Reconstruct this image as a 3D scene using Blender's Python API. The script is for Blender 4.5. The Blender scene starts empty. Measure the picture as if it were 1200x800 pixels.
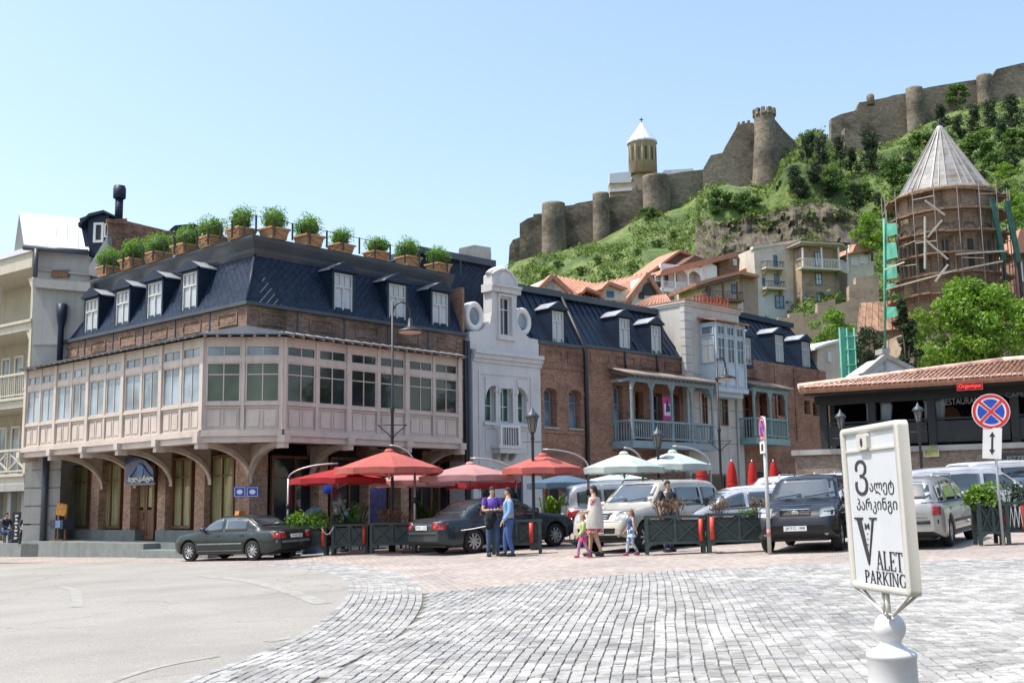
import bpy,bmesh,math,random
from math import sin,cos,pi,radians as R,sqrt,atan2,hypot
from mathutils import Vector as V,Matrix,noise
from mathutils.bvhtree import BVHTree
random.seed(7)
sc = bpy.context.scene
COL = sc.collection
# ------------------------------------------------------------------ camera
FPX = 1340.0
PITCH,ROLL = R(8.25),R(-0.78)
_f = V((0,cos(PITCH),sin(PITCH))); _u0 = V((0,-sin(PITCH),cos(PITCH))); _r0 = V((1,0,0))
C_R = cos(ROLL)*_r0 + sin(ROLL)*_u0
C_U = -sin(ROLL)*_r0 + cos(ROLL)*_u0
EYE = V((0,0,1.6))
cd = bpy.data.cameras.new('camera'); cam = bpy.data.objects.new('camera',cd); COL.objects.link(cam)
m = Matrix((C_R,C_U,-_f)).transposed().to_4x4(); m.translation = EYE
cam.matrix_world = m
cd.sensor_width = 36; cd.lens = 36*FPX/1200; cd.clip_end = 3000; cd.clip_start = .1
sc.camera = cam
# ------------------------------------------------------------------ sky, sun, exposure
SUN_EL,SUN_AZ = R(64),R(-97)
w = bpy.data.worlds.new('World'); sc.world = w; w.use_nodes = True
nt = w.node_tree; bg = nt.nodes['Background']
sky = nt.nodes.new('ShaderNodeTexSky'); sky.sky_type = 'NISHITA'; sky.sun_disc = False
sky.sun_elevation = SUN_EL; sky.sun_rotation = SUN_AZ
sky.air_density = 1.4; sky.dust_density = 3.6; sky.ozone_density = 1.3; sky.altitude = 400
nt.links.new(sky.outputs[0],bg.inputs[0]); bg.inputs[1].default_value = 0.15
sd = bpy.data.lights.new('sun','SUN'); sd.energy = 3.0; sd.angle = R(.53); sd.color = (1,.955,.88)
sun = bpy.data.objects.new('sun',sd); COL.objects.link(sun)
sdir = V((sin(SUN_AZ)*cos(SUN_EL),cos(SUN_AZ)*cos(SUN_EL),sin(SUN_EL)))
sun.rotation_euler = sdir.to_track_quat('Z','Y').to_euler(); sun.location = (-30,0,60)
sc.view_settings.view_transform = 'Standard'; sc.view_settings.look = 'None'
sc.view_settings.exposure = 0.78; sc.view_settings.gamma = 1
sc.cycles.max_bounces = 6; sc.cycles.diffuse_bounces = 3; sc.cycles.glossy_bounces = 3
sc.cycles.transmission_bounces = 4; sc.cycles.transparent_max_bounces = 12
sc.cycles.caustics_reflective = False; sc.cycles.caustics_refractive = False
sc.cycles.use_denoising = True; sc.cycles.sample_clamp_indirect = 6
# ------------------------------------------------------------------ measuring
def gz(x,y): return .012*y + .033*x
def ray(x,y):
    d = _f*FPX + C_R*(x-600) - C_U*(y-400)
    return d/d.y
def ground(x,y):
    d = ray(x,y); t = 1.6/(.012+.033*d.x-d.z)
    return EYE + d*t
def at(x,y,Y): return EYE + ray(x,y)*Y
class Fr:
    """local frame: x along a facade, y into the building, z up; az = azimuth of x"""
    def __init__(s,o,az):
        s.o = V(o); a = R(az); s.az = az
        s.x = V((sin(a),cos(a),0)); s.y = V((-cos(a),sin(a),0))
        s.M = Matrix.Translation(s.o) @ Matrix.Rotation(pi/2-a,4,'Z')
        s.I = s.M.inverted()
    def px(s,x,y,off=0):
        d = ray(x,y); t = ((s.o-EYE).dot(s.y)+off)/d.dot(s.y); p = s.I @ (EYE+d*t)
        return p.x,p.z
    def u(s,x,y=500,off=0): return s.px(x,y,off)[0]
    def z(s,x,y,off=0): return s.px(x,y,off)[1]
    def poly(s,pts,off=0): return [s.px(x,y,off) for x,y in pts]
    def w(s,x,y,z): return s.M @ V((x,y,z))
# ------------------------------------------------------------------ materials
MT = {}
def lin(c):
    return c
def newmat(name):
    m = bpy.data.materials.new(name); m.use_nodes = True; MT[name] = m
    return m,m.node_tree,m.node_tree.nodes['Principled BSDF']
def N(nt,t,**k):
    n = nt.nodes.new(t)
    for a,b in k.items():
        if a.startswith('i_'):
            n.inputs[int(a[2:])].default_value = b
        else: setattr(n,a,b)
    return n
def math_(nt,op,a,b=None,c=None):
    n = nt.nodes.new('ShaderNodeMath'); n.operation = op
    for i,x in enumerate((a,b,c)):
        if x is None: continue
        if isinstance(x,(int,float)): n.inputs[i].default_value = x
        else: nt.links.new(x,n.inputs[i])
    return n.outputs[0]
def ramp(nt,fac,stops):
    r = nt.nodes.new('ShaderNodeValToRGB'); el = r.color_ramp.elements
    while len(el) < len(stops): el.new(.5)
    for e,(p,c) in zip(el,stops): e.position = p; e.color = (*c,1) if len(c) == 3 else c
    nt.links.new(fac,r.inputs[0]); return r.outputs[0]
def mixc(nt,f,a,b,mode='MIX'):
    n = nt.nodes.new('ShaderNodeMix'); n.data_type = 'RGBA'; n.blend_type = mode
    for k,x in ((0,f),(6,a),(7,b)):
        if isinstance(x,(int,float)): n.inputs[k].default_value = x
        elif isinstance(x,tuple): n.inputs[k].default_value = (*x,1)
        else: nt.links.new(x,n.inputs[k])
    return n.outputs[2]
def coord(nt,sx=1,sy=1,sz=1,world=False):
    if world:
        g = nt.nodes.new('ShaderNodeNewGeometry'); o = g.outputs['Position']
    else:
        g = nt.nodes.new('ShaderNodeTexCoord'); o = g.outputs['Object']
    mp = nt.nodes.new('ShaderNodeMapping'); mp.inputs['Scale'].default_value = (sx,sy,sz)
    nt.links.new(o,mp.inputs[0]); return mp.outputs[0]
def bumpn(nt,bs,h,strength=.3,dist=.02):
    b = nt.nodes.new('ShaderNodeBump'); b.inputs['Strength'].default_value = strength; b.inputs['Distance'].default_value = dist
    nt.links.new(h,b.inputs['Height']); nt.links.new(b.outputs[0],bs.inputs['Normal'])
def mat(name,col,rough=.7,metal=0,var=.18,scale=3,bump=.15,fine=14,stain=0,coat=0,spec=.5,world=False,stretch=(1,1,1)):
    """painted, plastered or metal surface: base colour broken up by two noises, with fine relief"""
    if name in MT: return MT[name]
    m,nt,bs = newmat(name)
    c = coord(nt,*stretch,world=world)
    n1 = N(nt,'ShaderNodeTexNoise'); n1.inputs['Scale'].default_value = scale; n1.inputs['Detail'].default_value = 5
    n2 = N(nt,'ShaderNodeTexNoise'); n2.inputs['Scale'].default_value = scale*fine; n2.inputs['Detail'].default_value = 3
    nt.links.new(c,n1.inputs['Vector']); nt.links.new(c,n2.inputs['Vector'])
    dk = tuple(x*(1-var*1.6) for x in col); lt = tuple(min(1,x*(1+var)) for x in col)
    s = math_(nt,'ADD',math_(nt,'MULTIPLY',n1.outputs[0],.65),math_(nt,'MULTIPLY',n2.outputs[0],.35))
    o = ramp(nt,s,[(.33,dk),(.5,col),(.68,lt)])
    if stain:
        c2 = coord(nt,2.2,2.2,.35,world=world)
        n3 = N(nt,'ShaderNodeTexNoise'); n3.inputs['Scale'].default_value = 1.6; n3.inputs['Detail'].default_value = 6
        nt.links.new(c2,n3.inputs['Vector'])
        f = ramp(nt,n3.outputs[0],[(.5,(0,0,0)),(.72,(1,1,1))])
        o = mixc(nt,math_(nt,'MULTIPLY',f,stain),o,tuple(x*.55 for x in col))
    nt.links.new(o,bs.inputs['Base Color'])
    bs.inputs['Roughness'].default_value = rough; bs.inputs['Metallic'].default_value = metal
    bs.inputs['Coat Weight'].default_value = coat; bs.inputs['Coat Roughness'].default_value = .04
    bs.inputs['Specular IOR Level'].default_value = spec
    if bump: bumpn(nt,bs,n2.outputs[0],bump,.02)
    return m
def brickmat(name,c1,c2,mortar,bw=.25,bh=.075,ms=.012,rough=.9,dirt=.5,bump=.6,world=False,light=.0,ns=.55,fs=9):
    if name in MT: return MT[name]
    m,nt,bs = newmat(name)
    g = N(nt,'ShaderNodeTexCoord').outputs['Object'] if not world else N(nt,'ShaderNodeNewGeometry').outputs['Position']
    sp = N(nt,'ShaderNodeSeparateXYZ'); nt.links.new(g,sp.inputs[0])
    cb = N(nt,'ShaderNodeCombineXYZ'); nt.links.new(math_(nt,'ADD',sp.outputs[0],sp.outputs[1]),cb.inputs[0]); nt.links.new(sp.outputs[2],cb.inputs[1])
    nz = N(nt,'ShaderNodeTexNoise'); nz.inputs['Scale'].default_value = 1.3; nz.inputs['Detail'].default_value = 3; nt.links.new(g,nz.inputs['Vector'])
    wv = N(nt,'ShaderNodeVectorMath',operation='MULTIPLY_ADD'); nt.links.new(nz.outputs['Color'],wv.inputs[0]); wv.inputs[1].default_value = (.03,.03,0); nt.links.new(cb.outputs[0],wv.inputs[2])
    b = N(nt,'ShaderNodeTexBrick'); nt.links.new(wv.outputs[0],b.inputs['Vector'])
    b.inputs['Scale'].default_value = 1; b.inputs['Brick Width'].default_value = bw; b.inputs['Row Height'].default_value = bh
    b.inputs['Mortar Size'].default_value = ms; b.inputs['Mortar Smooth'].default_value = .3; b.inputs['Bias'].default_value = -.1
    b.inputs['Color1'].default_value = (*c1,1); b.inputs['Color2'].default_value = (*c2,1); b.inputs['Mortar'].default_value = (*mortar,1)
    n2 = N(nt,'ShaderNodeTexNoise'); n2.inputs['Scale'].default_value = ns; n2.inputs['Detail'].default_value = 7; n2.inputs['Roughness'].default_value = .65; nt.links.new(g,n2.inputs['Vector'])
    f = ramp(nt,n2.outputs[0],[(.36,(1-dirt,)*3),(.52,(1,1,1)),(.7,(1+light,)*3)])
    o = mixc(nt,1.0,b.outputs[0],f,'MULTIPLY')
    n3 = N(nt,'ShaderNodeTexNoise'); n3.inputs['Scale'].default_value = fs; n3.inputs['Detail'].default_value = 4; nt.links.new(g,n3.inputs['Vector'])
    o = mixc(nt,.8,o,ramp(nt,n3.outputs[0],[(.3,(.62,.62,.62)),(.7,(1.3,1.25,1.2))]),'MULTIPLY')
    nt.links.new(o,bs.inputs['Base Color']); bs.inputs['Roughness'].default_value = rough
    h = math_(nt,'ADD',math_(nt,'SUBTRACT',1,b.outputs['Fac']),math_(nt,'MULTIPLY',n3.outputs[0],.5))
    bumpn(nt,bs,h,bump,.02)
    return m
def glassmat(name,tint=(.02,.025,.03),rough=.04,alpha=None):
    if name in MT: return MT[name]
    m,nt,bs = newmat(name)
    c = coord(nt)
    n = N(nt,'ShaderNodeTexNoise'); n.inputs['Scale'].default_value = .7; nt.links.new(c,n.inputs['Vector'])
    nt.links.new(ramp(nt,n.outputs[0],[(.35,tuple(x*.5 for x in tint)),(.65,tuple(min(1,x*1.6) for x in tint))]),bs.inputs['Base Color'])
    bs.inputs['Roughness'].default_value = rough; bs.inputs['Specular IOR Level'].default_value = .6
    bs.inputs['Coat Weight'].default_value = .2; bs.inputs['Coat Roughness'].default_value = .02
    n2 = N(nt,'ShaderNodeTexNoise'); n2.inputs['Scale'].default_value = 1.1; nt.links.new(c,n2.inputs['Vector'])
    bumpn(nt,bs,n2.outputs[0],.06,.05)
    return m
# ------------------------------------------------------------------ mesh building
class MB:
    def __init__(s): s.v = []; s.f = []; s.mi = []; s.m = 0; s.sm = []; s.smooth = False
    def _f(s,f): s.f.append(f); s.mi.append(s.m); s.sm.append(s.smooth)
    def add(s,vs,fs):
        b = len(s.v); s.v += [tuple(p) for p in vs]
        for f in fs: s._f([b+i for i in f])
        return s
    def box(s,x0,x1,y0,y1,z0,z1):
        if x0 > x1: x0,x1 = x1,x0
        if y0 > y1: y0,y1 = y1,y0
        if z0 > z1: z0,z1 = z1,z0
        return s.add([(x0,y0,z0),(x1,y0,z0),(x1,y1,z0),(x0,y1,z0),(x0,y0,z1),(x1,y0,z1),(x1,y1,z1),(x0,y1,z1)],
            [(0,3,2,1),(4,5,6,7),(0,1,5,4),(1,2,6,5),(2,3,7,6),(3,0,4,7)])
    def prism(s,pts,a,b,ax='y',close=True):
        """polygon pts in the plane across axis ax, extruded from a to b"""
        n = len(pts)
        if ax == 'y': g = lambda p,t: (p[0],t,p[1])
        elif ax == 'z': g = lambda p,t: (p[0],p[1],t)
        else: g = lambda p,t: (t,p[0],p[1])
        ar = sum(pts[i][0]*pts[(i+1) % n][1]-pts[(i+1) % n][0]*pts[i][1] for i in range(n))
        if (ar < 0) ^ (ax == 'y'): pts = pts[::-1]
        if a > b: a,b = b,a
        vs = [g(p,a) for p in pts]+[g(p,b) for p in pts]
        fs = [tuple(range(n-1,-1,-1)),tuple(range(n,2*n))]+[(i,(i+1) % n,n+(i+1) % n,n+i) for i in range(n)]
        return s.add(vs,fs)
    def frame(s,x0,x1,z0,z1,y0,y1,t):
        s.box(x0,x0+t,y0,y1,z0,z1); s.box(x1-t,x1,y0,y1,z0,z1)
        s.box(x0+t,x1-t,y0,y1,z0,z0+t); s.box(x0+t,x1-t,y0,y1,z1-t,z1); return s
    def bar(s,p,q,w,h=None):
        p = V(p); q = V(q); d = (q-p); L = d.length
        if L < 1e-6: return s
        d /= L; h = h or w
        a = d.cross(V((0,0,1)));
        if a.length < 1e-3: a = V((1,0,0))
        a.normalize(); b = a.cross(d).normalized(); a *= w/2; b *= h/2
        vs = [p-a-b,p+a-b,p+a+b,p-a+b,q-a-b,q+a-b,q+a+b,q-a+b]
        return s.add(vs,[(0,3,2,1),(4,5,6,7),(0,1,5,4),(1,2,6,5),(2,3,7,6),(3,0,4,7)][::1])
    def tube(s,pts,r,n=8,cap=True):
        pts = [V(p) for p in pts]; k = len(pts); rs = r if isinstance(r,(list,tuple)) else [r]*k
        b = len(s.v); prev = None
        for i,p in enumerate(pts):
            d = (pts[min(i+1,k-1)]-pts[max(i-1,0)]).normalized()
            a = (prev - d*prev.dot(d)) if prev is not None else d.cross(V((0,0,1)))
            if a.length < 1e-3: a = d.cross(V((0,1,0)))
            a.normalize(); prev = a; c = d.cross(a)
            for j in range(n):
                t = 2*pi*j/n; s.v.append(tuple(p+(a*cos(t)+c*sin(t))*rs[i]))
        o = s.smooth; s.smooth = True
        for i in range(k-1):
            for j in range(n): s._f([b+i*n+j,b+i*n+(j+1) % n,b+(i+1)*n+(j+1) % n,b+(i+1)*n+j])
        s.smooth = o
        if cap: s._f([b+j for j in range(n-1,-1,-1)]); s._f([b+(k-1)*n+j for j in range(n)])
        return s
    def lathe(s,prof,c=(0,0,0),n=16,sx=1,sy=1,a0=0,a1=2*pi,smooth=True,rot=0,cap=True):
        full = abs(a1-a0-2*pi) < 1e-6; m = n if full else n+1; b = len(s.v)
        for r,z in prof:
            for j in range(m):
                t = rot+a0+(a1-a0)*j/n; s.v.append((c[0]+r*cos(t)*sx,c[1]+r*sin(t)*sy,c[2]+z))
        o = s.smooth; s.smooth = smooth
        for i in range(len(prof)-1):
            for j in range(n if full else n):
                k = (j+1) % m if full else j+1
                s._f([b+i*m+j,b+i*m+k,b+(i+1)*m+k,b+(i+1)*m+j])
        s.smooth = False
        if full and cap:
            if prof[0][0] > 1e-4: s._f([b+j for j in range(n-1,-1,-1)])
            if prof[-1][0] > 1e-4: s._f([b+(len(prof)-1)*m+j for j in range(n)])
        s.smooth = o
        return s
    def ball(s,c,r,n=10,m=7,nz=0,seed=0):
        rx,ry,rz = r if isinstance(r,(tuple,list)) else (r,r,r); b = len(s.v)
        c = V(c); o = s.smooth; s.smooth = True
        for i in range(m+1):
            a = pi*i/m
            for j in range(n):
                t = 2*pi*j/n; d = V((sin(a)*cos(t),sin(a)*sin(t),cos(a)))
                k = 1+nz*noise.noise(d*2.2+V((seed,seed*.7,0))) if nz else 1
                s.v.append((c.x+d.x*rx*k,c.y+d.y*ry*k,c.z+d.z*rz*k))
        for i in range(m):
            for j in range(n): s._f([b+(i+1)*n+j,b+(i+1)*n+(j+1) % n,b+i*n+(j+1) % n,b+i*n+j])
        s.smooth = o
        return s
    def xf(s,M,start=0):
        s.v[start:] = [tuple(M @ V(p)) for p in s.v[start:]]; return s
    def mesh(s,name,mats,bev=0):
        me = bpy.data.meshes.new(name); me.from_pydata(s.v,[],s.f)
        if not isinstance(mats,(list,tuple)): mats = [mats]
        for m in mats: me.materials.append(m)
        if len(s.f):
            me.polygons.foreach_set('material_index',s.mi); me.polygons.foreach_set('use_smooth',s.sm)
        me.update()
        return me
WM = {}
def link(o,parent,M):
    COL.objects.link(o)
    if parent is not None:
        o.parent = parent; o.matrix_local = WM[parent.name].inverted() @ M
    else: o.matrix_local = M
    WM[o.name] = M.copy()
def part(name,mb,mats,parent=None,fr=None,label=None,kind=None):
    """one mesh object; fr = Fr, Matrix or None (None: the parent's own frame)"""
    me = mb if isinstance(mb,bpy.types.Mesh) else mb.mesh(name,mats)
    o = bpy.data.objects.new(name,me)
    M = fr.M if isinstance(fr,Fr) else fr if fr is not None else (WM[parent.name] if parent is not None else Matrix.Identity(4))
    link(o,parent,M)
    if label: o['label'] = label
    if kind: o['kind'] = kind
    return o
def thing(name,label,cat,fr=None,group=None):
    o = bpy.data.objects.new(name,None); o.empty_display_size = .2
    M = fr.M if isinstance(fr,Fr) else Matrix.Translation(fr) if isinstance(fr,(V,tuple)) else fr if fr is not None else Matrix.Identity(4)
    link(o,None,M); o['label'] = label; o['category'] = cat
    if group: o['group'] = group
    return o
def solo(name,mb,mats,label,cat,fr=None,group=None):
    o = part(name,mb,mats,None,fr if not isinstance(fr,(tuple,V)) else Matrix.Translation(fr)); o['label'] = label; o['category'] = cat
    if group: o['group'] = group
    return o
def struct(name,mb,mats,fr=None):
    o = part(name,mb,mats,None,fr); o['kind'] = 'structure'; return o
def kids(o): return [c for c in bpy.data.objects if c.parent == o]
KID = {}
def dup(root,M,label=None,parent=None,cache={}):
    """copy a thing with its parts and sub-parts"""
    c = root.copy(); COL.objects.link(c)
    if parent is None:
        c.matrix_local = M; WM[c.name] = M.copy()
        if label: c['label'] = label
    else:
        c.parent = parent; c.matrix_local = root.matrix_local.copy(); WM[c.name] = WM[parent.name] @ root.matrix_local
    for ch in root.children: dup(ch,None,None,c)
    return c
def TR(x,y,z=None,rz=0,s=1):
    return Matrix.Translation((x,y,gz(x,y) if z is None else z)) @ Matrix.Rotation(rz,4,'Z') @ Matrix.Scale(s,4)
def asphalt():
    m,nt,bs = newmat('asphalt'); g = N(nt,'ShaderNodeNewGeometry').outputs['Position']
    def nz(sc,d,st=(1,1,1),rot=0):
        mp = N(nt,'ShaderNodeMapping'); mp.inputs['Scale'].default_value = st; mp.inputs['Rotation'].default_value = (0,0,rot); nt.links.new(g,mp.inputs[0]); n = N(nt,'ShaderNodeTexNoise'); n.inputs['Scale'].default_value = sc; n.inputs['Detail'].default_value = d; n.inputs['Roughness'].default_value = .6; nt.links.new(mp.outputs[0],n.inputs['Vector']); return n.outputs[0]
    o = ramp(nt,nz(.35,6),[(.35,(.275,.265,.242)),(.55,(.322,.31,.284)),(.7,(.345,.332,.304))])
    o = mixc(nt,1,o,ramp(nt,nz(45,4),[(.3,(.68,.67,.66)),(.7,(1.22,1.2,1.18))]),'MULTIPLY')
    vr = N(nt,'ShaderNodeTexVoronoi',feature='DISTANCE_TO_EDGE'); vr.inputs['Scale'].default_value = .22
    wv = N(nt,'ShaderNodeVectorMath',operation='ADD'); nn = N(nt,'ShaderNodeTexNoise'); nn.inputs['Scale'].default_value = 1.2; nn.inputs['Detail'].default_value = 6; nt.links.new(g,nn.inputs['Vector']); nt.links.new(g,wv.inputs[0]); nt.links.new(nn.outputs['Color'],wv.inputs[1]); nt.links.new(wv.outputs[0],vr.inputs['Vector'])
    o = mixc(nt,ramp(nt,vr.outputs['Distance'],[(.0,(.5,.5,.5)),(.006,(0,0,0))]),o,(.13,.12,.105))
    o = mixc(nt,ramp(nt,nz(.9,7),[(.66,(0,0,0)),(.8,(.5,.5,.5))]),o,(.2,.19,.17))
    nt.links.new(o,bs.inputs['Base Color']); bs.inputs['Roughness'].default_value = .92; bs.inputs['Specular IOR Level'].default_value = .2; bumpn(nt,bs,nz(45,4),.5,.012); return m
# ------------------------------------------------------------------ shared materials
M_asphalt = asphalt()
M_stonepale = mat('pale_stone',(.36,.35,.32),.85,var=.16,scale=2,stain=.4)
M_brick = brickmat('dark_old_brick',(.20,.11,.075),(.34,.20,.14),(.27,.22,.175),dirt=.55)
M_brickred = brickmat('weathered_red_brick',(.26,.118,.077),(.38,.19,.128),(.32,.235,.18),dirt=.5,light=.25)
M_pink = mat('bay_paint',(.56,.475,.41),.6,var=.1,scale=1.5,fine=20,bump=.05,stain=.35)
M_navy = mat('navy_metal',(.009,.019,.040),.5,var=.3,scale=1.2,bump=.05,spec=.35)
M_slate = mat('slate_metal',(.05,.062,.078),.45,var=.2,scale=1.2,bump=.05)
M_dark = mat('black_iron',(.02,.021,.023),.45,var=.3)
M_white = mat('white_paint',(.74,.73,.70),.5,var=.06,stain=.15)
M_wood = mat('brown_wood',(.17,.075,.035),.5,var=.4,stretch=(8,8,.8))
M_grey = mat('grey_plaster',(.60,.59,.58),.9,var=.07,scale=1,stain=.25)
M_brickp = brickmat('lit_pier_brick',(.34,.17,.115),(.50,.30,.21),(.40,.33,.26),dirt=.3,light=.2)  # bounced light under the gallery put into a lighter brick colour
M_glass = glassmat('window_glass')
M_glassb = glassmat('window_glass_sky_tint',(.20,.25,.30),.12)  # pale tint: sky reflection and curtains put into the glass colour
M_curtain = mat('curtain_cloth',(.62,.62,.56),.9,var=.15,stretch=(9,9,.6))
M_green = mat('planter_green',(.035,.055,.052),.55,var=.25,stretch=(1,1,6))
M_plinth = mat('plinth_concrete',(.19,.21,.2),.9,var=.15,stain=.4)
# ================================================================== ground
def gsheet(pts,dz):
    mb = MB(); mb.add([(x,y,gz(x,y)+dz) for x,y in pts],[tuple(range(len(pts)))]); return mb
m,nt,bs = newmat('pink_cobbles')
g = N(nt,'ShaderNodeNewGeometry').outputs['Position']
mp = N(nt,'ShaderNodeMapping'); mp.inputs['Rotation'].default_value = (0,0,R(33)); nt.links.new(g,mp.inputs[0])
b = N(nt,'ShaderNodeTexBrick'); nt.links.new(mp.outputs[0],b.inputs['Vector'])
b.inputs['Scale'].default_value = 1; b.inputs['Brick Width'].default_value = .19; b.inputs['Row Height'].default_value = .1; b.inputs['Mortar Size'].default_value = .011
b.inputs['Color1'].default_value = (.36,.30,.265,1); b.inputs['Color2'].default_value = (.43,.39,.355,1); b.inputs['Mortar'].default_value = (.25,.22,.195,1)
n1 = N(nt,'ShaderNodeTexNoise'); n1.inputs['Scale'].default_value = .5; n1.inputs['Detail'].default_value = 6; nt.links.new(g,n1.inputs['Vector'])
n2 = N(nt,'ShaderNodeTexNoise'); n2.inputs['Scale'].default_value = 7; n2.inputs['Detail'].default_value = 4; nt.links.new(g,n2.inputs['Vector'])
o = mixc(nt,1.0,b.outputs[0],ramp(nt,n1.outputs[0],[(.35,(.85,.86,.88)),(.65,(1.12,1.1,1.08))]),'MULTIPLY')
o = mixc(nt,1.0,o,ramp(nt,n2.outputs[0],[(.3,(.72,.70,.68)),(.7,(1.25,1.24,1.22))]),'MULTIPLY')
nt.links.new(o,bs.inputs['Base Color']); bs.inputs['Roughness'].default_value = .9
bumpn(nt,bs,math_(nt,'ADD',math_(nt,'SUBTRACT',1,b.outputs['Fac']),math_(nt,'MULTIPLY',n2.outputs[0],.8)),.7,.025)
M_pinkcob = m
M_dirt = mat('joint_sand',(.15,.135,.11),1,var=.25,scale=1.5,bump=.6,world=True)
# joint sand bed under the setts (one sheet to beyond the buildings; the hillside rises behind it)
mb = MB()
xs = [-400,-160,-70,-30,0,30,60,160,500]; ys = [-60,0,40,80,110,140]
vs = [(x,y,gz(max(-70,min(60,x)),y)) for y in ys for x in xs]
mb.add(vs,[(j*9+i,j*9+i+1,(j+1)*9+i+1,(j+1)*9+i) for j in range(5) for i in range(8)])
struct('ground',mb,M_dirt)
EDGE = [(-3.6,2),(-3.35,6),(-3.15,9),(-3.09,10.95),(-2.8,12.65),(-2.65,14.3),(-2.66,16.8),(-2.85,19.6),(-3.19,22.3),(-3.85,25.2),(-4.85,27.9),(-6.2,30.4),(-8.5,33.4),(-11.5,36.0)]
def smooth(pts,n=6):
    out = []
    for i in range(len(pts)-1):
        p0 = V(pts[max(i-1,0)]); p1 = V(pts[i]); p2 = V(pts[i+1]); p3 = V(pts[min(i+2,len(pts)-1)])
        for k in range(n):
            t = k/n; out.append(.5*((2*p1)+(p2-p0)*t+(2*p0-5*p1+4*p2-p3)*t*t+(3*p1-p0-3*p2+p3)*t**3))
    out.append(V(pts[-1])); return out
ED = smooth(EDGE)
struct('asphalt_road',gsheet([(p.x,p.y) for p in ED]+[(-16,39.6),(-40,48),(-90,60),(-90,-10),(-3.6,-10)],.012),M_asphalt)
# pink sett paving: from behind the grey setts to the buildings
PB = [(-40,45),(-2.9,19.4),(-1.77,19.4),(.5,21.0),(2.9,22.1),(6,21.9),(9.2,21.2),(14,20.5),(26,19)]
struct('pink_paving',gsheet([(-16,39.7)]+[(p.x+.02,p.y+.04) for p in ED[::-1] if p.y > 19.5]+PB[2:]+[(40,19),(46,75),(-20,75),(-30,50)],.008),M_pinkcob)
# grey setts as single stones: courses follow the asphalt edge as a ring, then run away from the camera
m,nt,bs = newmat('grey_sett')
g = N(nt,'ShaderNodeNewGeometry').outputs['Position']
vr = N(nt,'ShaderNodeTexVoronoi'); vr.inputs['Scale'].default_value = 4.3; nt.links.new(g,vr.inputs['Vector'])
n1 = N(nt,'ShaderNodeTexNoise'); n1.inputs['Scale'].default_value = 30; n1.inputs['Detail'].default_value = 5; nt.links.new(g,n1.inputs['Vector'])
n2 = N(nt,'ShaderNodeTexNoise'); n2.inputs['Scale'].default_value = .45; n2.inputs['Detail'].default_value = 4; nt.links.new(g,n2.inputs['Vector'])
vb = N(nt,'ShaderNodeRGBToBW'); nt.links.new(vr.outputs['Color'],vb.inputs[0])
o = mixc(nt,.5,ramp(nt,n1.outputs[0],[(.3,(.29,.281,.248)),(.7,(.392,.382,.343))]),vb.outputs[0],'SOFT_LIGHT')
hs = N(nt,'ShaderNodeHueSaturation'); hs.inputs['Saturation'].default_value = .3; hs.inputs['Value'].default_value = 1.0; nt.links.new(o,hs.inputs['Color'])
o = mixc(nt,1.0,hs.outputs[0],ramp(nt,n2.outputs[0],[(.35,(.86,.86,.87)),(.65,(1.1,1.09,1.07))]),'MULTIPLY')
wr_ = N(nt,'ShaderNodeTexWhiteNoise',noise_dimensions='1D'); nt.links.new(math_(nt,'ADD',N(nt,'ShaderNodeNewGeometry').outputs['Random Per Island'],N(nt,'ShaderNodeObjectInfo').outputs['Random']),wr_.inputs['W'])
o = mixc(nt,1.0,o,ramp(nt,wr_.outputs['Value'],[(0,(.82,.81,.80)),(.5,(1,1,1)),(1,(1.1,1.09,1.06))]),'MULTIPLY')
nt.links.new(o,bs.inputs['Base Color']); bs.inputs['Roughness'].default_value = .85; bs.inputs['Specular IOR Level'].default_value = .2
bumpn(nt,bs,n1.outputs[0],.7,.015)
M_sett = m
rs = random.Random(3)
stones = []
def inpink(x,y):
    for (a,b),(c,d) in zip(PB[1:],PB[2:]):
        if a <= x < c: return y > b+(d-b)*(x-a)/(c-a)
    return y > 21 if x > 9 else False
def edge_x(y):
    for p,q in zip(ED,ED[1:]):
        if p.y <= y < q.y: return p.x+(q.x-p.x)*(y-p.y)/(q.y-p.y)
    return -3
CW = .118
def sett(p,d,w,L):
    """p = near left corner, d = course direction, w width, L length"""
    n = V((d.y,-d.x)); gap = .004+rs.random()*.005
    a = p+n*gap+d*gap; b = p+n*(w-gap*.5)+d*gap; c = p+n*(w-gap*.5)+d*(L-gap); e = p+n*gap+d*(L-gap)
    q = [k+V((rs.uniform(-.006,.006),rs.uniform(-.006,.006))) for k in (a,b,c,e)]
    cen = (a+c)/2; stones.append((cen.length,q,rs.uniform(-.007,.005)))
ln = [0]
for p,q in zip(ED,ED[1:]): ln.append(ln[-1]+(q-p).length)
def onedge(s):
    for i in range(len(ED)-1):
        if ln[i] <= s <= ln[i+1]:
            t = (s-ln[i])/(ln[i+1]-ln[i]); return ED[i].lerp(ED[i+1],t),(ED[i+1]-ED[i]).normalized()
    return None
NR = 11
for k in range(NR):
    s = 5+rs.random()*.2
    while s < 30:
        L = rs.uniform(.13,.27)
        r = onedge(s)
        if r and r[0].y < 33:
            p,d = r; n = V((d.y,-d.x)); sett(p+n*(-.012+k*CW),d,CW,L)
        s += L
AZ = R(7)
d0 = V((sin(AZ),cos(AZ))); n0 = V((d0.y,-d0.x)); RW = NR*CW+.03
wid = 0
k = -10
x = -6.0
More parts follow.
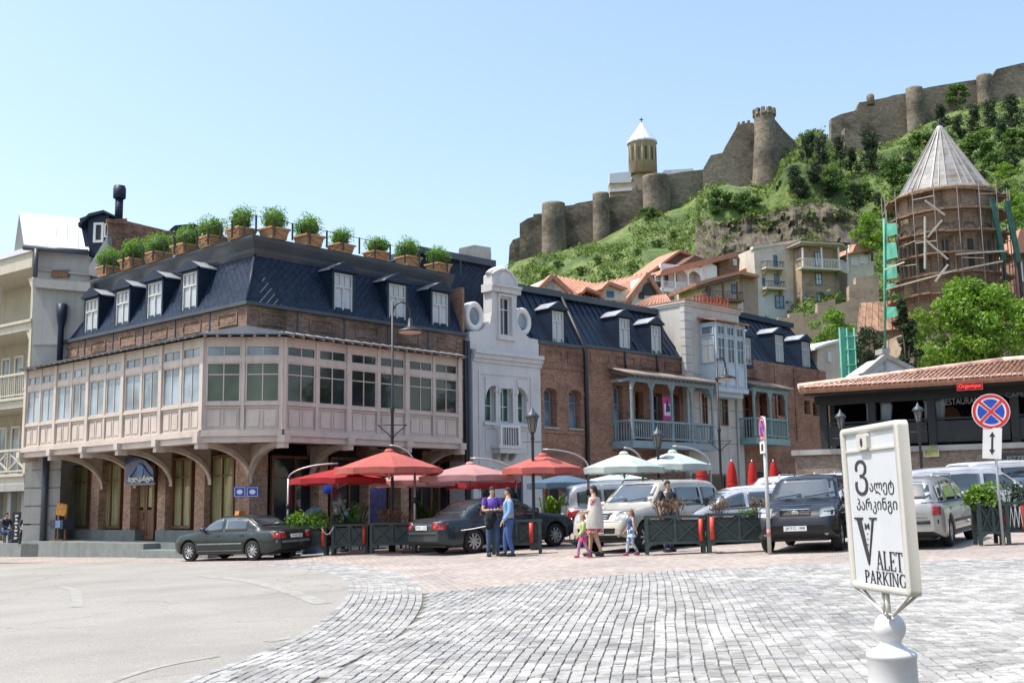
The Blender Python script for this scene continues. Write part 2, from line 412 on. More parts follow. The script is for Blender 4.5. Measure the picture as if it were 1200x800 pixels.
while x < 17:
    cw = CW*rs.uniform(.94,1.08); s = 8.2+rs.random()*.3
    ph = rs.uniform(0,6)
    while s < 25:
        L = rs.choice((.12,.15,.18,.22,.27))*rs.uniform(.9,1.1)
        p = V((x,0))+d0*s - V((0,x*d0.x*.0)); p.x -= 0
        wob = .008*sin(s*1.7+x*1.3)+.03*sin(s*.45+x*.35)-.009*max(0,x-1)*(s-9)*.55
        p = p+n0*wob; d = d0
        y = p.y
        if y > 8.5 and not inpink(p.x+.05,y+L*.7) and p.x > edge_x(y)+RW-.07 and p.x < 1.2+y*.62:
            sett(p,d,cw*(1-.003*max(0,s-9)*(x > 1)),L)
        s += L
    x += cw
stones.sort(key=lambda t: t[0])
def stone_mb(mb,q,h,c=None):
    cen = sum(q,V((0,0)))/4 if c is None else c
    z0 = 0
    base = [(p.x-cen.x,p.y-cen.y,gz(p.x,p.y)-gz(cen.x,cen.y) if c is None else gz(p.x,p.y)) for p in q]
    top = []
    for p in q:
        t = p.lerp(sum(q,V((0,0)))/4,.09); zz = gz(t.x,t.y)-(gz(cen.x,cen.y) if c is None else 0)
        top.append((t.x-cen.x,t.y-cen.y,zz+.019+h*.7))
    vs = [(a,b,z+.003) for a,b,z in base]+[(a+(ta-a)*.35,b+(tb-b)*.35,tz-.006) for (a,b,z),(ta,tb,tz) in zip(base,top)]+top
    fs = [(0,1,5,4),(1,2,6,5),(2,3,7,6),(3,0,4,7),(4,5,9,8),(5,6,10,9),(6,7,11,10),(7,4,8,11),(8,9,10,11)]
    mb.add(vs,fs)
pav = thing('sett_paving','','',(0,0,0)); del pav['label'],pav['category']; pav['kind'] = 'structure'
seen = 0; rest = MB()
for dist,q,h in stones:
    cen = sum(q,V((0,0)))/4
    if seen < 295 and cen.y > 10.7 and abs(cen.x/cen.y) < .445:
        mb = MB(); stone_mb(mb,q,h); seen += 1
        part('sett',mb,M_sett,pav,Matrix.Translation((cen.x,cen.y,gz(cen.x,cen.y))))
    else: stone_mb(rest,q,h,V((0,0)))
part('sett_courses',rest,M_sett,pav,None,kind='stuff')
# faint worn paint arcs on the asphalt
M_worn = mat('worn_line_paint',(.305,.293,.262),.9,var=.2,scale=5,world=True)
def ribbon(name,pxs,w):
    pts = smooth([(ground(*p).x,ground(*p).y) for p in pxs],5); mb = MB(); L = []; Rr = []
    for i,p in enumerate(pts):
        d = (pts[min(i+1,len(pts)-1)]-pts[max(i-1,0)]).normalized(); n = V((d.y,-d.x))*w/2
        L.append(p+n); Rr.append(p-n)
    vs = [(p.x,p.y,gz(p.x,p.y)+.017) for p in L+Rr]; k = len(pts)
    mb.add(vs,[(i,i+1,k+i+1,k+i) for i in range(k-1)]); struct(name,mb,M_worn)
ribbon('worn_marking',[(236,675),(290,681),(340,694),(378,708)],.3)
ribbon('worn_marking',[(312,753),(340,748),(368,738)],.16)
ribbon('worn_marking',[(95,812),(180,784),(255,770)],.12)
ribbon('worn_marking',[(70,688),(88,693),(90,712)],.2)
# ================================================================== hotel on the corner
W0 = V((-8.91,37.95,0))
FL = Fr(W0,131.9); FR = Fr(W0,41.6)
OB = -1.2
CLp = at(236,519,37.5); FC = Fr((CLp.x,CLp.y,0),87.0)
CRx = FC.u(331,517); CRp = FC.w(CRx,0,0)
xL1 = (FL.I @ FC.w(0,0,0)).x; xR0 = (FR.I @ CRp).x
hotel = thing('corner_hotel','corner hotel with a pinkish timber bay gallery under a navy mansard roof','hotel',Matrix.Translation(W0))
ZB,ZBT,ZP0,ZP1,ZS,ZW0,ZW1,ZT0,ZT1,ZF = 3.83,4.2,4.25,4.95,5.06,5.14,6.46,6.68,7.02,7.3
def window(fr,x0,x1,z0,z1,y,parent,mf,mg,cols=2,t=.05,d=.06,bars=(),name='window',vt=None,glass=None,curtain=None):
    """a framed window with panes as children; bars = heights of glazing bars"""
    mb = MB(); mb.frame(x0,x1,z0,z1,y-d,y+.02,t)
    ws = (x1-x0-2*t)/cols; zs = [z0+t]+list(bars)+[z1-t]; bt = t*.6
    for i in range(1,cols): mb.box(x0+t+ws*i-bt/2,x0+t+ws*i+bt/2,y-d*.8,y+.015,z0+t,z1-t)
    for z in bars:
        for i in range(cols): mb.box(x0+t+ws*i+bt/2,x0+t+ws*(i+1)-bt/2,y-d*.7,y+.012,z-bt/2,z+bt/2)
    w = part(name,mb,mf,parent,fr)
    for i in range(cols):
        for a,b in zip(zs,zs[1:]):
            p = MB(); p.box(x0+t+ws*i+(bt/2 if i else 0),x0+t+ws*(i+1)-(bt/2 if i < cols-1 else 0),y-.012,y+.008,a+.01,b-.01)
            gm = mg(i,a) if callable(mg) else mg
            part('pane',p,gm,w,fr)
    return w
rg = random.Random(11)
def bay(fr,x0,x1,y,nmod,glass,first=True,bars=False,name=''):
    W = (x1-x0)/nmod
    mb = MB(); mb.box(x0,x1,y-.10,y+.35,ZB,ZBT-.17); mb.box(x0,x1,y-.17,y+.35,ZBT-.17,ZBT); mb.box(x0,x1,y-.12,y+.2,ZBT,ZBT+.035)
    part('bay_beam',mb,M_pink,hotel,fr)
    for j_,(ya,yb,za,zb_) in enumerate(((.03,.1,ZBT+.035,ZS-.02),(-.07,.08,ZS-.02,ZW0),(-.05,.08,ZW1+.02,ZT0-.02),(-.02,.08,ZT1+.02,ZF+.02),(-.01,.029,ZBT+.035,ZP0+.05),(-.01,.029,ZP1,ZS-.03))):
        mb = MB(); mb.box(x0,x1,y+ya,y+yb,za,zb_); part('bay_rail',mb,M_pink,hotel,fr)
    for i in range(nmod+1):
        if i == 0 and not first: continue
        xx = x0+i*W; mb = MB(); mb.box(xx-.10,xx+.10,y-.09,y+.1,ZBT+.04,ZF)
        mb.box(xx-.12,xx+.12,y-.105,y+.1,ZT0-.13,ZT0-.06); part('bay_post',mb,M_pink,hotel,fr)
        mb = MB(); mb.box(xx-.13,xx+.13,y-.26,y+.3,ZB-.02,ZB+.22); mb.box(xx-.1,xx+.1,y-.20,y+.2,ZB-.2,ZB-.02)
        part('corbel',mb,M_pink,hotel,fr)
    for i in range(nmod):
        a = x0+i*W+.1; b = x0+(i+1)*W-.1; h = (b-a-.12)/2
        mb = MB(); mb.box(a+h,a+h+.12,y-.06,y+.09,ZBT+.04,ZF-.02); part('mullion_post',mb,M_pink,hotel,fr)
        for j in range(2):
            c = a+j*(h+.12); e = c+h
            window(fr,c+.01,e-.01,ZW0,ZW1+.02,y+.02,hotel,M_pink,glass,2,.055,.05,(ZW0+.93,) if bars else ())
            window(fr,c+.01,e-.01,ZT0-.02,ZT1+.02,y+.02,hotel,M_pink,glass,2,.05,.05,name='transom_window')
            for q in range(2):
                p0 = c+.05+q*(h-.06)/2; p1 = p0+(h-.06)/2-.05; pm = MB()
                pm.box(p0,p1,y-.005,y+.03,ZP0+.04,ZP1-.02); pm.box(p0+.07,p1-.07,y-.03,y+.0,ZP0+.1,ZP1-.09)
                part('bay_panel',pm,M_pink,hotel,fr)
                k = MB(); k.box(p1+.0,p1+.05,y-.03,y+.04,ZP0,ZP1);
            mb = MB(); mb.box(c+h/2-.025,c+h/2+.025,y-.028,y+.03,ZP0+.02,ZP1-.02); part('panel_rail',mb,M_pink,hotel,fr)
    rf = MB(); n = int((x1-x0)/.42)
    for i in range(n+1):
        xx = x0+.1+i*(x1-x0-.2)/n
        rf.bar((xx,y+.05,ZF+.16),(xx,y-.40,ZF+.03),.07,.1)
    part('rafter_tails',rf,M_pink,hotel,fr,kind='stuff')
xL0 = xL1-12.62
M_glassm = glassmat('gallery_glass_tree_tint',(.06,.085,.06),.06)  # green tint stands in for trees reflected in the panes
def gl(i,a):
    return M_glassb
nbr = [0]
def gc(i,a):
    nbr[0] += 1; return M_glassb if a > ZT0-.1 else M_glassm
def gr(i,a):
    return M_glass
bay(FL,xL0,xL1,OB,5,gl)
bay(FC,0,CRx,0,1,gc,first=False,bars=True)
bay(FR,xR0,xR0+8.3,OB,3,gr,bars=True)
# bay roof: thin lead-edged pent roof along the three sides
def w2l(p): return p
def ring(off,z,ext=.0):
    """outline points of the gallery pushed outward by off (plan) in world space"""
    a = FL.w(xL0-ext,OB-off,z);
    def isect(f1,y1,f2,y2):
        # intersection of line y=y1 in frame f1 and y=y2 in f2
        p = f1.w(0,y1,0); d = f1.x; q = f2.w(0,y2,0); e = f2.x
        t = ((q.x-p.x)*e.y-(q.y-p.y)*e.x)/(d.x*e.y-d.y*e.x); r = p+d*t; return V((r.x,r.y,z))
    b = isect(FL,OB-off,FC,-off); c = isect(FC,-off,FR,OB-off); d = FR.w(xR0+8.3+ext,OB-off,z)
    return [a,b,c,d]
e0 = ring(.42,ZF+.02,.15); e1 = ring(.42,ZF+.07,.15)
i1 = [FL.w(xL0-.15,.1,7.78),FL.w(0,.1,7.78),FL.w(0,.1,7.78),FR.w(xR0+8.45,.1,7.78)]
i1[1] = i1[2] = W0+V((0,0,7.78)); i0 = [p-V((0,0,.1)) for p in i1]
mb = MB(); vs = e0+e1+i1+i0
mb.add(vs,[(0,1,5,4),(1,2,6,5),(2,3,7,6),(4,5,9,8),(5,6,10,9),(6,7,11,10),(0,4,8,12),(3,15,11,7),(1,0,12,13),(2,1,13,14),(3,2,14,15)])
part('bay_roof',mb,M_slate,hotel,Matrix.Identity(4))
mb = MB(); c0 = ring(-.05,ZB+.1); c1 = ring(-.05,ZB+.16)
b0 = [FL.w(xL0,1.0,ZB+.1),W0+V((0,.9,ZB+.1)),W0+V((0,.9,ZB+.1)),FR.w(xR0+8.3,1.0,ZB+.1)]
mb.add(c0+b0,[(1,0,4,5),(2,1,5,6),(3,2,6,7)]); part('soffit',mb,M_pink,hotel,Matrix.Identity(4))
# end walls of the gallery
mb = MB(); mb.box(xL0-.08,xL0+.02,OB-.05,.3,ZB,ZF+.1); part('bay_end_wall',mb,M_pink,hotel,FL)
mb = MB(); mb.box(xR0+8.28,xR0+8.38,OB-.05,.3,ZB,ZF+.1); part('bay_end_wall',mb,M_pink,hotel,FR)
# brackets: quarter arches from wall piers to the gallery beam
M_rib = mat('shaded_rib_paint',(.46,.38,.31),.7,stain=.3); M_arch = mat('bracket_paint',(.40,.32,.25),.7,var=.15,stain=.3)  # rib colour: bay paint darkened to stand for shade below the gallery
GW = .8
def bracket(fr,xx,y0,y1,th=.1):
    D = y1-y0; H = 1.15; pts = [(y1,ZB),(y0-.02,ZB),(y0-.02,ZB-.12)]; arc = []
    for i in range(13):
        t = i/12*pi/2; arc.append((y0+.15+(D-.15)*sin(t),ZB-.12-(H)*(1-cos(t))))
    pts += arc
    mb = MB(); mb.prism(pts[::-1],xx-th*.3,xx+th*.3,'x')
    b = part('bracket',mb,M_arch,hotel,fr)
    rb = MB(); o = [(y,z) for y,z in arc]; inn = [(y+.0,z+.16) for y,z in arc]
    for (a,c),(d,e) in zip(o,o[1:]):
        rb.add([(xx-th,a,c-.03),(xx+th,a,c-.03),(xx+th,a,c+.14),(xx-th,a,c+.14),(xx-th,d,e-.03),(xx+th,d,e-.03),(xx+th,d,e+.14),(xx-th,d,e+.14)],
               [(0,1,2,3),(7,6,5,4),(0,4,5,1),(1,5,6,2),(2,6,7,3),(3,7,4,0)])
    part('arch_rib',rb,M_rib,b,fr)
WL = (xL1-xL0)/5
for i in range(5): bracket(FL,xL0+i*WL,OB,GW)
for i in range(1,4): bracket(FR,xR0+i*8.3/3,OB,GW)
# ground floor: brick piers, timber shop windows, plinth
gf = thing
def piers(fr,pxs,y,zt,dep=.75,zb=None):
    for a,b in pxs:
        x0,x1 = fr.u(a,600,y),fr.u(b,600,y); mb = MB(); mb.box(x0,x1,y,y+dep,zb if zb is not None else .3,zt); part('brick_pier',mb,M_brickp,hotel,fr)
PZ0 = FL.z(120,620.5,GW-.05)
piers(FL,[(56,66),(106,115),(144,152.5),(184,193),(227.5,239)],GW,ZB+.1,zb=.2)
x_ = FL.u(275,600,GW)
gcn = W0.copy()
def corner(off):
    p = FL.w(0,off,0); q = FR.w(0,off,0); d = FL.x; e = FR.x
    t = ((q.x-p.x)*e.y-(q.y-p.y)*e.x)/(d.x*e.y-d.y*e.x); return p+d*t
gcn = corner(GW); gl_ = (FL.I @ gcn).x; gr_ = (FR.I @ gcn).x
mb = MB(); mb.box(x_,gl_,GW,GW+.7,.1,ZB+.1); part('brick_pier',mb,M_brickp,hotel,FL)
mb = MB(); mb.box(gr_+.003,FR.u(313,600,GW),GW+.003,GW+.7,.1,ZB+.1); part('brick_pier',mb,M_brickp,hotel,FR)
for src in (FC.w(0,0,0),CRp):
    dd = (gcn-src); dd.z = 0; LL = dd.length; dd.normalize()
    bracket(Fr((src.x,src.y,0),math.degrees(atan2(dd.y,-dd.x))),0,0,LL)
mb = MB(); mb.box(FL.u(72,630,GW-.05),FL.u(158,630,GW-.05),GW-.06,GW+.6,-.3,PZ0); part('plinth',mb,M_plinth,hotel,FL)
mb = MB(); mb.box(FL.u(182,630,GW-.05),gl_,GW-.06,GW+.6,-.3,PZ0); part('plinth',mb,M_plinth,hotel,FL)
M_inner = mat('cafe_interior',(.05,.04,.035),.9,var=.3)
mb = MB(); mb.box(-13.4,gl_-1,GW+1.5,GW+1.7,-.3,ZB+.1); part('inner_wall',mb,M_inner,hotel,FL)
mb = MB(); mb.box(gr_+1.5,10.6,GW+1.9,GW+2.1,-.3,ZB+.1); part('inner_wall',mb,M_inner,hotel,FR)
M_gold = mat('curtained_glass',(.27,.26,.13),.12,var=.45,scale=1.6,stretch=(8,8,.5),coat=.9,bump=0)
shop = []
def shopwin(fr,a,b,zb,zt,y,cols=2,mg=None):
    x0,x1 = fr.u(a,600,y),fr.u(b,600,y)
    w = window(fr,x0,x1,zb,zt,y,hotel,M_wood,mg or M_gold,cols,.1,.1,(zb+(zt-zb)*.72,),name='shop_window')
    return w
GY = GW+.34
for a,b in ((68,104),(118,143),(203,226),(247,276)):
    shopwin(FL,a,b,PZ0+.05,ZB-.25,GY)
# door under the blue sign
dx0,dx1 = FL.u(160,600,GY),FL.u(183,600,GY)
mb = MB(); mb.frame(dx0,dx1,PZ0-.35,ZB-.4,GY-.1,GY+.05,.12);
dr = part('door',mb,M_wood,hotel,FL)
xm = (dx0+dx1)/2
for a,b in ((dx0+.13,xm-.01),(xm+.01,dx1-.13)):
    mb = MB(); mb.frame(a,b,PZ0-.33,2.95,GY-.05,GY+.02,.12); mb.box(a+.1,b-.1,GY-.03,GY+.01,PZ0-.25,PZ0+.75); part('door_leaf',mb,M_wood,dr,FL)
    mb = MB(); mb.box(a+.11,b-.11,GY-.01,GY+.005,PZ0+.85,2.85); part('pane',mb,M_gold,dr,FL)
mb = MB(); mb.box(dx0+.12,dx1-.12,GY-.02,GY+.01,3.05,ZB-.5); part('pane',mb,M_gold,dr,FL)
mb = MB(); mb.tube([(xm-.05,GY-.1,1.3),(xm-.05,GY-.1,1.6)],.02,6); part('handle',mb,M_slate,dr,FL)
# right side ground floor
for a,b in ((316,372),(385,430),(480,505),(512,535)):
    shopwin(FR,a,b,.75,ZB-.3,GY+.2,mg=M_glass)
piers(FR,[(374,384),(432,442),(470,479),(537,549)],GW,ZB+.1,zb=.1)
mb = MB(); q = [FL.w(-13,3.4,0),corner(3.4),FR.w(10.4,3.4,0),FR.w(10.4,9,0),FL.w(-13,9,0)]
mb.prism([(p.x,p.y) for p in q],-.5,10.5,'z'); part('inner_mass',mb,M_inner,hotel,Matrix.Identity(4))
# steps along the left front
zt1 = FL.z(150,634.6,-.35); zt2 = FL.z(60,641,-1.0)
mb = MB(); mb.box(-13.6,1.2,-.35,GW+1.4,-.6,zt1); struct('terrace_step',mb,M_plinth,FL)
mb = MB(); mb.box(FL.u(0,640,-1.0)-8,FL.u(45,640,-1.0),-1.0,6,-.9,zt1-.12); struct('terrace_step',mb,M_plinth,FL)
mb = MB(); mb.box(-13.6,FL.u(168,640,-1.0),-1.0,-.352,-.6,zt1-.02); struct('terrace_step',mb,M_plinth,FL)
mb = MB(); mb.box(FL.u(168,640,-1.0),0,-1.3,-.353,-.6,zt1-.22); struct('terrace_step',mb,M_plinth,FL)
# upper brick wall, ledge and mansard
ZL = 8.5; xRe = 10.6; xLe = -13.2
def zrange(): pass
mb = MB(); mb.box(xLe,.0,.0,.5,7.3,ZL)
part('upper_brick_wall',mb,M_brick,hotel,FL)
mb = MB(); mb.box(0,xRe,.0,.5,3.9,ZL) ; part('upper_brick_wall',mb,M_brick,hotel,FR)
mb = MB(); mb.box(xLe,-.02,.002,.5,3.9,7.3); part('brick_wall',mb,M_brick,hotel,FL)
for fr,a0,a1,n in ((FL,xLe,0,6),(FR,0,xRe,5)):
    wd = (a1-a0)/n
    for i in range(n):
        xa = a0+i*wd; pm = MB(); pm.frame(xa+wd*.24,xa+wd*.76,7.86,8.3,-.035,.02,.05); part('brick_panel',pm,M_brick,hotel,fr)
        if i: pm = MB(); pm.box(xa-.03,xa+.03,-.03,.02,7.6,ZL); part('downpipe',pm,M_slate,hotel,fr)
LE = -.12
def ring2(off,z,xl=xLe,xr=xRe):
    """corner outline of the main wall moved inward by off"""
    p = FL.w(0,off,0); q = FR.w(0,off,0); d = FL.x; e = FR.x
    t = ((q.x-p.x)*e.y-(q.y-p.y)*e.x)/(d.x*e.y-d.y*e.x); c = p+d*t
    return [FL.w(xl,off,z),V((c.x,c.y,z)),FR.w(xr,off,z)]
def band(name,prof,mats,parent=hotel,xl=xLe,xr=xRe,kind=None):
    """closed profile (off, z) swept round the corner"""
    mb = MB(); n = len(prof); vs = []
    for o,z in prof: vs += ring2(o,z,xl,xr)
    fs = []
    for i in range(n):
        j = (i+1) % n
        for k in range(2): fs.append((i*3+k,i*3+k+1,j*3+k+1,j*3+k))
    fs.append(tuple(i*3 for i in range(n))); fs.append(tuple(i*3+2 for i in range(n))[::-1])
    mb.add(vs,fs); return part(name,mb,mats,parent,Matrix.Identity(4),kind=kind)
band('ledge',[(.3,ZL-.02),(LE,ZL-.02),(LE,ZL+.10),(.3,ZL+.14)],M_slate)
# mansard slopes with diamond shingles
ZM = 10.5; IN = .95
m,nt,bs = newmat('diamond_slate')
g = N(nt,'ShaderNodeTexCoord').outputs['Object']; sp = N(nt,'ShaderNodeSeparateXYZ'); nt.links.new(g,sp.inputs[0])
zz = math_(nt,'MULTIPLY',sp.outputs[2],1.15)
u = math_(nt,'MULTIPLY',math_(nt,'ADD',sp.outputs[0],zz),3.4); v = math_(nt,'MULTIPLY',math_(nt,'SUBTRACT',sp.outputs[0],zz),3.4)
fu = math_(nt,'FRACT',u); fv = math_(nt,'FRACT',v)
cbn = N(nt,'ShaderNodeCombineXYZ'); nt.links.new(math_(nt,'FLOOR',u),cbn.inputs[0]); nt.links.new(math_(nt,'FLOOR',v),cbn.inputs[1])
wn = N(nt,'ShaderNodeTexWhiteNoise',noise_dimensions='2D'); nt.links.new(cbn.outputs[0],wn.inputs['Vector'])
h = math_(nt,'ADD',math_(nt,'MULTIPLY',math_(nt,'ADD',fu,math_(nt,'SUBTRACT',1,fv)),.5),0)
col = ramp(nt,wn.outputs[0],[(0,(.006,.014,.032)),(1,(.016,.032,.066))])
seam = math_(nt,'MINIMUM',math_(nt,'MINIMUM',fu,fv),math_(nt,'SUBTRACT',1,math_(nt,'MAXIMUM',fu,fv)))
col = mixc(nt,ramp(nt,seam,[(.0,(1,1,1)),(.13,(0,0,0))]),col,(.035,.055,.095))
nt.links.new(col,bs.inputs['Base Color']); bs.inputs['Roughness'].default_value = .5; bs.inputs['Specular IOR Level'].default_value = .28
bumpn(nt,bs,math_(nt,'ADD',h,math_(nt,'MULTIPLY',ramp(nt,seam,[(.0,(0,0,0)),(.12,(1,1,1))]),.7)),1.0,.05)
M_diam = m
for fr,a,b,c,d in ((FL,xLe,0,xLe,1),(FR,0,xRe,0,0)):
    r0 = ring2(.02,ZL+.1); r1 = ring2(IN,ZM)
    k = (0,1) if fr is FL else (1,2)
    vs = [fr.I @ r0[k[0]],fr.I @ r0[k[1]],fr.I @ r1[k[1]],fr.I @ r1[k[0]]]
    vs += [p+V((0,.3,-.1)) for p in vs]
    mb = MB(); mb.add(vs,[(0,1,2,3),(7,6,5,4),(0,4,5,1),(1,5,6,2),(2,6,7,3),(3,7,4,0)]); part('mansard_slope',mb,M_diam,hotel,fr)
r0 = ring2(0,ZL+.12)[1]; r1 = ring2(IN-.03,ZM)[1]
mb = MB(); mb.tube([r0,r1],.06,8); part('hip_ridge',mb,M_navy,hotel,Matrix.Identity(4))
band('roof_cornice',[(IN+.3,ZM-.05),(IN-.05,ZM-.05),(IN-.12,ZM+.08),(IN-.15,ZM+.2),(IN-.34,ZM+.46),(IN-.37,ZM+.54),(IN-.37,ZM+.61),(IN+.3,ZM+.61)],M_slate)
ZR = ZM+.61
mb = MB(); a = ring2(IN-.3,ZR-.02); bk = [FR.w(xRe,9,ZR-.02),FL.w(xLe,9,ZR-.02)]
mb.add(a+bk,[(0,1,2,3,4)]); part('flat_roof',mb,M_slate,hotel,Matrix.Identity(4))
mb = MB(); mb.box(xRe-.15,xRe-.02,.05,9,3.5,ZM); part('party_wall',mb,M_brick,hotel,FR)
def dormer(fr,pa,pb,pt,pbm,y=.12,mf=mat('off_white_frame',(.52,.51,.47),.5),mg=None,body=M_navy,parent=hotel,topw=.16,cols=2,zb0=None,slope=.82,white=False):
    """mansard dormer: cheeks, pediment, small metal roof, window"""
    ym = (pt+pbm)/2
    x0,x1 = fr.u(pa,ym,y),fr.u(pb,ym,y); z1 = fr.z((pa+pb)/2,pt,y); z0 = fr.z((pa+pb)/2,pbm,y)
    t = .10; L = (z1+.35-ZL)*slope*.85+.25
    mb = MB(); mb.box(x0-t,x0,y-.02,y+L,z0-.1,z1+.12); mb.box(x1,x1+t,y-.02,y+L,z0-.1,z1+.12); mb.box(x0-.0,x1+.0,y-.03,y+.1,z1,z1+.12)
    mb.box(x0-t,x1+t,y-.06,y+.1,z0-.16,z0)
    mb.add([(x0,y+.4,z0),(x1,y+.4,z0),(x1,y+.4,z1),(x0,y+.4,z1)],[(0,1,2,3)])
    d = part('dormer',mb,body,parent,fr)
    xm = (x0+x1)/2; hw = (x1-x0)/2+t+.05; zt = z1+.10
    mb = MB(); mb.prism([(xm-hw-.04,zt-.03),(xm+hw+.04,zt-.03),(xm+hw+.04,zt+.03),(xm,zt+.36),(xm-hw-.04,zt+.03)],y-.13,y+.0,'y'); part('pediment',mb,body,d,fr)
    mb = MB()
    for s in (-1,1):
        p = [(xm+s*(hw+.03),y+.003,zt-.01),(xm,y+.003,zt+.30),(xm,y+L,zt+.30),(xm+s*(hw+.03),y+L,zt-.01)]
        q = [(a,b,c+.045) for a,b,c in p]; mb.add(p+q,[(0,1,2,3),(7,6,5,4),(0,4,5,1),(1,5,6,2),(2,6,7,3),(3,7,4,0)])
    part('dormer_roof',mb,MT.get('bright_zinc') or mat('bright_zinc',(.38,.40,.43),.35,var=.1,spec=.9),d,fr)
    mb = MB(); mb.frame(x0,x1,z0,z1,y+.0,y+.08,.06); zr = z0+(z1-z0)*.68
    mb.box(x0+.06,x1-.06,y+.0,y+.07,zr-.035,zr+.035); mb.box(xm-.03,xm+.03,y+.01,y+.07,z0+.06,zr-.035)
    for i in (1,2): xx = x0+.06+(x1-x0-.12)*i/3; mb.box(xx-.02,xx+.02,y+.01,y+.07,zr+.035,z1-.06)
    part('window_frame',mb,mf,d,fr)
    mg = mg or mat('net_curtain_glass',(.42,.45,.47),.25,var=.2,stretch=(6,6,.5),coat=.6)
    for a,b in ((x0+.06,xm-.03),(xm+.03,x1-.06)):
        p = MB(); p.box(a,b,y+.05,y+.065,z0+.06,zr-.035); part('pane',p,mg,d,fr)
    for i in range(3):
        xx = x0+.06+(x1-x0-.12)*i/3; p = MB(); p.box(xx+.02,xx+(x1-x0-.12)/3-.02,y+.05,y+.065,zr+.035,z1-.06); part('pane',p,mg,d,fr)
    return d
for a in ((100,114.5,351,394),(136,151,341,386),(173,189.5,331,376),(214,230.5,319.5,368)): dormer(FL,*a)
for a in ((391.4,413,321,370),(455.6,475.4,333.5,379.4),(506.6,525,343.4,387.5)): dormer(FR,*a)
# roof railing posts behind the planters
mb = MB()
# ------------------------------------------------------------------ foliage maker
def leafmat(name,c,c2,rough=.55,sub=.25):
    m,nt,bs = newmat(name)
    oi = N(nt,'ShaderNodeNewGeometry');
    n = N(nt,'ShaderNodeTexNoise'); n.inputs['Scale'].default_value = 1.7; n.inputs['Detail'].default_value = 4; nt.links.new(N(nt,'ShaderNodeTexCoord').outputs['Object'],n.inputs['Vector'])
    f = math_(nt,'ADD',math_(nt,'MULTIPLY',n.outputs[0],.6),math_(nt,'MULTIPLY',oi.outputs['Random Per Island'],.4))
    o = ramp(nt,f,[(.28,c),(.72,c2)]); nt.links.new(o,bs.inputs['Base Color']); bs.inputs['Roughness'].default_value = rough
    tr = N(nt,'ShaderNodeBsdfTranslucent'); hs = N(nt,'ShaderNodeHueSaturation'); hs.inputs['Value'].default_value = 1.5; hs.inputs['Saturation'].default_value = 1.1
    nt.links.new(o,hs.inputs['Color']); nt.links.new(hs.outputs[0],tr.inputs[0])
    mx = N(nt,'ShaderNodeMixShader'); mx.inputs[0].default_value = sub; nt.links.new(bs.outputs[0],mx.inputs[1]); nt.links.new(tr.outputs[0],mx.inputs[2])
    nt.links.new(mx.outputs[0],nt.nodes['Material Output'].inputs[0]); return m
M_lbox = leafmat('box_leaves',(.05,.12,.015),(.20,.36,.05),sub=.45)
M_llime = leafmat('lime_leaves',(.07,.15,.015),(.22,.36,.04),sub=.35)
M_lmid = leafmat('mid_leaves',(.045,.10,.02),(.13,.22,.045),sub=.3)
M_ldark = leafmat('dark_leaves',(.015,.035,.014),(.05,.085,.03))
M_bark = mat('bark',(.10,.075,.055),.95,var=.35,bump=.6)
def leaves(mb,clumps,n,size,rnd,flat=.5,fill=.5):
    """n leaf quads spread near the surfaces of ellipsoid clumps (c, r)"""
    tot = sum(r[0]*r[2] for c,r in clumps)
    for c,r in clumps:
        k = max(6,int(n*r[0]*r[2]/tot)); sd = rnd.random()*50
        for _ in range(k):
            d = V((rnd.gauss(0,1),rnd.gauss(0,1),rnd.gauss(0,1))).normalized()
            q = (fill+(1-fill)*rnd.random()**.6)*(1+.35*noise.noise(d*1.8+V((sd,0,0))))
            p = V((c[0]+d.x*r[0]*q,c[1]+d.y*r[1]*q,c[2]+d.z*r[2]*q))
            nr = (d*flat+V((rnd.gauss(0,.6),rnd.gauss(0,.6),rnd.gauss(.35,.6)))).normalized()
            a = nr.cross(V((rnd.gauss(0,1),rnd.gauss(0,1),rnd.gauss(0,1)))).normalized(); b = nr.cross(a); s = size*rnd.uniform(.6,1.3)
            mb.add([p-a*s,p-b*s*.5+nr*s*.15,p+a*s,p+b*s*.5+nr*s*.15],[(0,1,2,3)])
M_pwood = mat('planter_wood',(.42,.24,.12),.7,var=.25,stretch=(1,1,5))
rb = random.Random(5)
boxproto = []
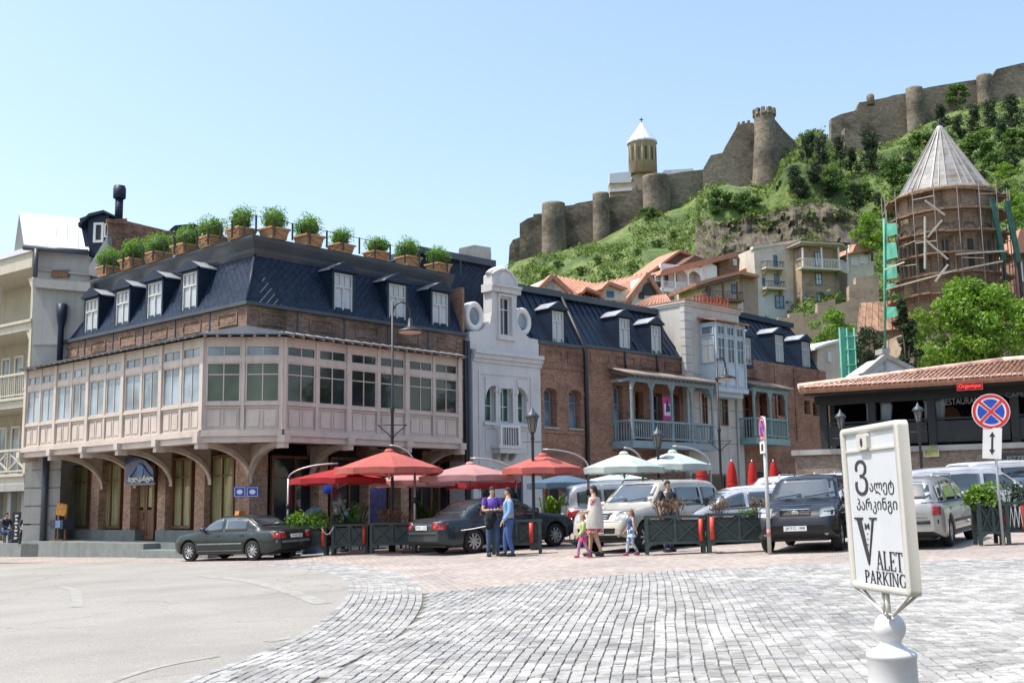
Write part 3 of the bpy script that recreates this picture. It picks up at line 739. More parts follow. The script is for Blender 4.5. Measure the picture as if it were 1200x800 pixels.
def roofbox_proto(seed):
    r_ = random.Random(seed); t = thing('roof_planter','wooden roof planter','planter',(0,0,0),'clipped box shrubs in wooden planters along the roof edge')
    mb = MB(); b = .40; tp = .50; h = .45
    for s in (0,):
        mb.add([(-b,-b,0),(b,-b,0),(b,b,0),(-b,b,0),(-tp,-tp,h),(tp,-tp,h),(tp,tp,h),(-tp,tp,h)],[(0,3,2,1),(4,5,6,7),(0,1,5,4),(1,2,6,5),(2,3,7,6),(3,0,4,7)])
    part('box',mb,M_pwood,t)
    mb = MB(); mb.box(-tp-.04,tp+.04,-tp-.04,-tp+.04,h-.07,h+.01); mb.box(-tp-.04,tp+.04,tp-.04,tp+.04,h-.07,h+.01); mb.box(-tp-.04,-tp+.04,-tp+.04,tp-.04,h-.07,h+.01); mb.box(tp-.04,tp+.04,-tp+.04,tp-.04,h-.07,h+.01)
    part('rim',mb,M_pwood,t)
    mb = MB()
    for s in (-1,1): mb.bar((-s*.38,-.44,.05),(s*.44,-.51,h-.08),.035); mb.bar((-.44,-s*.38,.05),(-.51,s*.44,h-.08),.035); mb.bar((.44,-s*.38,.05),(.51,s*.44,h-.08),.035)
    part('cross_brace',mb,M_pwood,t)
    mb = MB(); cl = [((r_.uniform(-.3,.3),r_.uniform(-.3,.3),h+.38+r_.uniform(-.08,.12)),(.34,.34,.36)) for _ in range(7)]+[((-.2,0,h+.45),(.54,.56,.5)),((.24,0,h+.52),(.54,.56,.52))]
    leaves(mb,cl,3000,.045,r_); part('foliage',mb,M_lbox,t)
    mb = MB(); mb.ball((0,0,h+.38),(.48,.42,.38),10,7,.3,seed); part('leaf_core',mb,M_lbox,t)
    return t
P0 = [roofbox_proto(2),roofbox_proto(9),roofbox_proto(17)]
def putp(proto,M,label,first={}):
    if proto.name not in first:
        first[proto.name] = 1; proto.matrix_local = M; old = WM[proto.name]
        def re(o,m_):
            WM[o.name] = m_
            for c in o.children: re(c,m_ @ c.matrix_local)
        re(proto,M); proto['label'] = label; return proto
    return dup(proto,M,label)
yy = IN-.12
Lb = [(117,142),(144,170),(172,200),(204,233),(235,264),(266,299)]
Rb = [(303,339),(345,379),(383,416),(426,456),(464,493),(499,528)]
names = ['sixth','fifth','fourth','third','second','first']
for i,(a,b) in enumerate(Lb):
    x = FL.u((a+b)/2,290,yy); h_ = ('bushy shrub in wooden planter, %s left of the roof corner' % names[i]) if i < 5 else 'bushy shrub in wooden planter just left of the roof corner'
    s = rb.uniform(.92,1.05)*.80
    putp(P0[i % 3],FL.M @ Matrix.Translation((min(x,-.5-0*i),yy,ZR)) @ Matrix.Rotation(rb.randrange(4)*pi/2,4,'Z') @ Matrix.Diagonal((s,s,s*rb.uniform(.88,1.15),1)),h_)
for i,(a,b) in enumerate(Rb):
    x = FR.u((a+b)/2,280,yy); h_ = ['shrub in wooden planter just right of the roof corner','shrub in wooden planter, second right of the roof corner','shrub in wooden planter above the first right-hand dormer','small shrub in wooden planter above the middle right-hand dormer','shrub in wooden planter, second from the right end of the roof','shrub in wooden planter at the right end of the hotel roof'][i]
    s = rb.uniform(.92,1.0)*.82
    putp(P0[(i*2+1) % 3],FR.M @ Matrix.Translation((x,yy,ZR)) @ Matrix.Rotation(rb.randrange(4)*pi/2,4,'Z') @ Matrix.Diagonal((s,s,s*rb.uniform(.88,1.15),1)),h_)
# thin railing along the roof edge
mb = MB(); yr = IN-.6
pr = []
for i in range(14): x = -.75-i*.74; pr.append(FL.w(x,yr,ZR))
for i in range(14): x = .55+i*.78; pr.append(FR.w(x,yr,ZR))
rl = thing('roof_railing','slim black railing posts along the navy roof edge in front of the planters','railing',Matrix.Translation(W0+V((0,0,ZR))))
for p in pr: mb = MB(); mb.box(-.03,.03,-.03,.03,0,.62); part('post',mb,M_dark,rl,Matrix.Translation(p))
mb = MB(); mb.tube([FL.w(-10.4,yr,ZR+.6),ring2(yr,ZR+.6)[1],FR.w(10.5,yr,ZR+.6)],.012,5); part('wire',mb,M_dark,rl,Matrix.Identity(4))
# ================================================================== the row of houses right of the hotel
oR = FR.w(FR.u(549.5,420),0,0)
RW_ = Fr((oR.x,oR.y,0),46.0)
F = RW_
def wallpoly(name,pxs,y0,y1,m,parent,fr=None,inner=None):
    """wall outline given as picture points on the front plane, extruded back"""
    fr = fr or F; mb = MB(); mb.prism(fr.poly(pxs,y0),y0,y1,'y'); return part(name,mb,m,parent,fr)
def archpts(x0,x1,z0,zs,z1,n=10):
    xm = (x0+x1)/2; hw = (x1-x0)/2
    return [(x0,z0)]+[(xm-hw*cos(pi*i/n),zs+(z1-zs)*sin(pi*i/n)) for i in range(n+1)]+[(x1,z0)]
def wall_with_holes(fr,x0,x1,z0,z1,holes,y0,y1):
    """front wall box grid with rectangular openings (xa, xb, za, zb)"""
    xs = sorted({x0,x1,*[h[0] for h in holes],*[h[1] for h in holes]}); mb = MB()
    for a,b in zip(xs,xs[1:]):
        if b-a < 1e-4: continue
        hs = sorted([h for h in holes if h[0] <= a+1e-5 and h[1] >= b-1e-5],key=lambda h: h[2]); z = z0
        for h in hs:
            if h[2] > z: mb.box(a,b,y0,y1,z,h[2])
            z = h[3]
        if z < z1: mb.box(a,b,y0,y1,z,z1)
    return mb
def seamroof(fr,pts,y0off,parent,name='metal_roof',m=None,ribs=True,n=None,r=.03,kind=None):
    """sloping metal sheet from four local corners (bl, br, tr, tl) with standing seams"""
    m = m or M_navy; bl,br,tr,tl = [V(p) for p in pts]; nn = (br-bl).cross(tl-bl).normalized(); mb = MB()
    vs = [bl,br,tr,tl]; vs += [p-nn*.08 for p in vs]
    mb.add(vs,[(0,1,2,3),(7,6,5,4),(0,4,5,1),(1,5,6,2),(2,6,7,3),(3,7,4,0)])
    o = part(name,mb,m,parent,fr)
    if ribs:
        n = n or max(2,int((br-bl).length/.45));
        for i in range(n+1):
            t = i/n; k = MB(); k.bar(bl.lerp(br,t)+nn*.02,tl.lerp(tr,t)+nn*.02,.035,.05); part('standing_seam',k,m,o,fr)
    return o
# --- narrow grey house with the shaped gable
U = F.u
gh = thing('gabled_house','narrow pale grey house with shaped gable and two round attic windows','house',F)
xa,xb = U(552,420),U(632.5,420)
zc0,zc1 = 7.55,7.95
lw = (U(567.7,480,0),U(580,480,0)); cw = (U(585,480,0),U(600,480,0)); rw = (U(605.5,480,0),U(617,480,0))
zs0 = F.z(590,495.5)
mb = wall_with_holes(F,xa+.05,xb,-.6,7.6,[(lw[0],lw[1],zs0,6.55),(cw[0],cw[1],zs0,6.5),(rw[0],rw[1],zs0,6.55)],-.02,.45)
part('front_wall',mb,M_grey,gh,F)
mb = MB(); mb.box(xa+.05,xb,.5,8,-.6,7.6); part('rear_block',mb,M_grey,gh,F)
# spandrel hoods over side windows
for (a,b),s in ((lw,1),(rw,-1)):
    zz0,zz1 = 6.05,6.6; mb = MB(); w_ = b-a; n = 8
    pts = [(a,zz1+.35),(b+.0,zz1+.35)]
    if s > 0: arc = [(b-w_*1.0*(1-cos(pi/2*i/n)),zz1-.02-(.55)*(1-sin(pi/2*i/n))+0) for i in range(n+1)]; arc = [(b,6.6)]+[(b-w_*sin(pi/2*i/n),6.6-.6*(1-cos(pi/2*i/n))) for i in range(1,n+1)]
    else: arc = [(a+w_*sin(pi/2*i/n),6.6-.6*(1-cos(pi/2*i/n))) for i in range(n,0,-1)]+[(a,6.6)]
    pts = [(a,zz1+.3),(b,zz1+.3)]+arc if s > 0 else [(a,zz1+.3),(b,zz1+.3)]+arc
    mb.prism(pts,-.10,.2,'y'); part('window_hood',mb,M_grey,gh,F)
M_curtg = glassmat('green_curtain_glass',(.03,.10,.075),.08)
for (a,b),c in ((lw,1),(cw,2),(rw,1)):
    window(F,a+.02,b-.02,zs0+.02,6.62,.22,gh,M_grey,M_curtg,c,.07,.05,(5.75,))
for x in (lw[1],cw[0]-.13,cw[1],rw[0]-.13):
    mb = MB(); mb.box(x+.0,x+.13,-.08,.05,zs0,6.55); mb.box(x-.03,x+.16,-.11,.05,6.3,6.48); mb.box(x-.02,x+.15,-.1,.05,zs0,zs0+.12); part('pilaster',mb,M_grey,gh,F)
mb = MB(); mb.box(lw[0]-.1,rw[1]+.1,-.12,.02,zs0-.12,zs0-.003); part('sill',mb,M_grey,gh,F)
for a,b in ((lw[0],lw[1]+.1),(rw[0]-.05,rw[1]+.05)):
    mb = MB(); mb.frame(a,b,zs0-1.25,zs0-.25,-.05,.0,.03); part('wall_panel',mb,M_grey,gh,F)
mb = MB(); mb.frame(lw[0]-.35,rw[1]+.35,.4,7.15,-.055,.0,.12); part('wall_frame',mb,M_grey,gh,F)
# little balcony
bx0,bx1 = U(586,510,-.5),U(609,510,-.5); zb0 = F.z(598,525,-.5); zb1 = F.z(598,498.5,-.5)
bal = MB(); bal.box(bx0-.1,bx1+.1,-.55,0,zb0,zb0+.12); bal.box(bx0-.0,bx1+.0,-.5,0,zb0-.2,zb0);
bo = part('balcony',bal,M_grey,gh,F)
mb = MB(); mb.box(bx0,bx1,-.55,-.45,zb1-.08,zb1); mb.box(bx0,bx0+.1,-.5,0,zb1-.08,zb1); mb.box(bx1-.1,bx1,-.5,0,zb1-.08,zb1)
for x in (bx0,bx1-.1): mb.box(x,x+.1,-.55,-.45,zb0+.12,zb1-.08)
part('balcony_rail',mb,M_white,bo,F)
for i in range(7): k = MB(); x = bx0+.15+i*(bx1-bx0-.3)/6; k.tube([(x,-.5,zb0+.12),(x,-.5,zb1-.08)],.018,6); part('baluster',k,M_dark,bo,F)
for x in (bx0+.1,(bx0+bx1)/2,bx1-.1): k = MB(); k.prism([(0,zb0-.2),(-.4,zb0-.2),(-.3,zb0-.32),(-.05,zb0-.5),(0,zb0-.5)],x-.07,x+.07,'x'); part('console',k,M_stonepale,bo,F)
# cornice in three steps
for i,(za,zb_,o) in enumerate(((7.5,7.66,-.08),(7.66,7.84,-.16),(7.84,8.0,-.24))):
    mb = MB(); mb.box(U(553.5,415),xb+.05,o,.1,za,zb_); part('cornice',mb,M_grey,gh,F)
# gable outline from the photograph, a real wall .45 m thick
gp = [(550,411),(550,388.5),(565,387.5),(571,384),(575,377),(577,366),(577,341),(566.5,339),(566,320),(569,318.5),(577,318),(583,315.5),(590,314.5),(597,317),(601,322),(607,326),(608,329),(606,341),(605.5,365),(606,378),(610,388),(618,396),(631,398),(631,421),(600,418)]
gp = [(550,412),(550,388.5),(564,387.5),(570,384),(574,378),(576,366),(576,322),(580,318.5),(585,316),(591,315.5),(597,319),(601,325),(604,328),(605,341),(605,372),(608,382),(613,390),(620,396),(631,398),(631,422)]
go = [F.px(*p) for p in gp]; z_ = 8.0
go[0] = (go[0][0],z_); go[-1] = (go[-1][0],z_)
hx0,hx1 = U(585,350),U(598,350); hz0,hz1 = F.z(591,393),F.z(591,348)
# built as three vertical strips so that the attic window is an opening
def clip(poly,xa,xb):
    def half(pts,x,keep):
        out = []
        for i in range(len(pts)):
            p,q = pts[i-1],pts[i]; ip,iq = keep(p[0],x),keep(q[0],x)
            if ip != iq: t = (x-p[0])/(q[0]-p[0]); out.append((x,p[1]+t*(q[1]-p[1])))
            if iq: out.append(q)
        return out
    p = half(poly,xa,lambda a,b: a >= b); return half(p,xb,lambda a,b: a <= b)
mb = MB(); mb.prism(clip(go,-9,hx0),-.02,.5,'y'); mb.prism(clip(go,hx1,99),-.02,.5,'y')
cp = clip(go,hx0,hx1)
top = [(x,max(z,hz1)) for x,z in cp]; bot = [(x,min(z,hz0)) for x,z in cp]
mb.prism(top,-.02,.5,'y'); mb.box(hx0,hx1,-.02,.5,z_,hz0)
gb = part('gable',mb,M_grey,gh,F)
window(F,hx0,hx1,hz0,hz1,.15,gb.parent,M_white,M_glass,2,.06,.05,(hz0+(hz1-hz0)*.68,),name='attic_window')
px0,px1 = U(575,340),U(607.5,340)
for za,zb_,o in ((F.z(590,343.5),F.z(590,337.5),-.16),(F.z(590,337.5),F.z(590,334.5),-.24)):
    mb = MB(); mb.box(px0-.08,px1,o,.5,za,zb_); part('gable_cornice',mb,M_grey,gh,F)
mb = MB(); mb.frame(hx0-.12,hx1+.12,hz0-.1,hz1+.12,-.09,.0,.1); mb.box(hx0-.2,hx1+.2,-.14,.0,hz0-.2,hz0-.08); part('window_surround',mb,M_grey,gh,F)
cc = F.px(590,326); mb = MB(); mb.prism([(cc[0]+.32*cos(t*pi/8),cc[1]-.1+.36*sin(t*pi/8)) for t in range(16)],-.07,0,'y'); part('medallion',mb,M_grey,gh,F)
# top scroll edge
mb = MB(); e = [F.px(*p) for p in gp[6:14]]; mb.tube([(a,-.03,b) for a,b in e],.07,6); mb.tube([(a,.2,b+.02) for a,b in e],.16,6); part('gable_coping',mb,M_grey,gh,F)
for (cx,cy,r0,r1) in ((556.2,370.5,.62,.37),(612.5,377,.62,.37)):
    c = F.px(cx,cy,.25); mb = MB(); n = 28
    for r_a,r_b,y in ((r0,r1,-.05),):
        prof = [(r1,.1),(r1,-.02),(r1+.08,-.06),(r0-.06,-.06),(r0,0),(r0,.35)]
        b0 = len(mb.v);
        for (rr,yy_) in prof:
            for j in range(n): t = 2*pi*j/n; mb.v.append((c[0]+rr*cos(t)*.82,.25+yy_,c[1]+rr*sin(t)))
        mb.smooth = True
        for i in range(len(prof)-1):
            for j in range(n): mb._f([b0+i*n+j,b0+i*n+(j+1) % n,b0+(i+1)*n+(j+1) % n,b0+(i+1)*n+j])
        mb.smooth = False
    k = part('round_window',mb,M_white,gh,F)
    mb = MB(); mb.prism([(c[0]+r1*1.02*cos(2*pi*j/24)*.82,c[1]+r1*1.02*sin(2*pi*j/24)) for j in range(24)],.33,.35,'y'); part('pane',mb,M_glassb,k,F)
    mb = MB(); b0 = 0;
    for yy_ in (.6,1.6):
        for j in range(n): t = 2*pi*j/n; mb.v.append((c[0]+(r0+.02)*cos(t)*.82,yy_,c[1]+(r0+.02)*sin(t)))
    for j in range(n): mb._f([j,(j+1) % n,n+(j+1) % n,n+j])
    part('dormer_barrel',mb,M_navy,k,F)
# its mansard behind the gable: tall diamond-slated slope
tl = F.px(527,297,1.6); tr = F.px(598,311,1.6)
sl = [(-1.2,.55,8.3),(xb,.55,8.3),(xb,1.7,11.35),(-1.2,1.7,11.55)]
p1 = F.px(531,299,1.7); p2 = F.px(662,334,1.7)
ztop = (p1[1]+p2[1])/2
sl = [(-1.35,.55,8.3),(xb-1.2,.55,8.3),(xb-1.2,1.7,ztop),(-1.35,1.7,ztop)]
mb = MB(); vs = [V(p) for p in sl]+[V(p)+V((0,.1,-.1)) for p in sl]; mb.add(vs,[(0,1,2,3),(7,6,5,4),(0,4,5,1),(1,5,6,2),(2,6,7,3),(3,7,4,0)]); part('mansard_slope',mb,M_diam,gh,F)
mb = MB(); mb.box(-1.4,-.9,.6,8,7.6,8.3+.0); mb.box(-1.4,xb-1.2,1.7,8,7.6,ztop-.1); part('attic_block',mb,M_navy,gh,F)
mb = MB(); mb.box(-1.45,xb-1.15,1.45,2.0,ztop-.02,ztop+.26); mb.box(-1.45,-1.35,1.5,7,ztop-.1,ztop+.2); part('eave_cornice',mb,M_slate,gh,F)
mb = MB(); mb.box(xa-.32,xa+.04,.1,1,-.6,8.4); part('side_pier',mb,M_grey,gh,F)
for px_ in (545.5,549): mb = MB(); u_ = U(px_,450,-.1); mb.tube([(u_,-.12,-.5),(u_,-.12,8.3)],.07,8); part('downpipe',mb,M_slate if px_ > 547 else M_dark,gh,F)
mb = MB(); mb.frame(U(592,600),U(612,600),0,3.0,-.06,.05,.12); part('door_frame',mb,M_slate,gh,F)
mb = MB(); mb.box(U(592,600)+.12,U(612,600)-.12,-.03,.03,0,2.9); part('door',mb,glassmat('door_glass_blue',(.03,.05,.07)),gh,F)
mb = MB(); mb.frame(U(563,600),U(579,600),1.2,3.2,-.06,.05,.1); part('lower_window_frame',mb,M_slate,gh,F)
mb = MB(); mb.box(U(563,600)+.1,U(579,600)-.1,-.03,.03,1.3,3.1); part('pane',mb,M_glass,gh,F)
# --- brick house with one dormer
def archwin(fr,x0,x1,z0,z1,y,parent,mf,mg,rise=.18,name='window'):
    mb = MB(); n = 8; xm = (x0+x1)/2; hw = (x1-x0)/2; t = .07
    top = [(xm-hw*cos(pi*i/n),z1-rise+rise*sin(pi*i/n)) for i in range(n+1)]
    o = [(x0,z0)]+top+[(x1,z0)]; q = [(x0+t,z0+t)]+[(xm-(hw-t)*cos(pi*i/n),z1-rise-.0+(rise-t)*sin(pi*i/n)) for i in range(n+1)]+[(x1-t,z0+t)]
    k = len(o); vs = [(a,y-.05,b) for a,b in o]+[(a,y-.05,b) for a,b in q]+[(a,y+.03,b) for a,b in o]+[(a,y+.03,b) for a,b in q]
    fs = []
    for i in range(k): j = (i+1) % k; fs += [(i,j,k+j,k+i),(k+i,k+j,3*k+j,3*k+i),(2*k+j,2*k+i,3*k+i,3*k+j),(j,i,2*k+i,2*k+j)]
    mb.add(vs,fs); mb.box(xm-.03,xm+.03,y-.045,y+.02,z0+t,z1-t); zr = z0+(z1-z0)*.66; mb.box(x0+t,xm-.03,y-.04,y+.02,zr,zr+.05); mb.box(xm+.03,x1-t,y-.04,y+.02,zr,zr+.05)
    w = part(name,mb,mf,parent,fr)
    for a,b in ((x0+t,xm-.03),(xm+.03,x1-t)):
        p = MB(); p.box(a,b,y-.005,y+.01,z0+t,zr); part('pane',p,mg,w,fr)
        p = MB(); p.box(a,b,y-.005,y+.01,zr+.05,z1-rise*.5-.03); part('pane',p,mg,w,fr)
    return w
M_blueg = mat('grey_blue_paint',(.23,.31,.34),.6,var=.12,stain=.3)
ha = thing('brick_house','red brick house with one navy dormer between the gabled house and balcony','house',F)
xA0,xA1 = xb+.0,U(686.5,450)
w1 = (U(637.5,470),U(653,470)); w2 = (U(666.5,470),U(682,470)); z0_,z1_ = F.z(645,500),F.z(645,454)
mb = wall_with_holes(F,xA0+.02,xA1-.1,-.6,8.62,[(w1[0],w1[1],z0_,z1_),(w2[0],w2[1],z0_,z1_)],.02,.6); part('front_wall',mb,M_brickred,ha,F)
mb = MB(); mb.box(xA0+.02,xA1-.1,.61,8,-.6,8.6); part('rear_block',mb,M_brickred,ha,F)
for a,b in (w1,w2):
    k = MB(); n = 10; xm = (a+b)/2; hw = (b-a)/2
    arc = [(xm-hw*cos(pi*i/n),z1_-.28+.28*sin(pi*i/n)) for i in range(n+1)]; k.prism([(a,z1_+.01)]+arc+[(b,z1_+.01)],.02,.6,'y'); part('arch_head',k,M_brickred,ha,F)
    k = MB(); arc2 = [(xm-(hw+.2)*cos(pi*i/n),z1_-.28+.5*sin(pi*i/n)) for i in range(n+1)]; k.prism(arc2+arc[::-1],-.02,.03,'y'); part('arch_trim',k,M_brickred,ha,F)
    archwin(F,a,b-.02,z0_+.02,z1_-.02,.45,ha,M_blueg,M_glassb,.28)
    k = MB(); k.box(a-.05,b+.05,-.04,.4,z0_-.08,z0_); part('sill',k,M_stonepale,ha,F)
for z in (F.z(640,429),F.z(640,505)): mb = MB(); mb.box(xA0+.02,xA1-.1,-.03,.1,z-.06,z+.02); part('string_course',mb,M_brickred,ha,F)
for i in range(2): a = xA0+.4+i*1.35; mb = MB(); mb.frame(a,a+1.0,7.85,8.35,-.025,.03,.05); part('brick_panel',mb,M_brickred,ha,F)
zA = F.z(660,341,1.55);
seamroof(F,[(xA0-1.2,.05,8.66),(xA1-.03,.05,8.66),(xA1-.03,1.55,11.15),(xA0-1.2,1.55,11.15)],0,ha,'mansard_slope',M_navy)
mb = MB(); mb.box(xA0-1.25,xA1,1.35,2.1,11.13,11.42); part('eave_cornice',mb,M_slate,ha,F)
mb = MB(); mb.box(xA0-.1,xA1,-.05,.3,8.58,8.72); part('ledge',mb,M_slate,ha,F)
mb = MB(); mb.box(xA0+.02,xA1,1.7,8,8.6,11.3); part('attic_block',mb,M_navy,ha,F)
ZLs = ZL; dormer(F,647,660.5,365,401,y=.1,parent=ha,slope=.62)
mb = MB(); u_ = U(687,450,-.1); mb.tube([(u_,1.3,11.1),(u_,.1,8.9),(u_,-.12,8.5),(u_,-.12,-.5)],.085,8); part('downpipe',mb,M_dark,ha,F)
# --- brick house with balcony
def balcony(fr,parent,xs,y,zf,zr,zt,paint,roof,side=True,yb=0,tiles=True):
    """timber balcony: posts at xs, floor zf, handrail zr, top beam zt"""
    x0,x1 = xs[0],xs[-1]
    mb = MB(); mb.box(x0-.1,x1+.1,y-.1,yb,zf-.32,zf); o = part('balcony_floor',mb,paint,parent,fr)
    mb = MB(); mb.box(x0-.1,x1+.1,y-.09,y+.09,zt-.02,zt+.16); mb.box(x0-.08,x0+.08,y,yb,zt,zt+.14); mb.box(x1-.08,x1+.08,y,yb,zt,zt+.14); part('balcony_beam',mb,paint,parent,fr)
    for x in xs:
        mb = MB(); mb.box(x-.05,x+.05,y-.05,y+.05,zf,zt)
        mb.lathe([(.085,zf+.0),(.085,zf+.3),(.06,zf+.34),(.06,zr),(.08,zr+.06),(.05,zr+.15),(.045,zt-.5),(.08,zt-.4),(.08,zt-.33)],(x,y,0),8)
        for s in (-1,1):
            if (s < 0 and x == x0) or (s > 0 and x == x1): continue
            mb.prism([(x,zt),(x+s*.34,zt),(x+s*.22,zt-.1),(x+s*.08,zt-.34),(x,zt-.36)][::s],y-.03,y+.03,'y')
        part('balcony_post',mb,paint,parent,fr)
    mb = MB(); mb.box(x0,x1,y-.05,y+.05,zr-.05,zr+.04); mb.box(x0,x1,y-.04,y+.04,zf+.1,zf+.16)
    mb.box(x0-.04,x0+.04,y,yb,zr-.05,zr+.04); mb.box(x1-.04,x1+.04,y,yb,zr-.05,zr+.04); part('handrail',mb,paint,parent,fr)
    n = int((x1-x0)/.155)
    for i in range(1,n): x = x0+(x1-x0)*i/n; k = MB(); k.box(x-.018,x+.018,y-.018,y+.018,zf+.16,zr-.05); part('baluster',k,paint,parent,fr)
    n = int(abs(yb-y)/.155)
    for i in range(1,n):
        for x in (x0,x1): yy = y+(yb-y)*i/n; k = MB(); k.box(x-.018,x+.018,yy-.018,yy+.018,zf,zr-.05); part('baluster',k,paint,parent,fr)
    k = MB(); nn = int((x1-x0)/.3)
    for i in range(nn+1): x = x0+(x1-x0)*i/nn; k.bar((x,yb-.05,zt+.5),(x,y-.28,zt+.16),.06,.08)
    part('rafter_tails',k,paint,parent,fr,kind='stuff')
    seam = [(x0-.25,y-.38,zt+.19),(x1+.25,y-.38,zt+.19),(x1+.25,yb-.02,zt+.62),(x0-.25,yb-.02,zt+.62)]
    mb = MB(); vs = [V(p) for p in seam]+[V(p)+V((0,0,.05)) for p in seam]; mb.add(vs,[(3,2,1,0),(4,5,6,7),(0,1,5,4),(1,2,6,5),(2,3,7,6),(3,0,4,7)])
    rf = part('balcony_roof',mb,roof,parent,fr)
    if tiles:
        k = MB(); nn = int((x1-x0+.5)/.19)
        for i in range(nn+1):
            x = x0-.22+(x1-x0+.44)*i/nn; k.tube([(x,y-.40,zt+.25),(x,yb-.02,zt+.68)],.055,6)
        part('roof_tiles',k,M_tilew,rf,fr,kind='stuff')
M_tile = mat('terracotta_tile',(.42,.20,.125),.85,var=.3,scale=3,fine=6,bump=.3)
M_tilew = mat('weathered_tile',(.30,.24,.20),.9,var=.3,scale=3,bump=.4)
hb = thing('brick_house','red brick house with blue-grey timber balcony and two dormers','house',F)
xB0,xB1 = xA1,U(804,430)
BW = -1.15
oz = [F.z(700,480)]
dz0 = 4.5
doors = [(700+18.5,727),(749,757.5),(786,793)]
ho = [(U(719,480),U(731,480),dz0,7.1),(U(745,480),U(755,480),dz0,6.9),(U(767,480),U(777,480),dz0,6.9),(U(786,480),U(797,480),dz0,6.9)]
mb = wall_with_holes(F,xB0+.02,xB1,-.6,8.72,ho,.02,.5); part('front_wall',mb,M_brickred,hb,F)
mb = MB(); mb.box(xB0+.02,xB1,.51,8,-.6,8.7); part('rear_block',mb,M_brickred,hb,F)
for i,h in enumerate(ho): archwin(F,h[0]+.02,h[1]-.02,h[2],h[3]-.02,.35,hb,M_blueg if i != 1 else M_wood,M_glass if i else M_glassb,.15,'balcony_door')
for a,b,c,d in ((698,706,4.8,7.0),):
    pass
for i in range(4): a = xB0+.35+i*1.78; mb = MB(); mb.frame(a,a+1.3,8.05,8.5,-.025,.03,.05); part('brick_panel',mb,M_brickred,hb,F)
for px_ in (732.5,770): mb = MB(); u_ = U(px_,415,-.05); mb.tube([(u_,-.06,8.7),(u_,-.06,7.9)],.05,6); part('downpipe',mb,M_dark,hb,F)
bx = [U(p,500,BW) for p in (741,764.5,788,811,835.5)]
xl_ = U(710,500,-.1)
balcony(F,hb,bx if False else [U(741,500,BW)-.0]+bx[1:],BW,F.z(790,518,BW),F.z(790,495,BW),F.z(790,451,BW),M_blueg,M_slate,yb=.0)
pz = F.px(781.5,480,-.9)
# white house oriel etc
seamroof(F,[(xB0,.05,8.76),(xB1+.2,.05,8.76),(xB1-.3,1.55,11.1),(xB0,1.55,11.1)],0,hb,'mansard_slope',M_navy,n=18)
mb = MB(); mb.box(xB0-.02,xB1-.15,1.35,2.1,11.08,11.36); part('eave_cornice',mb,M_slate,hb,F)
mb = MB(); mb.box(xB0-.02,xB1+.1,-.05,.3,8.68,8.8); part('ledge',mb,M_slate,hb,F)
mb = MB(); mb.box(xB0,xB1,1.7,8,8.6,11.25); part('attic_block',mb,M_navy,hb,F)
dormer(F,725.5,738,373.5,408,y=.1,parent=hb,slope=.62); dormer(F,763,774.5,382,414.5,y=.1,parent=hb,slope=.62)
# poster hung in the balcony
M_magenta = mat('poster_magenta',(.55,.05,.25),.6,var=.1); M_posterw = mat('poster_white',(.75,.72,.75),.6,var=.05); M_violet = mat('poster_violet',(.05,.04,.14),.6)
ps = thing('poster','pink and violet banner with a white panel hanging between balcony posts','banner',F)
a,b = U(776.5,480,-.95),U(787,480,-.95); c,d = F.z(782,492,-.95),F.z(782,465.5,-.95)
mb = MB(); mb.box(a,b,-.97,-.95,c,d); part('cloth',mb,M_magenta,ps,F)
mb = MB(); mb.box(a+.1,b-.1,-.98,-.972,c+.2,d-.3); part('print_panel',mb,M_posterw,ps,F)
mb = MB(); mb.prism([(a+.2,c+.35),(b-.16,c+.4),(b-.2,c+.75),(a+.42,c+.6),(a+.35,c+.95),(a+.22,c+.7)],-.99,-.982,'y'); part('print_figure',mb,M_violet,ps,F)
# --- white house with glazed oriel
M_cream = mat('cream_plaster',(.52,.50,.46),.88,var=.08,scale=1,stain=.35)
M_oriel = mat('pale_blue_paint',(.42,.50,.55),.55,var=.08,stain=.2)
hw_ = thing('plaster_house','cream plaster house with a pale blue glazed oriel and red cut-out parapet','house',F)
WO = -.25
xW0,xW1 = U(804,430,WO),U(868,430,WO)
zWt = 11.35
mb = MB(); mb.box(xW0,xW1,WO,8,-.6,zWt); part('wall_block',mb,M_cream,hw_,F)
mb = MB(); mb.box(xW0-.06,xW1+.06,WO-.08,8,zWt,zWt+.12); mb.box(xW0-.1,xW1+.1,WO-.14,8,zWt+.12,zWt+.24); part('parapet',mb,M_cream,hw_,F)
mb = MB(); mb.box(xW0-.12,xW1+.12,WO-.2,8,zWt+.24,zWt+.3); part('tile_coping',mb,M_tile,hw_,F)
for i in range(22):
    z = 4.3+i*.42 if i < 17 else 99
    if z < 11.2: mb = MB(); mb.box(xW0-.03,xW0+.62 if i % 2 else xW0+.56,WO-.03,WO+.25,z,z+.38); part('quoin',mb,M_cream,hw_,F)
for i in range(9):
    z = 4.6+i*.42
    if i % 2 == 0: mb = MB(); mb.box(xW0+.6,xW1,WO-.012,WO+.1,z,z+.03); part('wall_joint',mb,M_plinth,hw_,F)
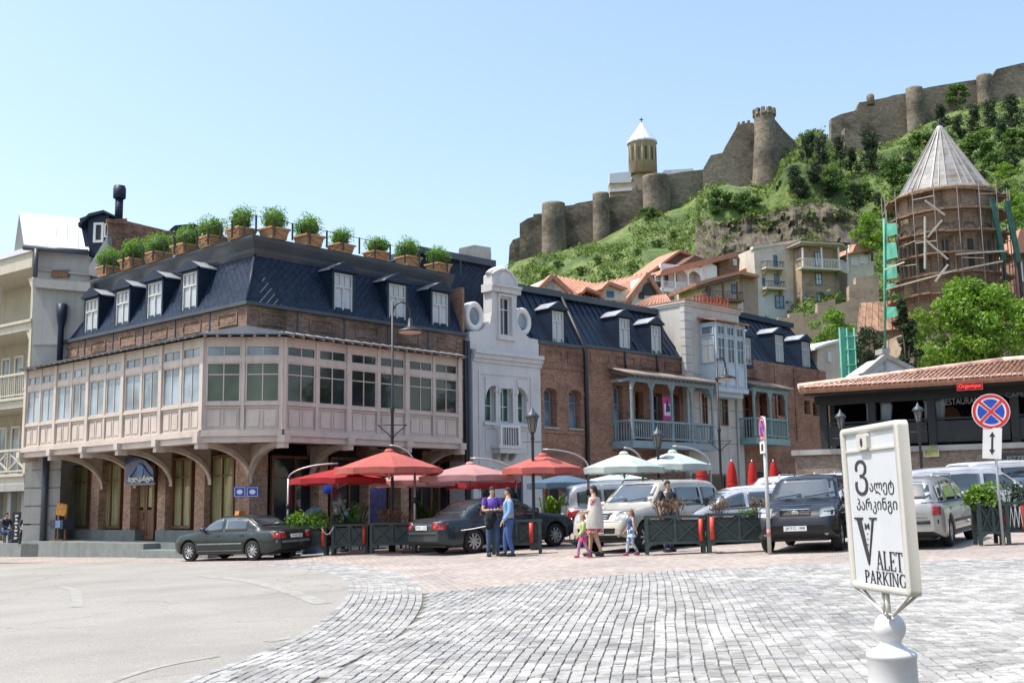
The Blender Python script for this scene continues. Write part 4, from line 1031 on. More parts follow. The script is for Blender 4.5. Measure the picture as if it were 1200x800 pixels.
# oriel
OR = WO-.95
ox0,ox1 = U(839.5,420,OR),U(872.5,420,OR); zo0,zo1,zo2,zo3 = 7.35,8.75,10.7,10.95
zo0 = F.z(842,456.5,OR); zo3 = F.z(842,377,OR)
mb = MB(); mb.box(ox0,ox1,OR,WO,zo0+.1,zo3); part('oriel_body',mb,M_oriel,hw_,F)
mb = MB(); mb.box(ox0-.1,ox1+.1,OR-.1,WO,zo0-.08,zo0+.12); mb.box(ox0+.1,ox1-.1,OR+.1,WO,zo0-.3,zo0-.08); part('oriel_base',mb,M_oriel,hw_,F)
H = zo3-zo0
n = 3; W = (ox1-ox0)/n
for i in range(n):
    a = ox0+i*W+.05; b = ox0+(i+1)*W-.05
    window(F,a+.03,b-.03,zo0+H*.40,zo0+H*.78,OR-.0,hw_,M_oriel,M_glass,2,.06,.05,(zo0+H*.62,))
    window(F,a+.03,b-.03,zo0+H*.81,zo0+H*.95,OR-.0,hw_,M_oriel,M_glass,2,.05,.05,name='transom_window')
    mb = MB(); mb.box(a+.08,b-.08,OR-.035,OR,zo0+.25,zo0+H*.33); part('oriel_panel',mb,M_oriel,hw_,F)
for i in range(n+1): x = ox0+i*W; mb = MB(); mb.box(x-.05,x+.05,OR-.06,OR+.02,zo0+.12,zo3); part('oriel_post',mb,M_oriel,hw_,F)
FS = Fr(F.w(ox0,WO,0),F.az-90+180)
FS = Fr(F.w(ox0,WO,0),136.0)
L = WO-OR
window(FS,.1,L-.08,zo0+H*.40,zo0+H*.78,-.0,hw_,M_oriel,M_curtain,2,.06,.05,(zo0+H*.66,))
window(FS,.1,L-.08,zo0+H*.81,zo0+H*.95,-.0,hw_,M_oriel,M_glassb,1,.06,.05,name='transom_window')
mb = MB(); mb.box(.2,L-.15,-.035,0,zo0+.25,zo0+H*.33); part('oriel_panel',mb,M_oriel,hw_,FS)
mb = MB(); vs = [(ox0-.2,OR-.25,zo3),(ox1+.2,OR-.25,zo3),(ox1+.2,WO,zo3+.25),(ox0-.2,WO,zo3+.25)]; mb.add(vs+[(a,b,c+.07) for a,b,c in vs],[(3,2,1,0),(4,5,6,7),(0,1,5,4),(1,2,6,5),(2,3,7,6),(3,0,4,7)]); part('oriel_roof',mb,M_tile,hw_,F)
for a,b in ((822,829),(843,853)):
    x0,x1 = U(a,490,WO),U(b,490,WO); z0,z1 = F.z(846,499,WO),F.z(846,463,WO)
    mb = MB(); mb.frame(x0-.1,x1+.1,z0-.08,z1+.1,WO-.05,WO+.01,.1); part('window_surround',mb,M_cream,hw_,F)
    archwin(F,x0,x1,z0,z1,WO-.0,hw_,M_wood,M_glass,.1)
mb = MB(); xp = U(863,490,WO); mb.tube([(xp,WO-.08,7.3),(xp,WO-.08,-.4)],.06,8); part('downpipe',mb,M_cream,hw_,F)
# red cut-out parapet letters band (a row of flat red shapes, standing on the roof)
M_red = mat('red_sheet',(.36,.07,.03),.6,var=.15)
rsn = thing('roof_sign','dark red cut-out silhouettes in a row along the cream house parapet','roof sign',F)
rr = random.Random(4); x = U(812,350,.3)
mb = MB(); mb.box(x-.1,U(857,365,.3),.28,.32,zWt+.3,zWt+.42); part('base_rail',mb,M_red,rsn,F)
i = 0
while x < U(854,365,.3):
    w_ = rr.uniform(.18,.3); h_ = rr.uniform(.35,.62); mb = MB()
    mb.prism([(x,zWt+.42),(x+w_,zWt+.42),(x+w_*.8,zWt+.42+h_*.5),(x+w_,zWt+.42+h_*.8),(x+w_*.6,zWt+.42+h_),(x+w_*.2,zWt+.42+h_*.9),(x+w_*.3,zWt+.42+h_*.55)],.28,.31,'y'); part('cut_out_figure',mb,M_red,rsn,F); x += w_+.05
# --- last brick house in the row
hc = thing('brick_house','last red brick house in the row with teal balcony and two dormers','house',F)
FCc = Fr(F.w(xW1,0,0),42.5); G2 = FCc
xC1 = G2.u(972,470); zC = 9.3
zCl = G2.z(900,424)
cb_ = [(908.5,926,446,500,5)]
def hole(a,b,zt_,zb_): return (G2.u(a,(zt_+zb_)/2),G2.u(b,(zt_+zb_)/2),G2.z((a+b)/2,zb_),G2.z((a+b)/2,zt_))
hs = [hole(872.5,884,462,512),hole(891,899.5,461,505),hole(908.5,920,459,487),hole(943,950,469,485),hole(953,961,471,487),hole(918,925,455,483)][:5]
mb = wall_with_holes(G2,0.02,xC1,-.3,zCl,hs,.02,.5); part('front_wall',mb,M_brickred,hc,G2)
mb = MB(); mb.box(.02,xC1,.51,8,-.3,zCl-.02); part('rear_block',mb,M_brickred,hc,G2)
for h in hs: archwin(G2,h[0]+.02,h[1]-.02,h[2],h[3]-.02,.3,hc,M_wood,M_glass,.12)
for px_ in (908.5,931,959): u_ = G2.u(px_,440); mb = MB(); mb.box(u_-.08,u_+.08,-.04,.05,5,zCl-.1); part('pilaster',mb,M_brickred,hc,G2)
mb = MB(); u_ = G2.u(893.5,440,-.1); mb.box(-.1,u_,-.1,.4,zCl-1.0,zCl-.55); part('ledge',mb,M_brickred,hc,G2)
cx = [G2.u(p,500,-1.1) for p in (884.5,903.5,922)]
balcony(G2,hc,cx,-1.1,G2.z(903,513.5,-1.1),G2.z(903,491,-1.1),G2.z(903,460,-1.1),mat('teal_paint',(.20,.34,.34),.6,var=.12,stain=.3),M_slate,yb=.0)
seamroof(G2,[(0,.1,zCl),(xC1-.2,.1,zCl-.1),(xC1-1.2,1.7,G2.z(930,386,1.7)),(0,1.7,G2.z(878,372,1.7))],0,hc,'mansard_slope',M_navy,n=16)
zz_ = G2.z(900,377.5,1.7)
mb = MB(); mb.box(-.5,xC1-1.0,1.5,2.2,zz_-.1,zz_+.2); mb.box(0,xC1-1.1,2.0,8,zCl,zz_); part('eave_cornice',mb,M_navy,hc,G2)
dormer(G2,908.5,918,393,424,y=.1,parent=hc,slope=.5); dormer(G2,939.5,949,401,430,y=.1,parent=hc,slope=.5)
dormer(G2,872.5,880,396,427,y=-.02,parent=hc,slope=.5)
# shop fronts and awnings in shade below: dark openings with frames
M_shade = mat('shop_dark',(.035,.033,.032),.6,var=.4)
for fr,par,a,b,z1 in ((F,ha,640,655,2.9),(F,ha,664,682,2.9),(F,hb,700,722,3.0),(F,hb,735,775,3.0),(F,hw_,812,850,3.1),(G2,hc,880,915,3.4),(G2,hc,925,950,3.3)):
    y = WO-.02 if par is hw_ else -.0
    x0,x1 = fr.u(a,560,y),fr.u(b,560,y); mb = MB(); mb.frame(x0,x1,0,z1,y-.08,y+.02,.12); o = part('shop_front',mb,M_wood,par,fr)
    mb = MB(); mb.box(x0+.12,x1-.12,y-.03,y+.018,.1,z1-.12); part('pane',mb,M_glass,o,fr)
# ================================================================== houses to the left of the hotel
gl_end = xLe
FG = Fr(FL.w(-13.2,-.6,0),92.0)
lg = thing('grey_house','tall grey plaster house with a bright metal roof behind the hotel','house',FG)
def P(x,y,off=0): return FG.px(x,y,off)
M_roofw = mat('white_metal_roof',(.62,.63,.65),.35,metal=0,var=.06,scale=1,spec=.7)
M_greyc = mat('warm_grey_plaster',(.34,.335,.315),.9,var=.08,scale=1,stain=.4)
wallpoly('end_wall',[(36,660),(38.5,330),(42,326),(104,336),(106,420),(70,440),(70,660)],0,7,M_greyc,lg,FG)
wallpoly('cornice_band',[(38,336),(38,326),(106,331),(106,342)],-.3,6.9,M_greyc,lg,FG)
wallpoly('string_course',[(38,401),(72,401),(72,404),(38,404)],-.06,.1,M_greyc,lg,FG)
wallpoly('upper_wall',[(42,326),(42,294),(106,302),(106,332)],1.2,7,M_greyc,lg,FG)
for a in ((66,306.5),):
    x0,z1 = P(61.5,317,1.2); x1,z2 = P(81,325,1.2); mb = MB(); mb.box(x0,x1,1.1,1.3,z2,z1); k = part('vent_window',mb,M_wood,lg,FG)
wallpoly('string_course',[(42,314),(106,321),(106,323),(42,316)],1.1,1.3,M_greyc,lg,FG)
# bright roof plane sloping away
e0_,e1_ = P(29,289,1.0),P(104,295,1.0); r0_,r1_ = P(23,249,5.5),P(93,257,5.5)
seamroof(FG,[(e0_[0],1.0,e0_[1]),(e1_[0],1.0,e1_[1]),(r1_[0]+.5,5.5,r1_[1]),(r0_[0],5.5,r0_[1])],0,lg,'roof',M_roofw,n=6)
wallpoly('gable_end',[(15,305),(22.5,250.5),(29,288),(33,305)],5.3,6.3,M_greyc,lg,FG)
mb = MB(); mb.tube([(e0_[0],.9,e0_[1]-.05),(e1_[0],.9,e1_[1]-.05)],.12,8); part('gutter',mb,M_slate,lg,FG)
mb = MB(); x_,_ = P(42,320,.9); mb.tube([(x_,.85,P(42,292,.9)[1]),(x_,.85,P(42,325,.9)[1])],.1,8); part('downpipe',mb,M_slate,lg,FG)
mb = MB(); x_,z_1 = P(74,357,-.1); z_2 = P(74,437,-.1)[1]; mb.lathe([(.12,z_2),(.12,z_1-1.0),(.2,z_1-.5),(.22,z_1)],(x_,-.2,0),10); part('rain_hopper',mb,M_navy,lg,FG)
mb = MB(); x_,_ = P(52,600,-.1); mb.tube([(x_,-.15,.1),(x_,-.15,3.9)],.13,8); part('downpipe',mb,M_slate,lg,FG)
for i in range(5): z = .5+i*.72; mb = MB(); mb.box(P(28,600,0)[0],P(70,600)[0],-.05,.05,z,z+.66); part('stone_course',mb,M_greyc,lg,FG)
# dormer with dark opening, brick parapet and flue
wallpoly('dormer_cheek',[(93,256),(104,252),(104,294),(100,290)],1.6,5,M_navy,lg,FG)
wallpoly('dormer_front',[(103,252),(128,252),(128,300),(104,300)],1.3,5,M_navy,lg,FG)
mb = MB(); mb.prism(FG.poly([(91,262),(104,250),(121,246),(134,252),(134,254),(121,249),(104,253.5),(92,266)],1.1),1.1,5,'y'); part('dormer_roof',mb,M_navy,lg,FG)
x0,z1 = P(110,261,1.25); x1,z0 = P(121,284,1.25); window(FG,x0,x1,z0,z1,1.28,lg,M_white,M_shade,1,.1,.06)
x0,z1 = P(122.5,262,1.25); x1,z0 = P(127,278,1.25); window(FG,x0,x1,z0,z1,1.28,lg,M_white,M_shade,1,.06,.06)
wallpoly('raking_parapet',[(104,322),(104,312),(126,276),(126,300),(116,325)],.8,1.4,M_greyc,lg,FG)
FB = Fr(FG.w(P(126,300,1.2)[0],1.2,0),60)
bp = thing('brick_parapet','brick parapet wall with chimney stack behind the left roof planters','wall',FB)
mb = MB(); mb.prism(FB.poly([(126,300),(126,256),(149,256),(149,259),(203,272),(203,300)]),0,.5,'y'); part('brickwork',mb,M_brickred,bp,FB)
mb = MB(); a = FB.px(125,257,-.1); b = FB.px(150,257,-.1); mb.box(a[0],b[0],-.1,.7,a[1]-.12,a[1]+.02); part('stack_cap',mb,M_brickred,bp,FB)
fl = thing('flue_pipe','dark round metal flue with a wide cap on the brick stack','chimney',FB)
cx,z0 = FB.px(139,257,.25); _,z1 = FB.px(139,232,.25); _,z2 = FB.px(139,218,.25); mb = MB(); mb.lathe([(.17,z0-.1),(.17,z1)],(cx,.25,0),14); part('pipe',mb,M_navy,fl,FB)
mb = MB(); mb.lathe([(.2,z1-.05),(.27,z1),(.27,z2-.1),(.24,z2-.08),(.24,z2)],(cx,.25,0),14); part('cap',mb,M_navy,fl,FB)
sd_ = thing('roof_hatch','small navy gabled hatch peeping over the planters left of the corner','dormer',FB)
mb = MB(); mb.prism(FB.poly([(200,284),(200,268),(205,264),(228,262),(236,266),(236,284)],2),2,3.5,'y'); part('body',mb,M_navy,sd_,FB)
# balconied house at the left edge of the view
FH = Fr(at(30,540,49.5)*1.0,60.0); FH = Fr((at(33,540,50).x,at(33,540,50).y,0),128.0)
bh = thing('balconied_house','cream balconied house cut off by the left edge of the view','house',FH)
M_creamw = mat('cream_timber',(.52,.48,.38),.7,var=.12,stretch=(7,7,.6),stain=.3)
mb = MB(); mb.box(-16,-.3,2.0,8,-.6,14.2); part('wall_block',mb,M_creamw,bh,FH)
def hz(y,off=0): return FH.z(20,y,off)
lv = [hz(555),hz(466),hz(378)]
for z in lv:
    mb = MB(); mb.box(-16,-.1,-.1,2,z-.45,z-.12); mb.box(-16,0,-.2,2,z-.12,z); part('balcony_slab',mb,M_creamw,bh,FH)
zr_ = hz(300)
mb = MB(); mb.box(-16,.1,-.35,2,zr_-.1,zr_+.12); part('roof_edge',mb,M_roofw,bh,FH)
mb = MB(); mb.box(-16,0,-.25,2,zr_-.8,zr_-.1); part('fascia',mb,M_creamw,bh,FH)
for x in (-.15,-3.2,-6.2,-9.2,-12.2):
    for z,zt in zip(lv,lv[1:]+[zr_-.8]):
        mb = MB(); mb.box(x-.09,x+.09,-.1,.08,z,zt-.4); mb.prism([(x,zt-.4),(x-.5,zt-.4),(x-.12,zt-1.0),(x,zt-1.0)],-.05,.02,'y'); part('balcony_post',mb,M_creamw,bh,FH)
for i,z in enumerate(lv[:2]):
    mb = MB(); mb.box(-12.2,-.1,-.08,.04,z+1.0,z+1.1); mb.box(-12.2,-.1,-.06,.02,z+.1,z+.16); part('handrail',mb,M_creamw,bh,FH)
    if i == 0:
        for j in range(8):
            a = -.2-j*1.5; k = MB(); k.bar((a,0,z+.16),(a-1.5,0,z+1.0),.06); k.bar((a,-.002,z+1.0),(a-1.5,-.002,z+.16),.06); k.box(a-.03,a+.03,-.05,.03,z+.16,z+1.0); part('cross_panel',k,M_creamw,bh,FH)
    else:
        for j in range(70): a = -.2-j*.17; k = MB(); k.box(a-.02,a+.02,-.03,.01,z+.16,z+1.0); part('baluster',k,M_creamw,bh,FH)
for j in range(9):
    x = -.7-j*1.2
    for z in lv[:2]:
        mb = MB(); mb.frame(x-.8,x,z+.1,z+2.4,1.9,2.02,.1); k = part('window',mb,M_white,bh,FH)
        p = MB(); p.box(x-.7,x-.1,1.95,1.99,z+.2,z+2.3); part('pane',p,M_glassb,k,FH)
    mb = MB(); mb.box(x-.25,x+.05,.3,.6,-.5,lv[0]-.4); part('arcade_pier',mb,M_greyc,bh,FH)
mb = MB(); mb.box(-16,0,-.12,.2,lv[0]-.75,lv[0]-.45); part('arcade_beam',mb,M_greyc,bh,FH)
# ================================================================== hillside
def sstep(a,b,x): t = max(0,min(1,(x-a)/(b-a))); return t*t*(3-2*t)
def interp(tab,x):
    if x <= tab[0][0]: return tab[0][1]
    for (a,b),(c,d) in zip(tab,tab[1:]):
        if x <= c: return b+(d-b)*(x-a)/(c-a)
    return tab[-1][1]
RY = [(-200,620),(200,575),(400,500),(500,430),(560,350),(600,308),(635,298),(697,284),(739,263),(760,251),(805,240),(838,222),(905,219),(918,205),(930,174),(945,162),(960,154),(975,150),(1002,182),(1050,170),(1089,150),(1140,128),(1200,116),(1300,104),(1500,110)]
YF = [(900,283),(935,300),(985,340),(1600,345)]
Y0 = 105
def hillz(px,Y):
    yf = interp(YF,px); yr = interp(RY,px); zf = (EYE+ray(px,yr)*yf).z; z0 = 7+max(0,px-900)*.004
    t = (Y-Y0)/(yf-Y0)
    z = z0+(zf-z0)*t if t <= 1 else zf-(Y-yf)*.35
    c = sstep(812,838,px)*(1-sstep(985,1025,px)); z += c*10.5*sstep(189,195,Y)*(1-sstep(197,275,Y))
    k = sstep(Y0,Y0+15,Y)*(1-sstep(yf-14,yf-2,Y))
    p = V((px*.012,Y*.02,3)); z += k*(2.4*noise.noise(p*1.4)+1.1*noise.noise(p*4)+.5*noise.noise(p*11))
    return z
cols = list(range(100,1620,8)); rows = [Y0+i*2.2 for i in range(126)]
mb = MB(); mb.smooth = True
for Y in rows:
    for p in cols: q = EYE+ray(p,400)*Y; mb.v.append((q.x,q.y,hillz(p,Y)))
nc = len(cols)
for j in range(len(rows)-1):
    for i in range(nc-1): mb._f([j*nc+i,j*nc+i+1,(j+1)*nc+i+1,(j+1)*nc+i])
m,nt,bs = newmat('hill_grass')
g = N(nt,'ShaderNodeNewGeometry').outputs['Position']
n1 = N(nt,'ShaderNodeTexNoise'); n1.inputs['Scale'].default_value = .09; n1.inputs['Detail'].default_value = 8; n1.inputs['Roughness'].default_value = .65; nt.links.new(g,n1.inputs['Vector'])
n2 = N(nt,'ShaderNodeTexNoise'); n2.inputs['Scale'].default_value = .9; n2.inputs['Detail'].default_value = 6; nt.links.new(g,n2.inputs['Vector'])
o = ramp(nt,n1.outputs[0],[(.3,(.03,.05,.015)),(.44,(.075,.12,.028)),(.56,(.13,.18,.045)),(.68,(.19,.19,.08)),(.8,(.24,.2,.12))])
o = mixc(nt,1,o,ramp(nt,n2.outputs[0],[(.3,(.55,.6,.5)),(.7,(1.25,1.25,1.2))]),'MULTIPLY')
nt.links.new(o,bs.inputs['Base Color']); bs.inputs['Roughness'].default_value = .95; bumpn(nt,bs,n2.outputs[0],1,.8)
struct('hillside',mb,m)
def hill_hit(px,py):
    d = ray(px,py); Y = Y0
    while Y < 350:
        if hillz(px,Y) >= (EYE+d*Y).z: return Y
        Y += .7
    return interp(YF,px)-3
TUFT = []
# ---- crag
m,nt,bs = newmat('cliff_rock')
g = N(nt,'ShaderNodeNewGeometry').outputs['Position']
n1 = N(nt,'ShaderNodeTexNoise'); n1.inputs['Scale'].default_value = .25; n1.inputs['Detail'].default_value = 9; n1.inputs['Roughness'].default_value = .7; nt.links.new(g,n1.inputs['Vector'])
o = ramp(nt,n1.outputs[0],[(.3,(.05,.042,.03)),(.5,(.125,.105,.075)),(.7,(.21,.18,.125))]); nt.links.new(o,bs.inputs['Base Color']); bs.inputs['Roughness'].default_value = .95; bumpn(nt,bs,n1.outputs[0],1,1.2)
M_rock = m
mb = MB(); mb.smooth = False
pc = [815+i*3 for i in range(70)]; top = [(812,262),(825,256),(850,262),(880,252),(900,250),(930,240),(965,236),(1000,247),(1022,262)]; bot = [(812,306),(850,330),(900,330),(960,325),(1022,312)]
R_ = 16
for j in range(R_):
    t = j/(R_-1)
    for p in pc:
        y = interp(top,p)*(1-t)+interp(bot,p)*t; e = min(1,(p-815)/20,(1022-p)/20)
        Y = 187+8*(1-t)-2*e*sin(t*pi)+2.4*noise.noise(V((p*.03,y*.05,0)))+1.6*noise.noise(V((p*.09,y*.14,5)))+.8*noise.noise(V((p*.25,y*.3,9)))+(1-e)*5-6.5
        q = EYE+ray(p,y)*Y; mb.v.append(tuple(q))
n_ = len(pc)
for j in range(R_-1):
    for i in range(n_-1): mb._f([j*n_+i,(j+1)*n_+i,(j+1)*n_+i+1,j*n_+i+1])
struct('rock_face',mb,M_rock)
rt2 = random.Random(12); tuft = MB()
for i in range(170):
    k_ = rt2.randrange(len(pc)); j_ = int(abs(rt2.gauss(0,3.0))) if rt2.random() < .75 else rt2.randrange(R_)
    p_ = V(mb.v[min(R_-1,j_)*n_+k_]); s_ = rt2.uniform(.4,1.2); TUFT.append((p_,s_))
# ---- shrubs that nobody could count
rh = random.Random(8); mb = MB()
M_lhill = leafmat('hill_shrub_leaves',(.03,.065,.014),(.19,.26,.05),sub=.3)
for _ in range(11500):
    px = rh.uniform(560,1400); Y = rh.uniform(125,interp(YF,px)-3)
    if noise.noise(V((px*.02,Y*.05,1))) < -.2: continue
    if 812 < px < 1024 and 184 < Y < 197: continue
    q = EYE+ray(px,400)*Y; z = hillz(px,Y); s = rh.uniform(.4,1.1)*(1.5 if px > 930 and rh.random() < .3 else 1)
    leaves(mb,[((q.x,q.y,z+s*.35),(s,s,s*.7))],16,s*.34,rh,fill=.7)
for p_,s_ in TUFT: leaves(mb,[((p_.x,p_.y-.2,p_.z+.2),(s_,s_,s_*.6))],16,s_*.34,rh,fill=.7)
part('hillside_shrubs',mb,M_lhill,None,None,kind='stuff')
# ---- trees
def tree_proto(name,label,H,R0,trunk,clumps,n,size,leafm,seed,spread=(1,1,1),shape='round',cs=1):
    rt = random.Random(seed); t = thing(name,label,'tree',(0,0,0)); tb = MB()
    tb.tube([(0,0,-.5),(rt.uniform(-.1,.1),0,trunk*.6),(rt.uniform(-.2,.2),rt.uniform(-.2,.2),trunk*1.3)],[H*.03,H*.022,H*.014],8)
    cl = []
    for i in range(clumps):
        a = rt.uniform(0,2*pi); u = (i+.5)/clumps; z = trunk+(H-trunk)*u
        if shape == 'cypress': r = R0*max(.12,sin(min(1,u*1.1+.12)*pi)**.6)*rt.uniform(.3,.8); cr = R0*.42*(1.1-u*.5)
        elif shape == 'pine': r = R0*(1-u*.75)*rt.uniform(.3,1); cr = R0*.36
        else: r = R0*sqrt(max(.05,1-(2*u-.9)**2))*rt.uniform(.25,.95); cr = R0*rt.uniform(.28,.42)*cs
        c = (r*cos(a)*spread[0],r*sin(a)*spread[1],z); cl.append((c,(cr,cr,cr*.75)))
        if i % 2 == 0: tb.tube([(0,0,trunk*.7+(z-trunk)*.4),(c[0]*.5,c[1]*.5,(z+trunk)*.5),(c[0]*.9,c[1]*.9,z-.1)],[H*.012,H*.008,H*.003],5)
    part('trunk',tb,M_bark,t)
    lb = MB(); leaves(lb,cl,n,size,rt,fill=.45); part('crown',lb,leafm,t)
    return t
TP = {}
def usetree(kind,px,py,hpx,label,Y=None,w=1.0,rz=None,group=None):
    """tree with its foot at picture point (px, py) and height hpx pixels"""
    Y = Y or hill_hit(px,py); b = at(px,py,Y); H = hpx*Y/FPX; p,H0 = TP[kind]; s = H/H0
    M = Matrix.Translation((b.x,b.y,b.z-.2)) @ Matrix.Rotation(rz if rz is not None else rh.uniform(0,6),4,'Z') @ Matrix.Diagonal((s*w,s*w,s,1))
    o = putp(p,M,label)
    if group: o['group'] = group
    return o
TP['pine'] = (tree_proto('pine_tree','x',8,2.6,1.6,22,2600,.22,M_ldark,1,shape='pine'),8)
TP['bush'] = (tree_proto('round_bush','x',4,2.2,.3,16,2200,.2,M_lmid,2),4)
TP['lime'] = (tree_proto('young_tree','x',6,2.6,1.0,18,2600,.2,M_llime,3),6)
TP['dark'] = (tree_proto('dark_tree','x',8,2.8,1.2,24,3000,.22,M_ldark,4),8)
TP['cyp'] = (tree_proto('cypress','x',9,1.3,.5,26,3600,.16,M_ldark,5,shape='cypress'),9)
T = usetree; HG = 'trees scattered over the fortress hill'
T('pine',1021,207,56,'tallest dark pine on the slope left of the conical dome',group=HG)
T('pine',985,193,36,'dark pine just under the left end of the upper wall',group=HG)
T('pine',964,200,44,'dark pine between the keep tower and the upper wall',group=HG)
T('pine',946,190,34,'dark pine just right of the crenellated keep',group=HG)
T('pine',932,232,40,'dark pine against the right foot of the keep wall',group=HG)
T('dark',938,236,32,'brownish dark tree beside the steps below the keep',group=HG)
T('dark',1003,246,34,'dark tree on the edge of the crag, left of the dome scaffold',group=HG)
T('pine',1104,156,36,'dark pine poking above the upper wall behind the dome tip',group=HG)
T('pine',1142,160,40,'dark pine right of the dome tip under the upper wall',group=HG)
T('pine',1163,158,44,'dark pine below the small round turret of the upper wall',group=HG)
T('pine',1187,156,48,'dark pine near the right edge under the upper wall',group=HG)
T('bush',842,251,30,'round green bush at the foot of the keep, the left one of two',group=HG,w=1.1)
T('bush',877,252,28,'round green bush at the foot of the keep, the right one of two',group=HG,w=1.2)
T('bush',978,226,30,'round bush on the bright slope above the crag',group=HG,w=1.1)
T('bush',1053,222,38,'large mid green bush immediately left of the dome tip',group=HG,w=1.1)
T('bush',1148,190,34,'large bush behind the right flank of the dome',group=HG,w=1.4)
T('bush',1190,180,30,'wide bush at the right edge of the hill',group=HG,w=1.3)
T('lime',1178,216,26,'lime green bush behind the dome, right side',group=HG,w=1.3)
T('dark',1152,222,24,'small dark tree touching the right flank of the dome',group=HG)
T('lime',1190,268,46,'yellow-green tree right of the dome scaffold',group=HG,Y=150)
T('lime',1022,300,50,'yellow-green tree between the small house and the scaffold',group=HG,Y=150)
for i,(k_,x_,y_,h_) in enumerate([('dark',955,215,26),('pine',998,205,34),('dark',972,232,22),('pine',1035,214,30),('dark',1066,200,24),('pine',1124,168,34),('dark',1136,205,22),('bush',1165,200,22),('dark',1185,202,26),('pine',1174,172,34),('dark',1030,250,26),('bush',1012,236,22),('dark',1046,262,26),('dark',1180,240,26),('pine',952,180,26),('bush',1060,240,24),('dark',925,205,20),('dark',915,226,16)]):
    T(k_,x_,y_,h_,'dark bushy growth on the upper slope, %s' % ('left of the edge of the crag','under the left end of the upper wall','above the crag','left of the dome tip','close to the dome tip','right of the dome tip','behind the right flank of the dome','right of the dome','at the right edge behind the dome','high at the right edge under the wall','above the small house','on the right end of the crag','just left of the dome roof','low at the right edge','below the keep side wall','left of the dome, mid slope','right beside the keep wall','at the foot of the keep steps')[i],group=HG,w=1.15)
T('bush',1120,120,22,'bush on the upper wall line',group=HG,w=1.3)
T('bush',1078,180,26,'bush tucked behind the left side of the dome tip',group=HG,w=1.2)
T('bush',760,258,16,'low shrub against the wall under the church',group=HG,w=1.5)
BN = 'leftmost, second, third, fourth, fifth, sixth, seventh, topmost, lower left, lower second, lower third, lower rightmost'.split(', ')
for i,(x,y) in enumerate([(655,318),(680,322),(700,312),(725,306),(748,300),(770,290),(790,282),(815,274),(640,328),(712,330),(742,322),(782,312)]):
    T('bush',x,y,rh.uniform(9,14),'small rounded bush on the green slope below the fortress, the %s one' % BN[i],group='small bushes on the green slope',w=rh.uniform(1,1.4))
# ================================================================== fortress
M_fort = brickmat('fortress_stone',(.20,.17,.128),(.28,.24,.185),(.15,.128,.098),bw=1.3,bh=.5,ms=.05,dirt=.6,bump=1.0,light=.2,ns=.10,fs=1.1)
def seg(name,pa,pb,Y,pts,parent,m,th=2.5,Yb=None):
    """wall piece whose outline is read on a vertical plane through two picture columns"""
    a = at(pa,300,Y); b = at(pb,300,Yb or Y); d = b-a; fr = Fr((a.x,a.y,0),math.degrees(atan2(d.x,d.y))); mb = MB(); mb.prism(fr.poly(pts),0,th,'y')
    return part(name,mb,m,parent,fr),fr
fo = thing('fortress','long ruined stone fortress wall with round towers and a crenellated keep on the hill','fortress',at(760,240,282))
def down(pts,k=28): return pts+[(pts[-1][0],pts[-1][1]+k),(pts[0][0],pts[0][1]+k+14)]
seg('wall',595,612,286,[(595,322),(597,288),(601,281),(609,278),(612,278),(612,320)],fo,M_fort)
seg('wall',608,640,284,[(609,315),(609,262),(618,256),(625,254),(625,251),(637,250),(640,310)],fo,M_fort)
seg('wall',655,700,284,[(655,310),(655,242),(672,240),(676,238),(694,235),(700,235),(700,300)],fo,M_fort)
seg('wall',706,765,283,[(706,300),(706,231),(715,231),(730,228),(741,224),(765,220),(765,270)],fo,M_fort)
seg('wall',770,842,281,[(770,262),(770,207),(800,201.5),(830,198),(842,196),(842,240)],fo,M_fort,Yb=284)
seg('wall',824,890,283,[(824,245),(824,198),(833,182),(840,180.5),(847,179),(850,172),(865,146),(865,143),(867,143),(867,145.5),(870,145.5),(870,142),(873,142),(873,144.5),(876,144.5),(876,141),(879,141),(879,144),(882,144),(890,150),(890,240)],fo,M_fort)
seg('wall',900,945,284,[(900,240),(900,138),(909,141),(918,152),(932,166),(938,176),(945,200),(945,240)],fo,M_fort,Yb=290)
def tower(px,hw,ytop,ybot,Y,parent,batter=1.08,cren=0,capm=None,name='tower',m=M_fort,z_=None):
    c = at(px,ytop,Y); zt = c.z; zb = at(px,ybot,Y).z-4; r = hw*Y/FPX; mb = MB(); H = zt-zb
    mb.lathe([(r*batter*1.04,0),(r*batter,H*.3),(r*1.02,H*.8),(r,H*.97),(r*1.0,H),(r*.75,H),(r*.75,H-1.2),(0.001,H-1.2)],(0,0,0),22)
    o = part(name,mb,m,parent,Matrix.Translation((c.x,c.y,zb)))
    for i in range(cren):
        a = 2*pi*i/cren; k = MB(); q = 1.1
        k.box(r*.72,r*1.12,-r*.19,r*.19,H-.6,H+q); part('merlon',k,m,o,Matrix.Translation((c.x,c.y,zb)) @ Matrix.Rotation(a,4,'Z'))
    return o
tower(648.5,14,239,312,282,fo); tower(704,10,227,292,281,fo,1.05); tower(768.5,16,207,262,279,fo,1.02)
tower(895.5,12.5,134,232,281,fo,1.45,10)
seg('outer_ruin',738,790,277,[(738,275),(742,262),(752,258),(770,247),(790,243),(790,270)],fo,M_rock,4)
fr_ = thing('fence_rail','white handrail of the steps leading up to the keep','handrail',at(900,228,250))
mb = MB(); a,b = at(886,232,250),at(912,224,250); mb.bar(a,b,.12); mb.bar(a+V((0,0,1)),b+V((0,0,1)),.12)
for i in range(7): p = a.lerp(b,i/6); mb.bar(p-V((0,0,.5)),p+V((0,0,1)),.1)
part('rail',mb,M_white,fr_,Matrix.Identity(4))
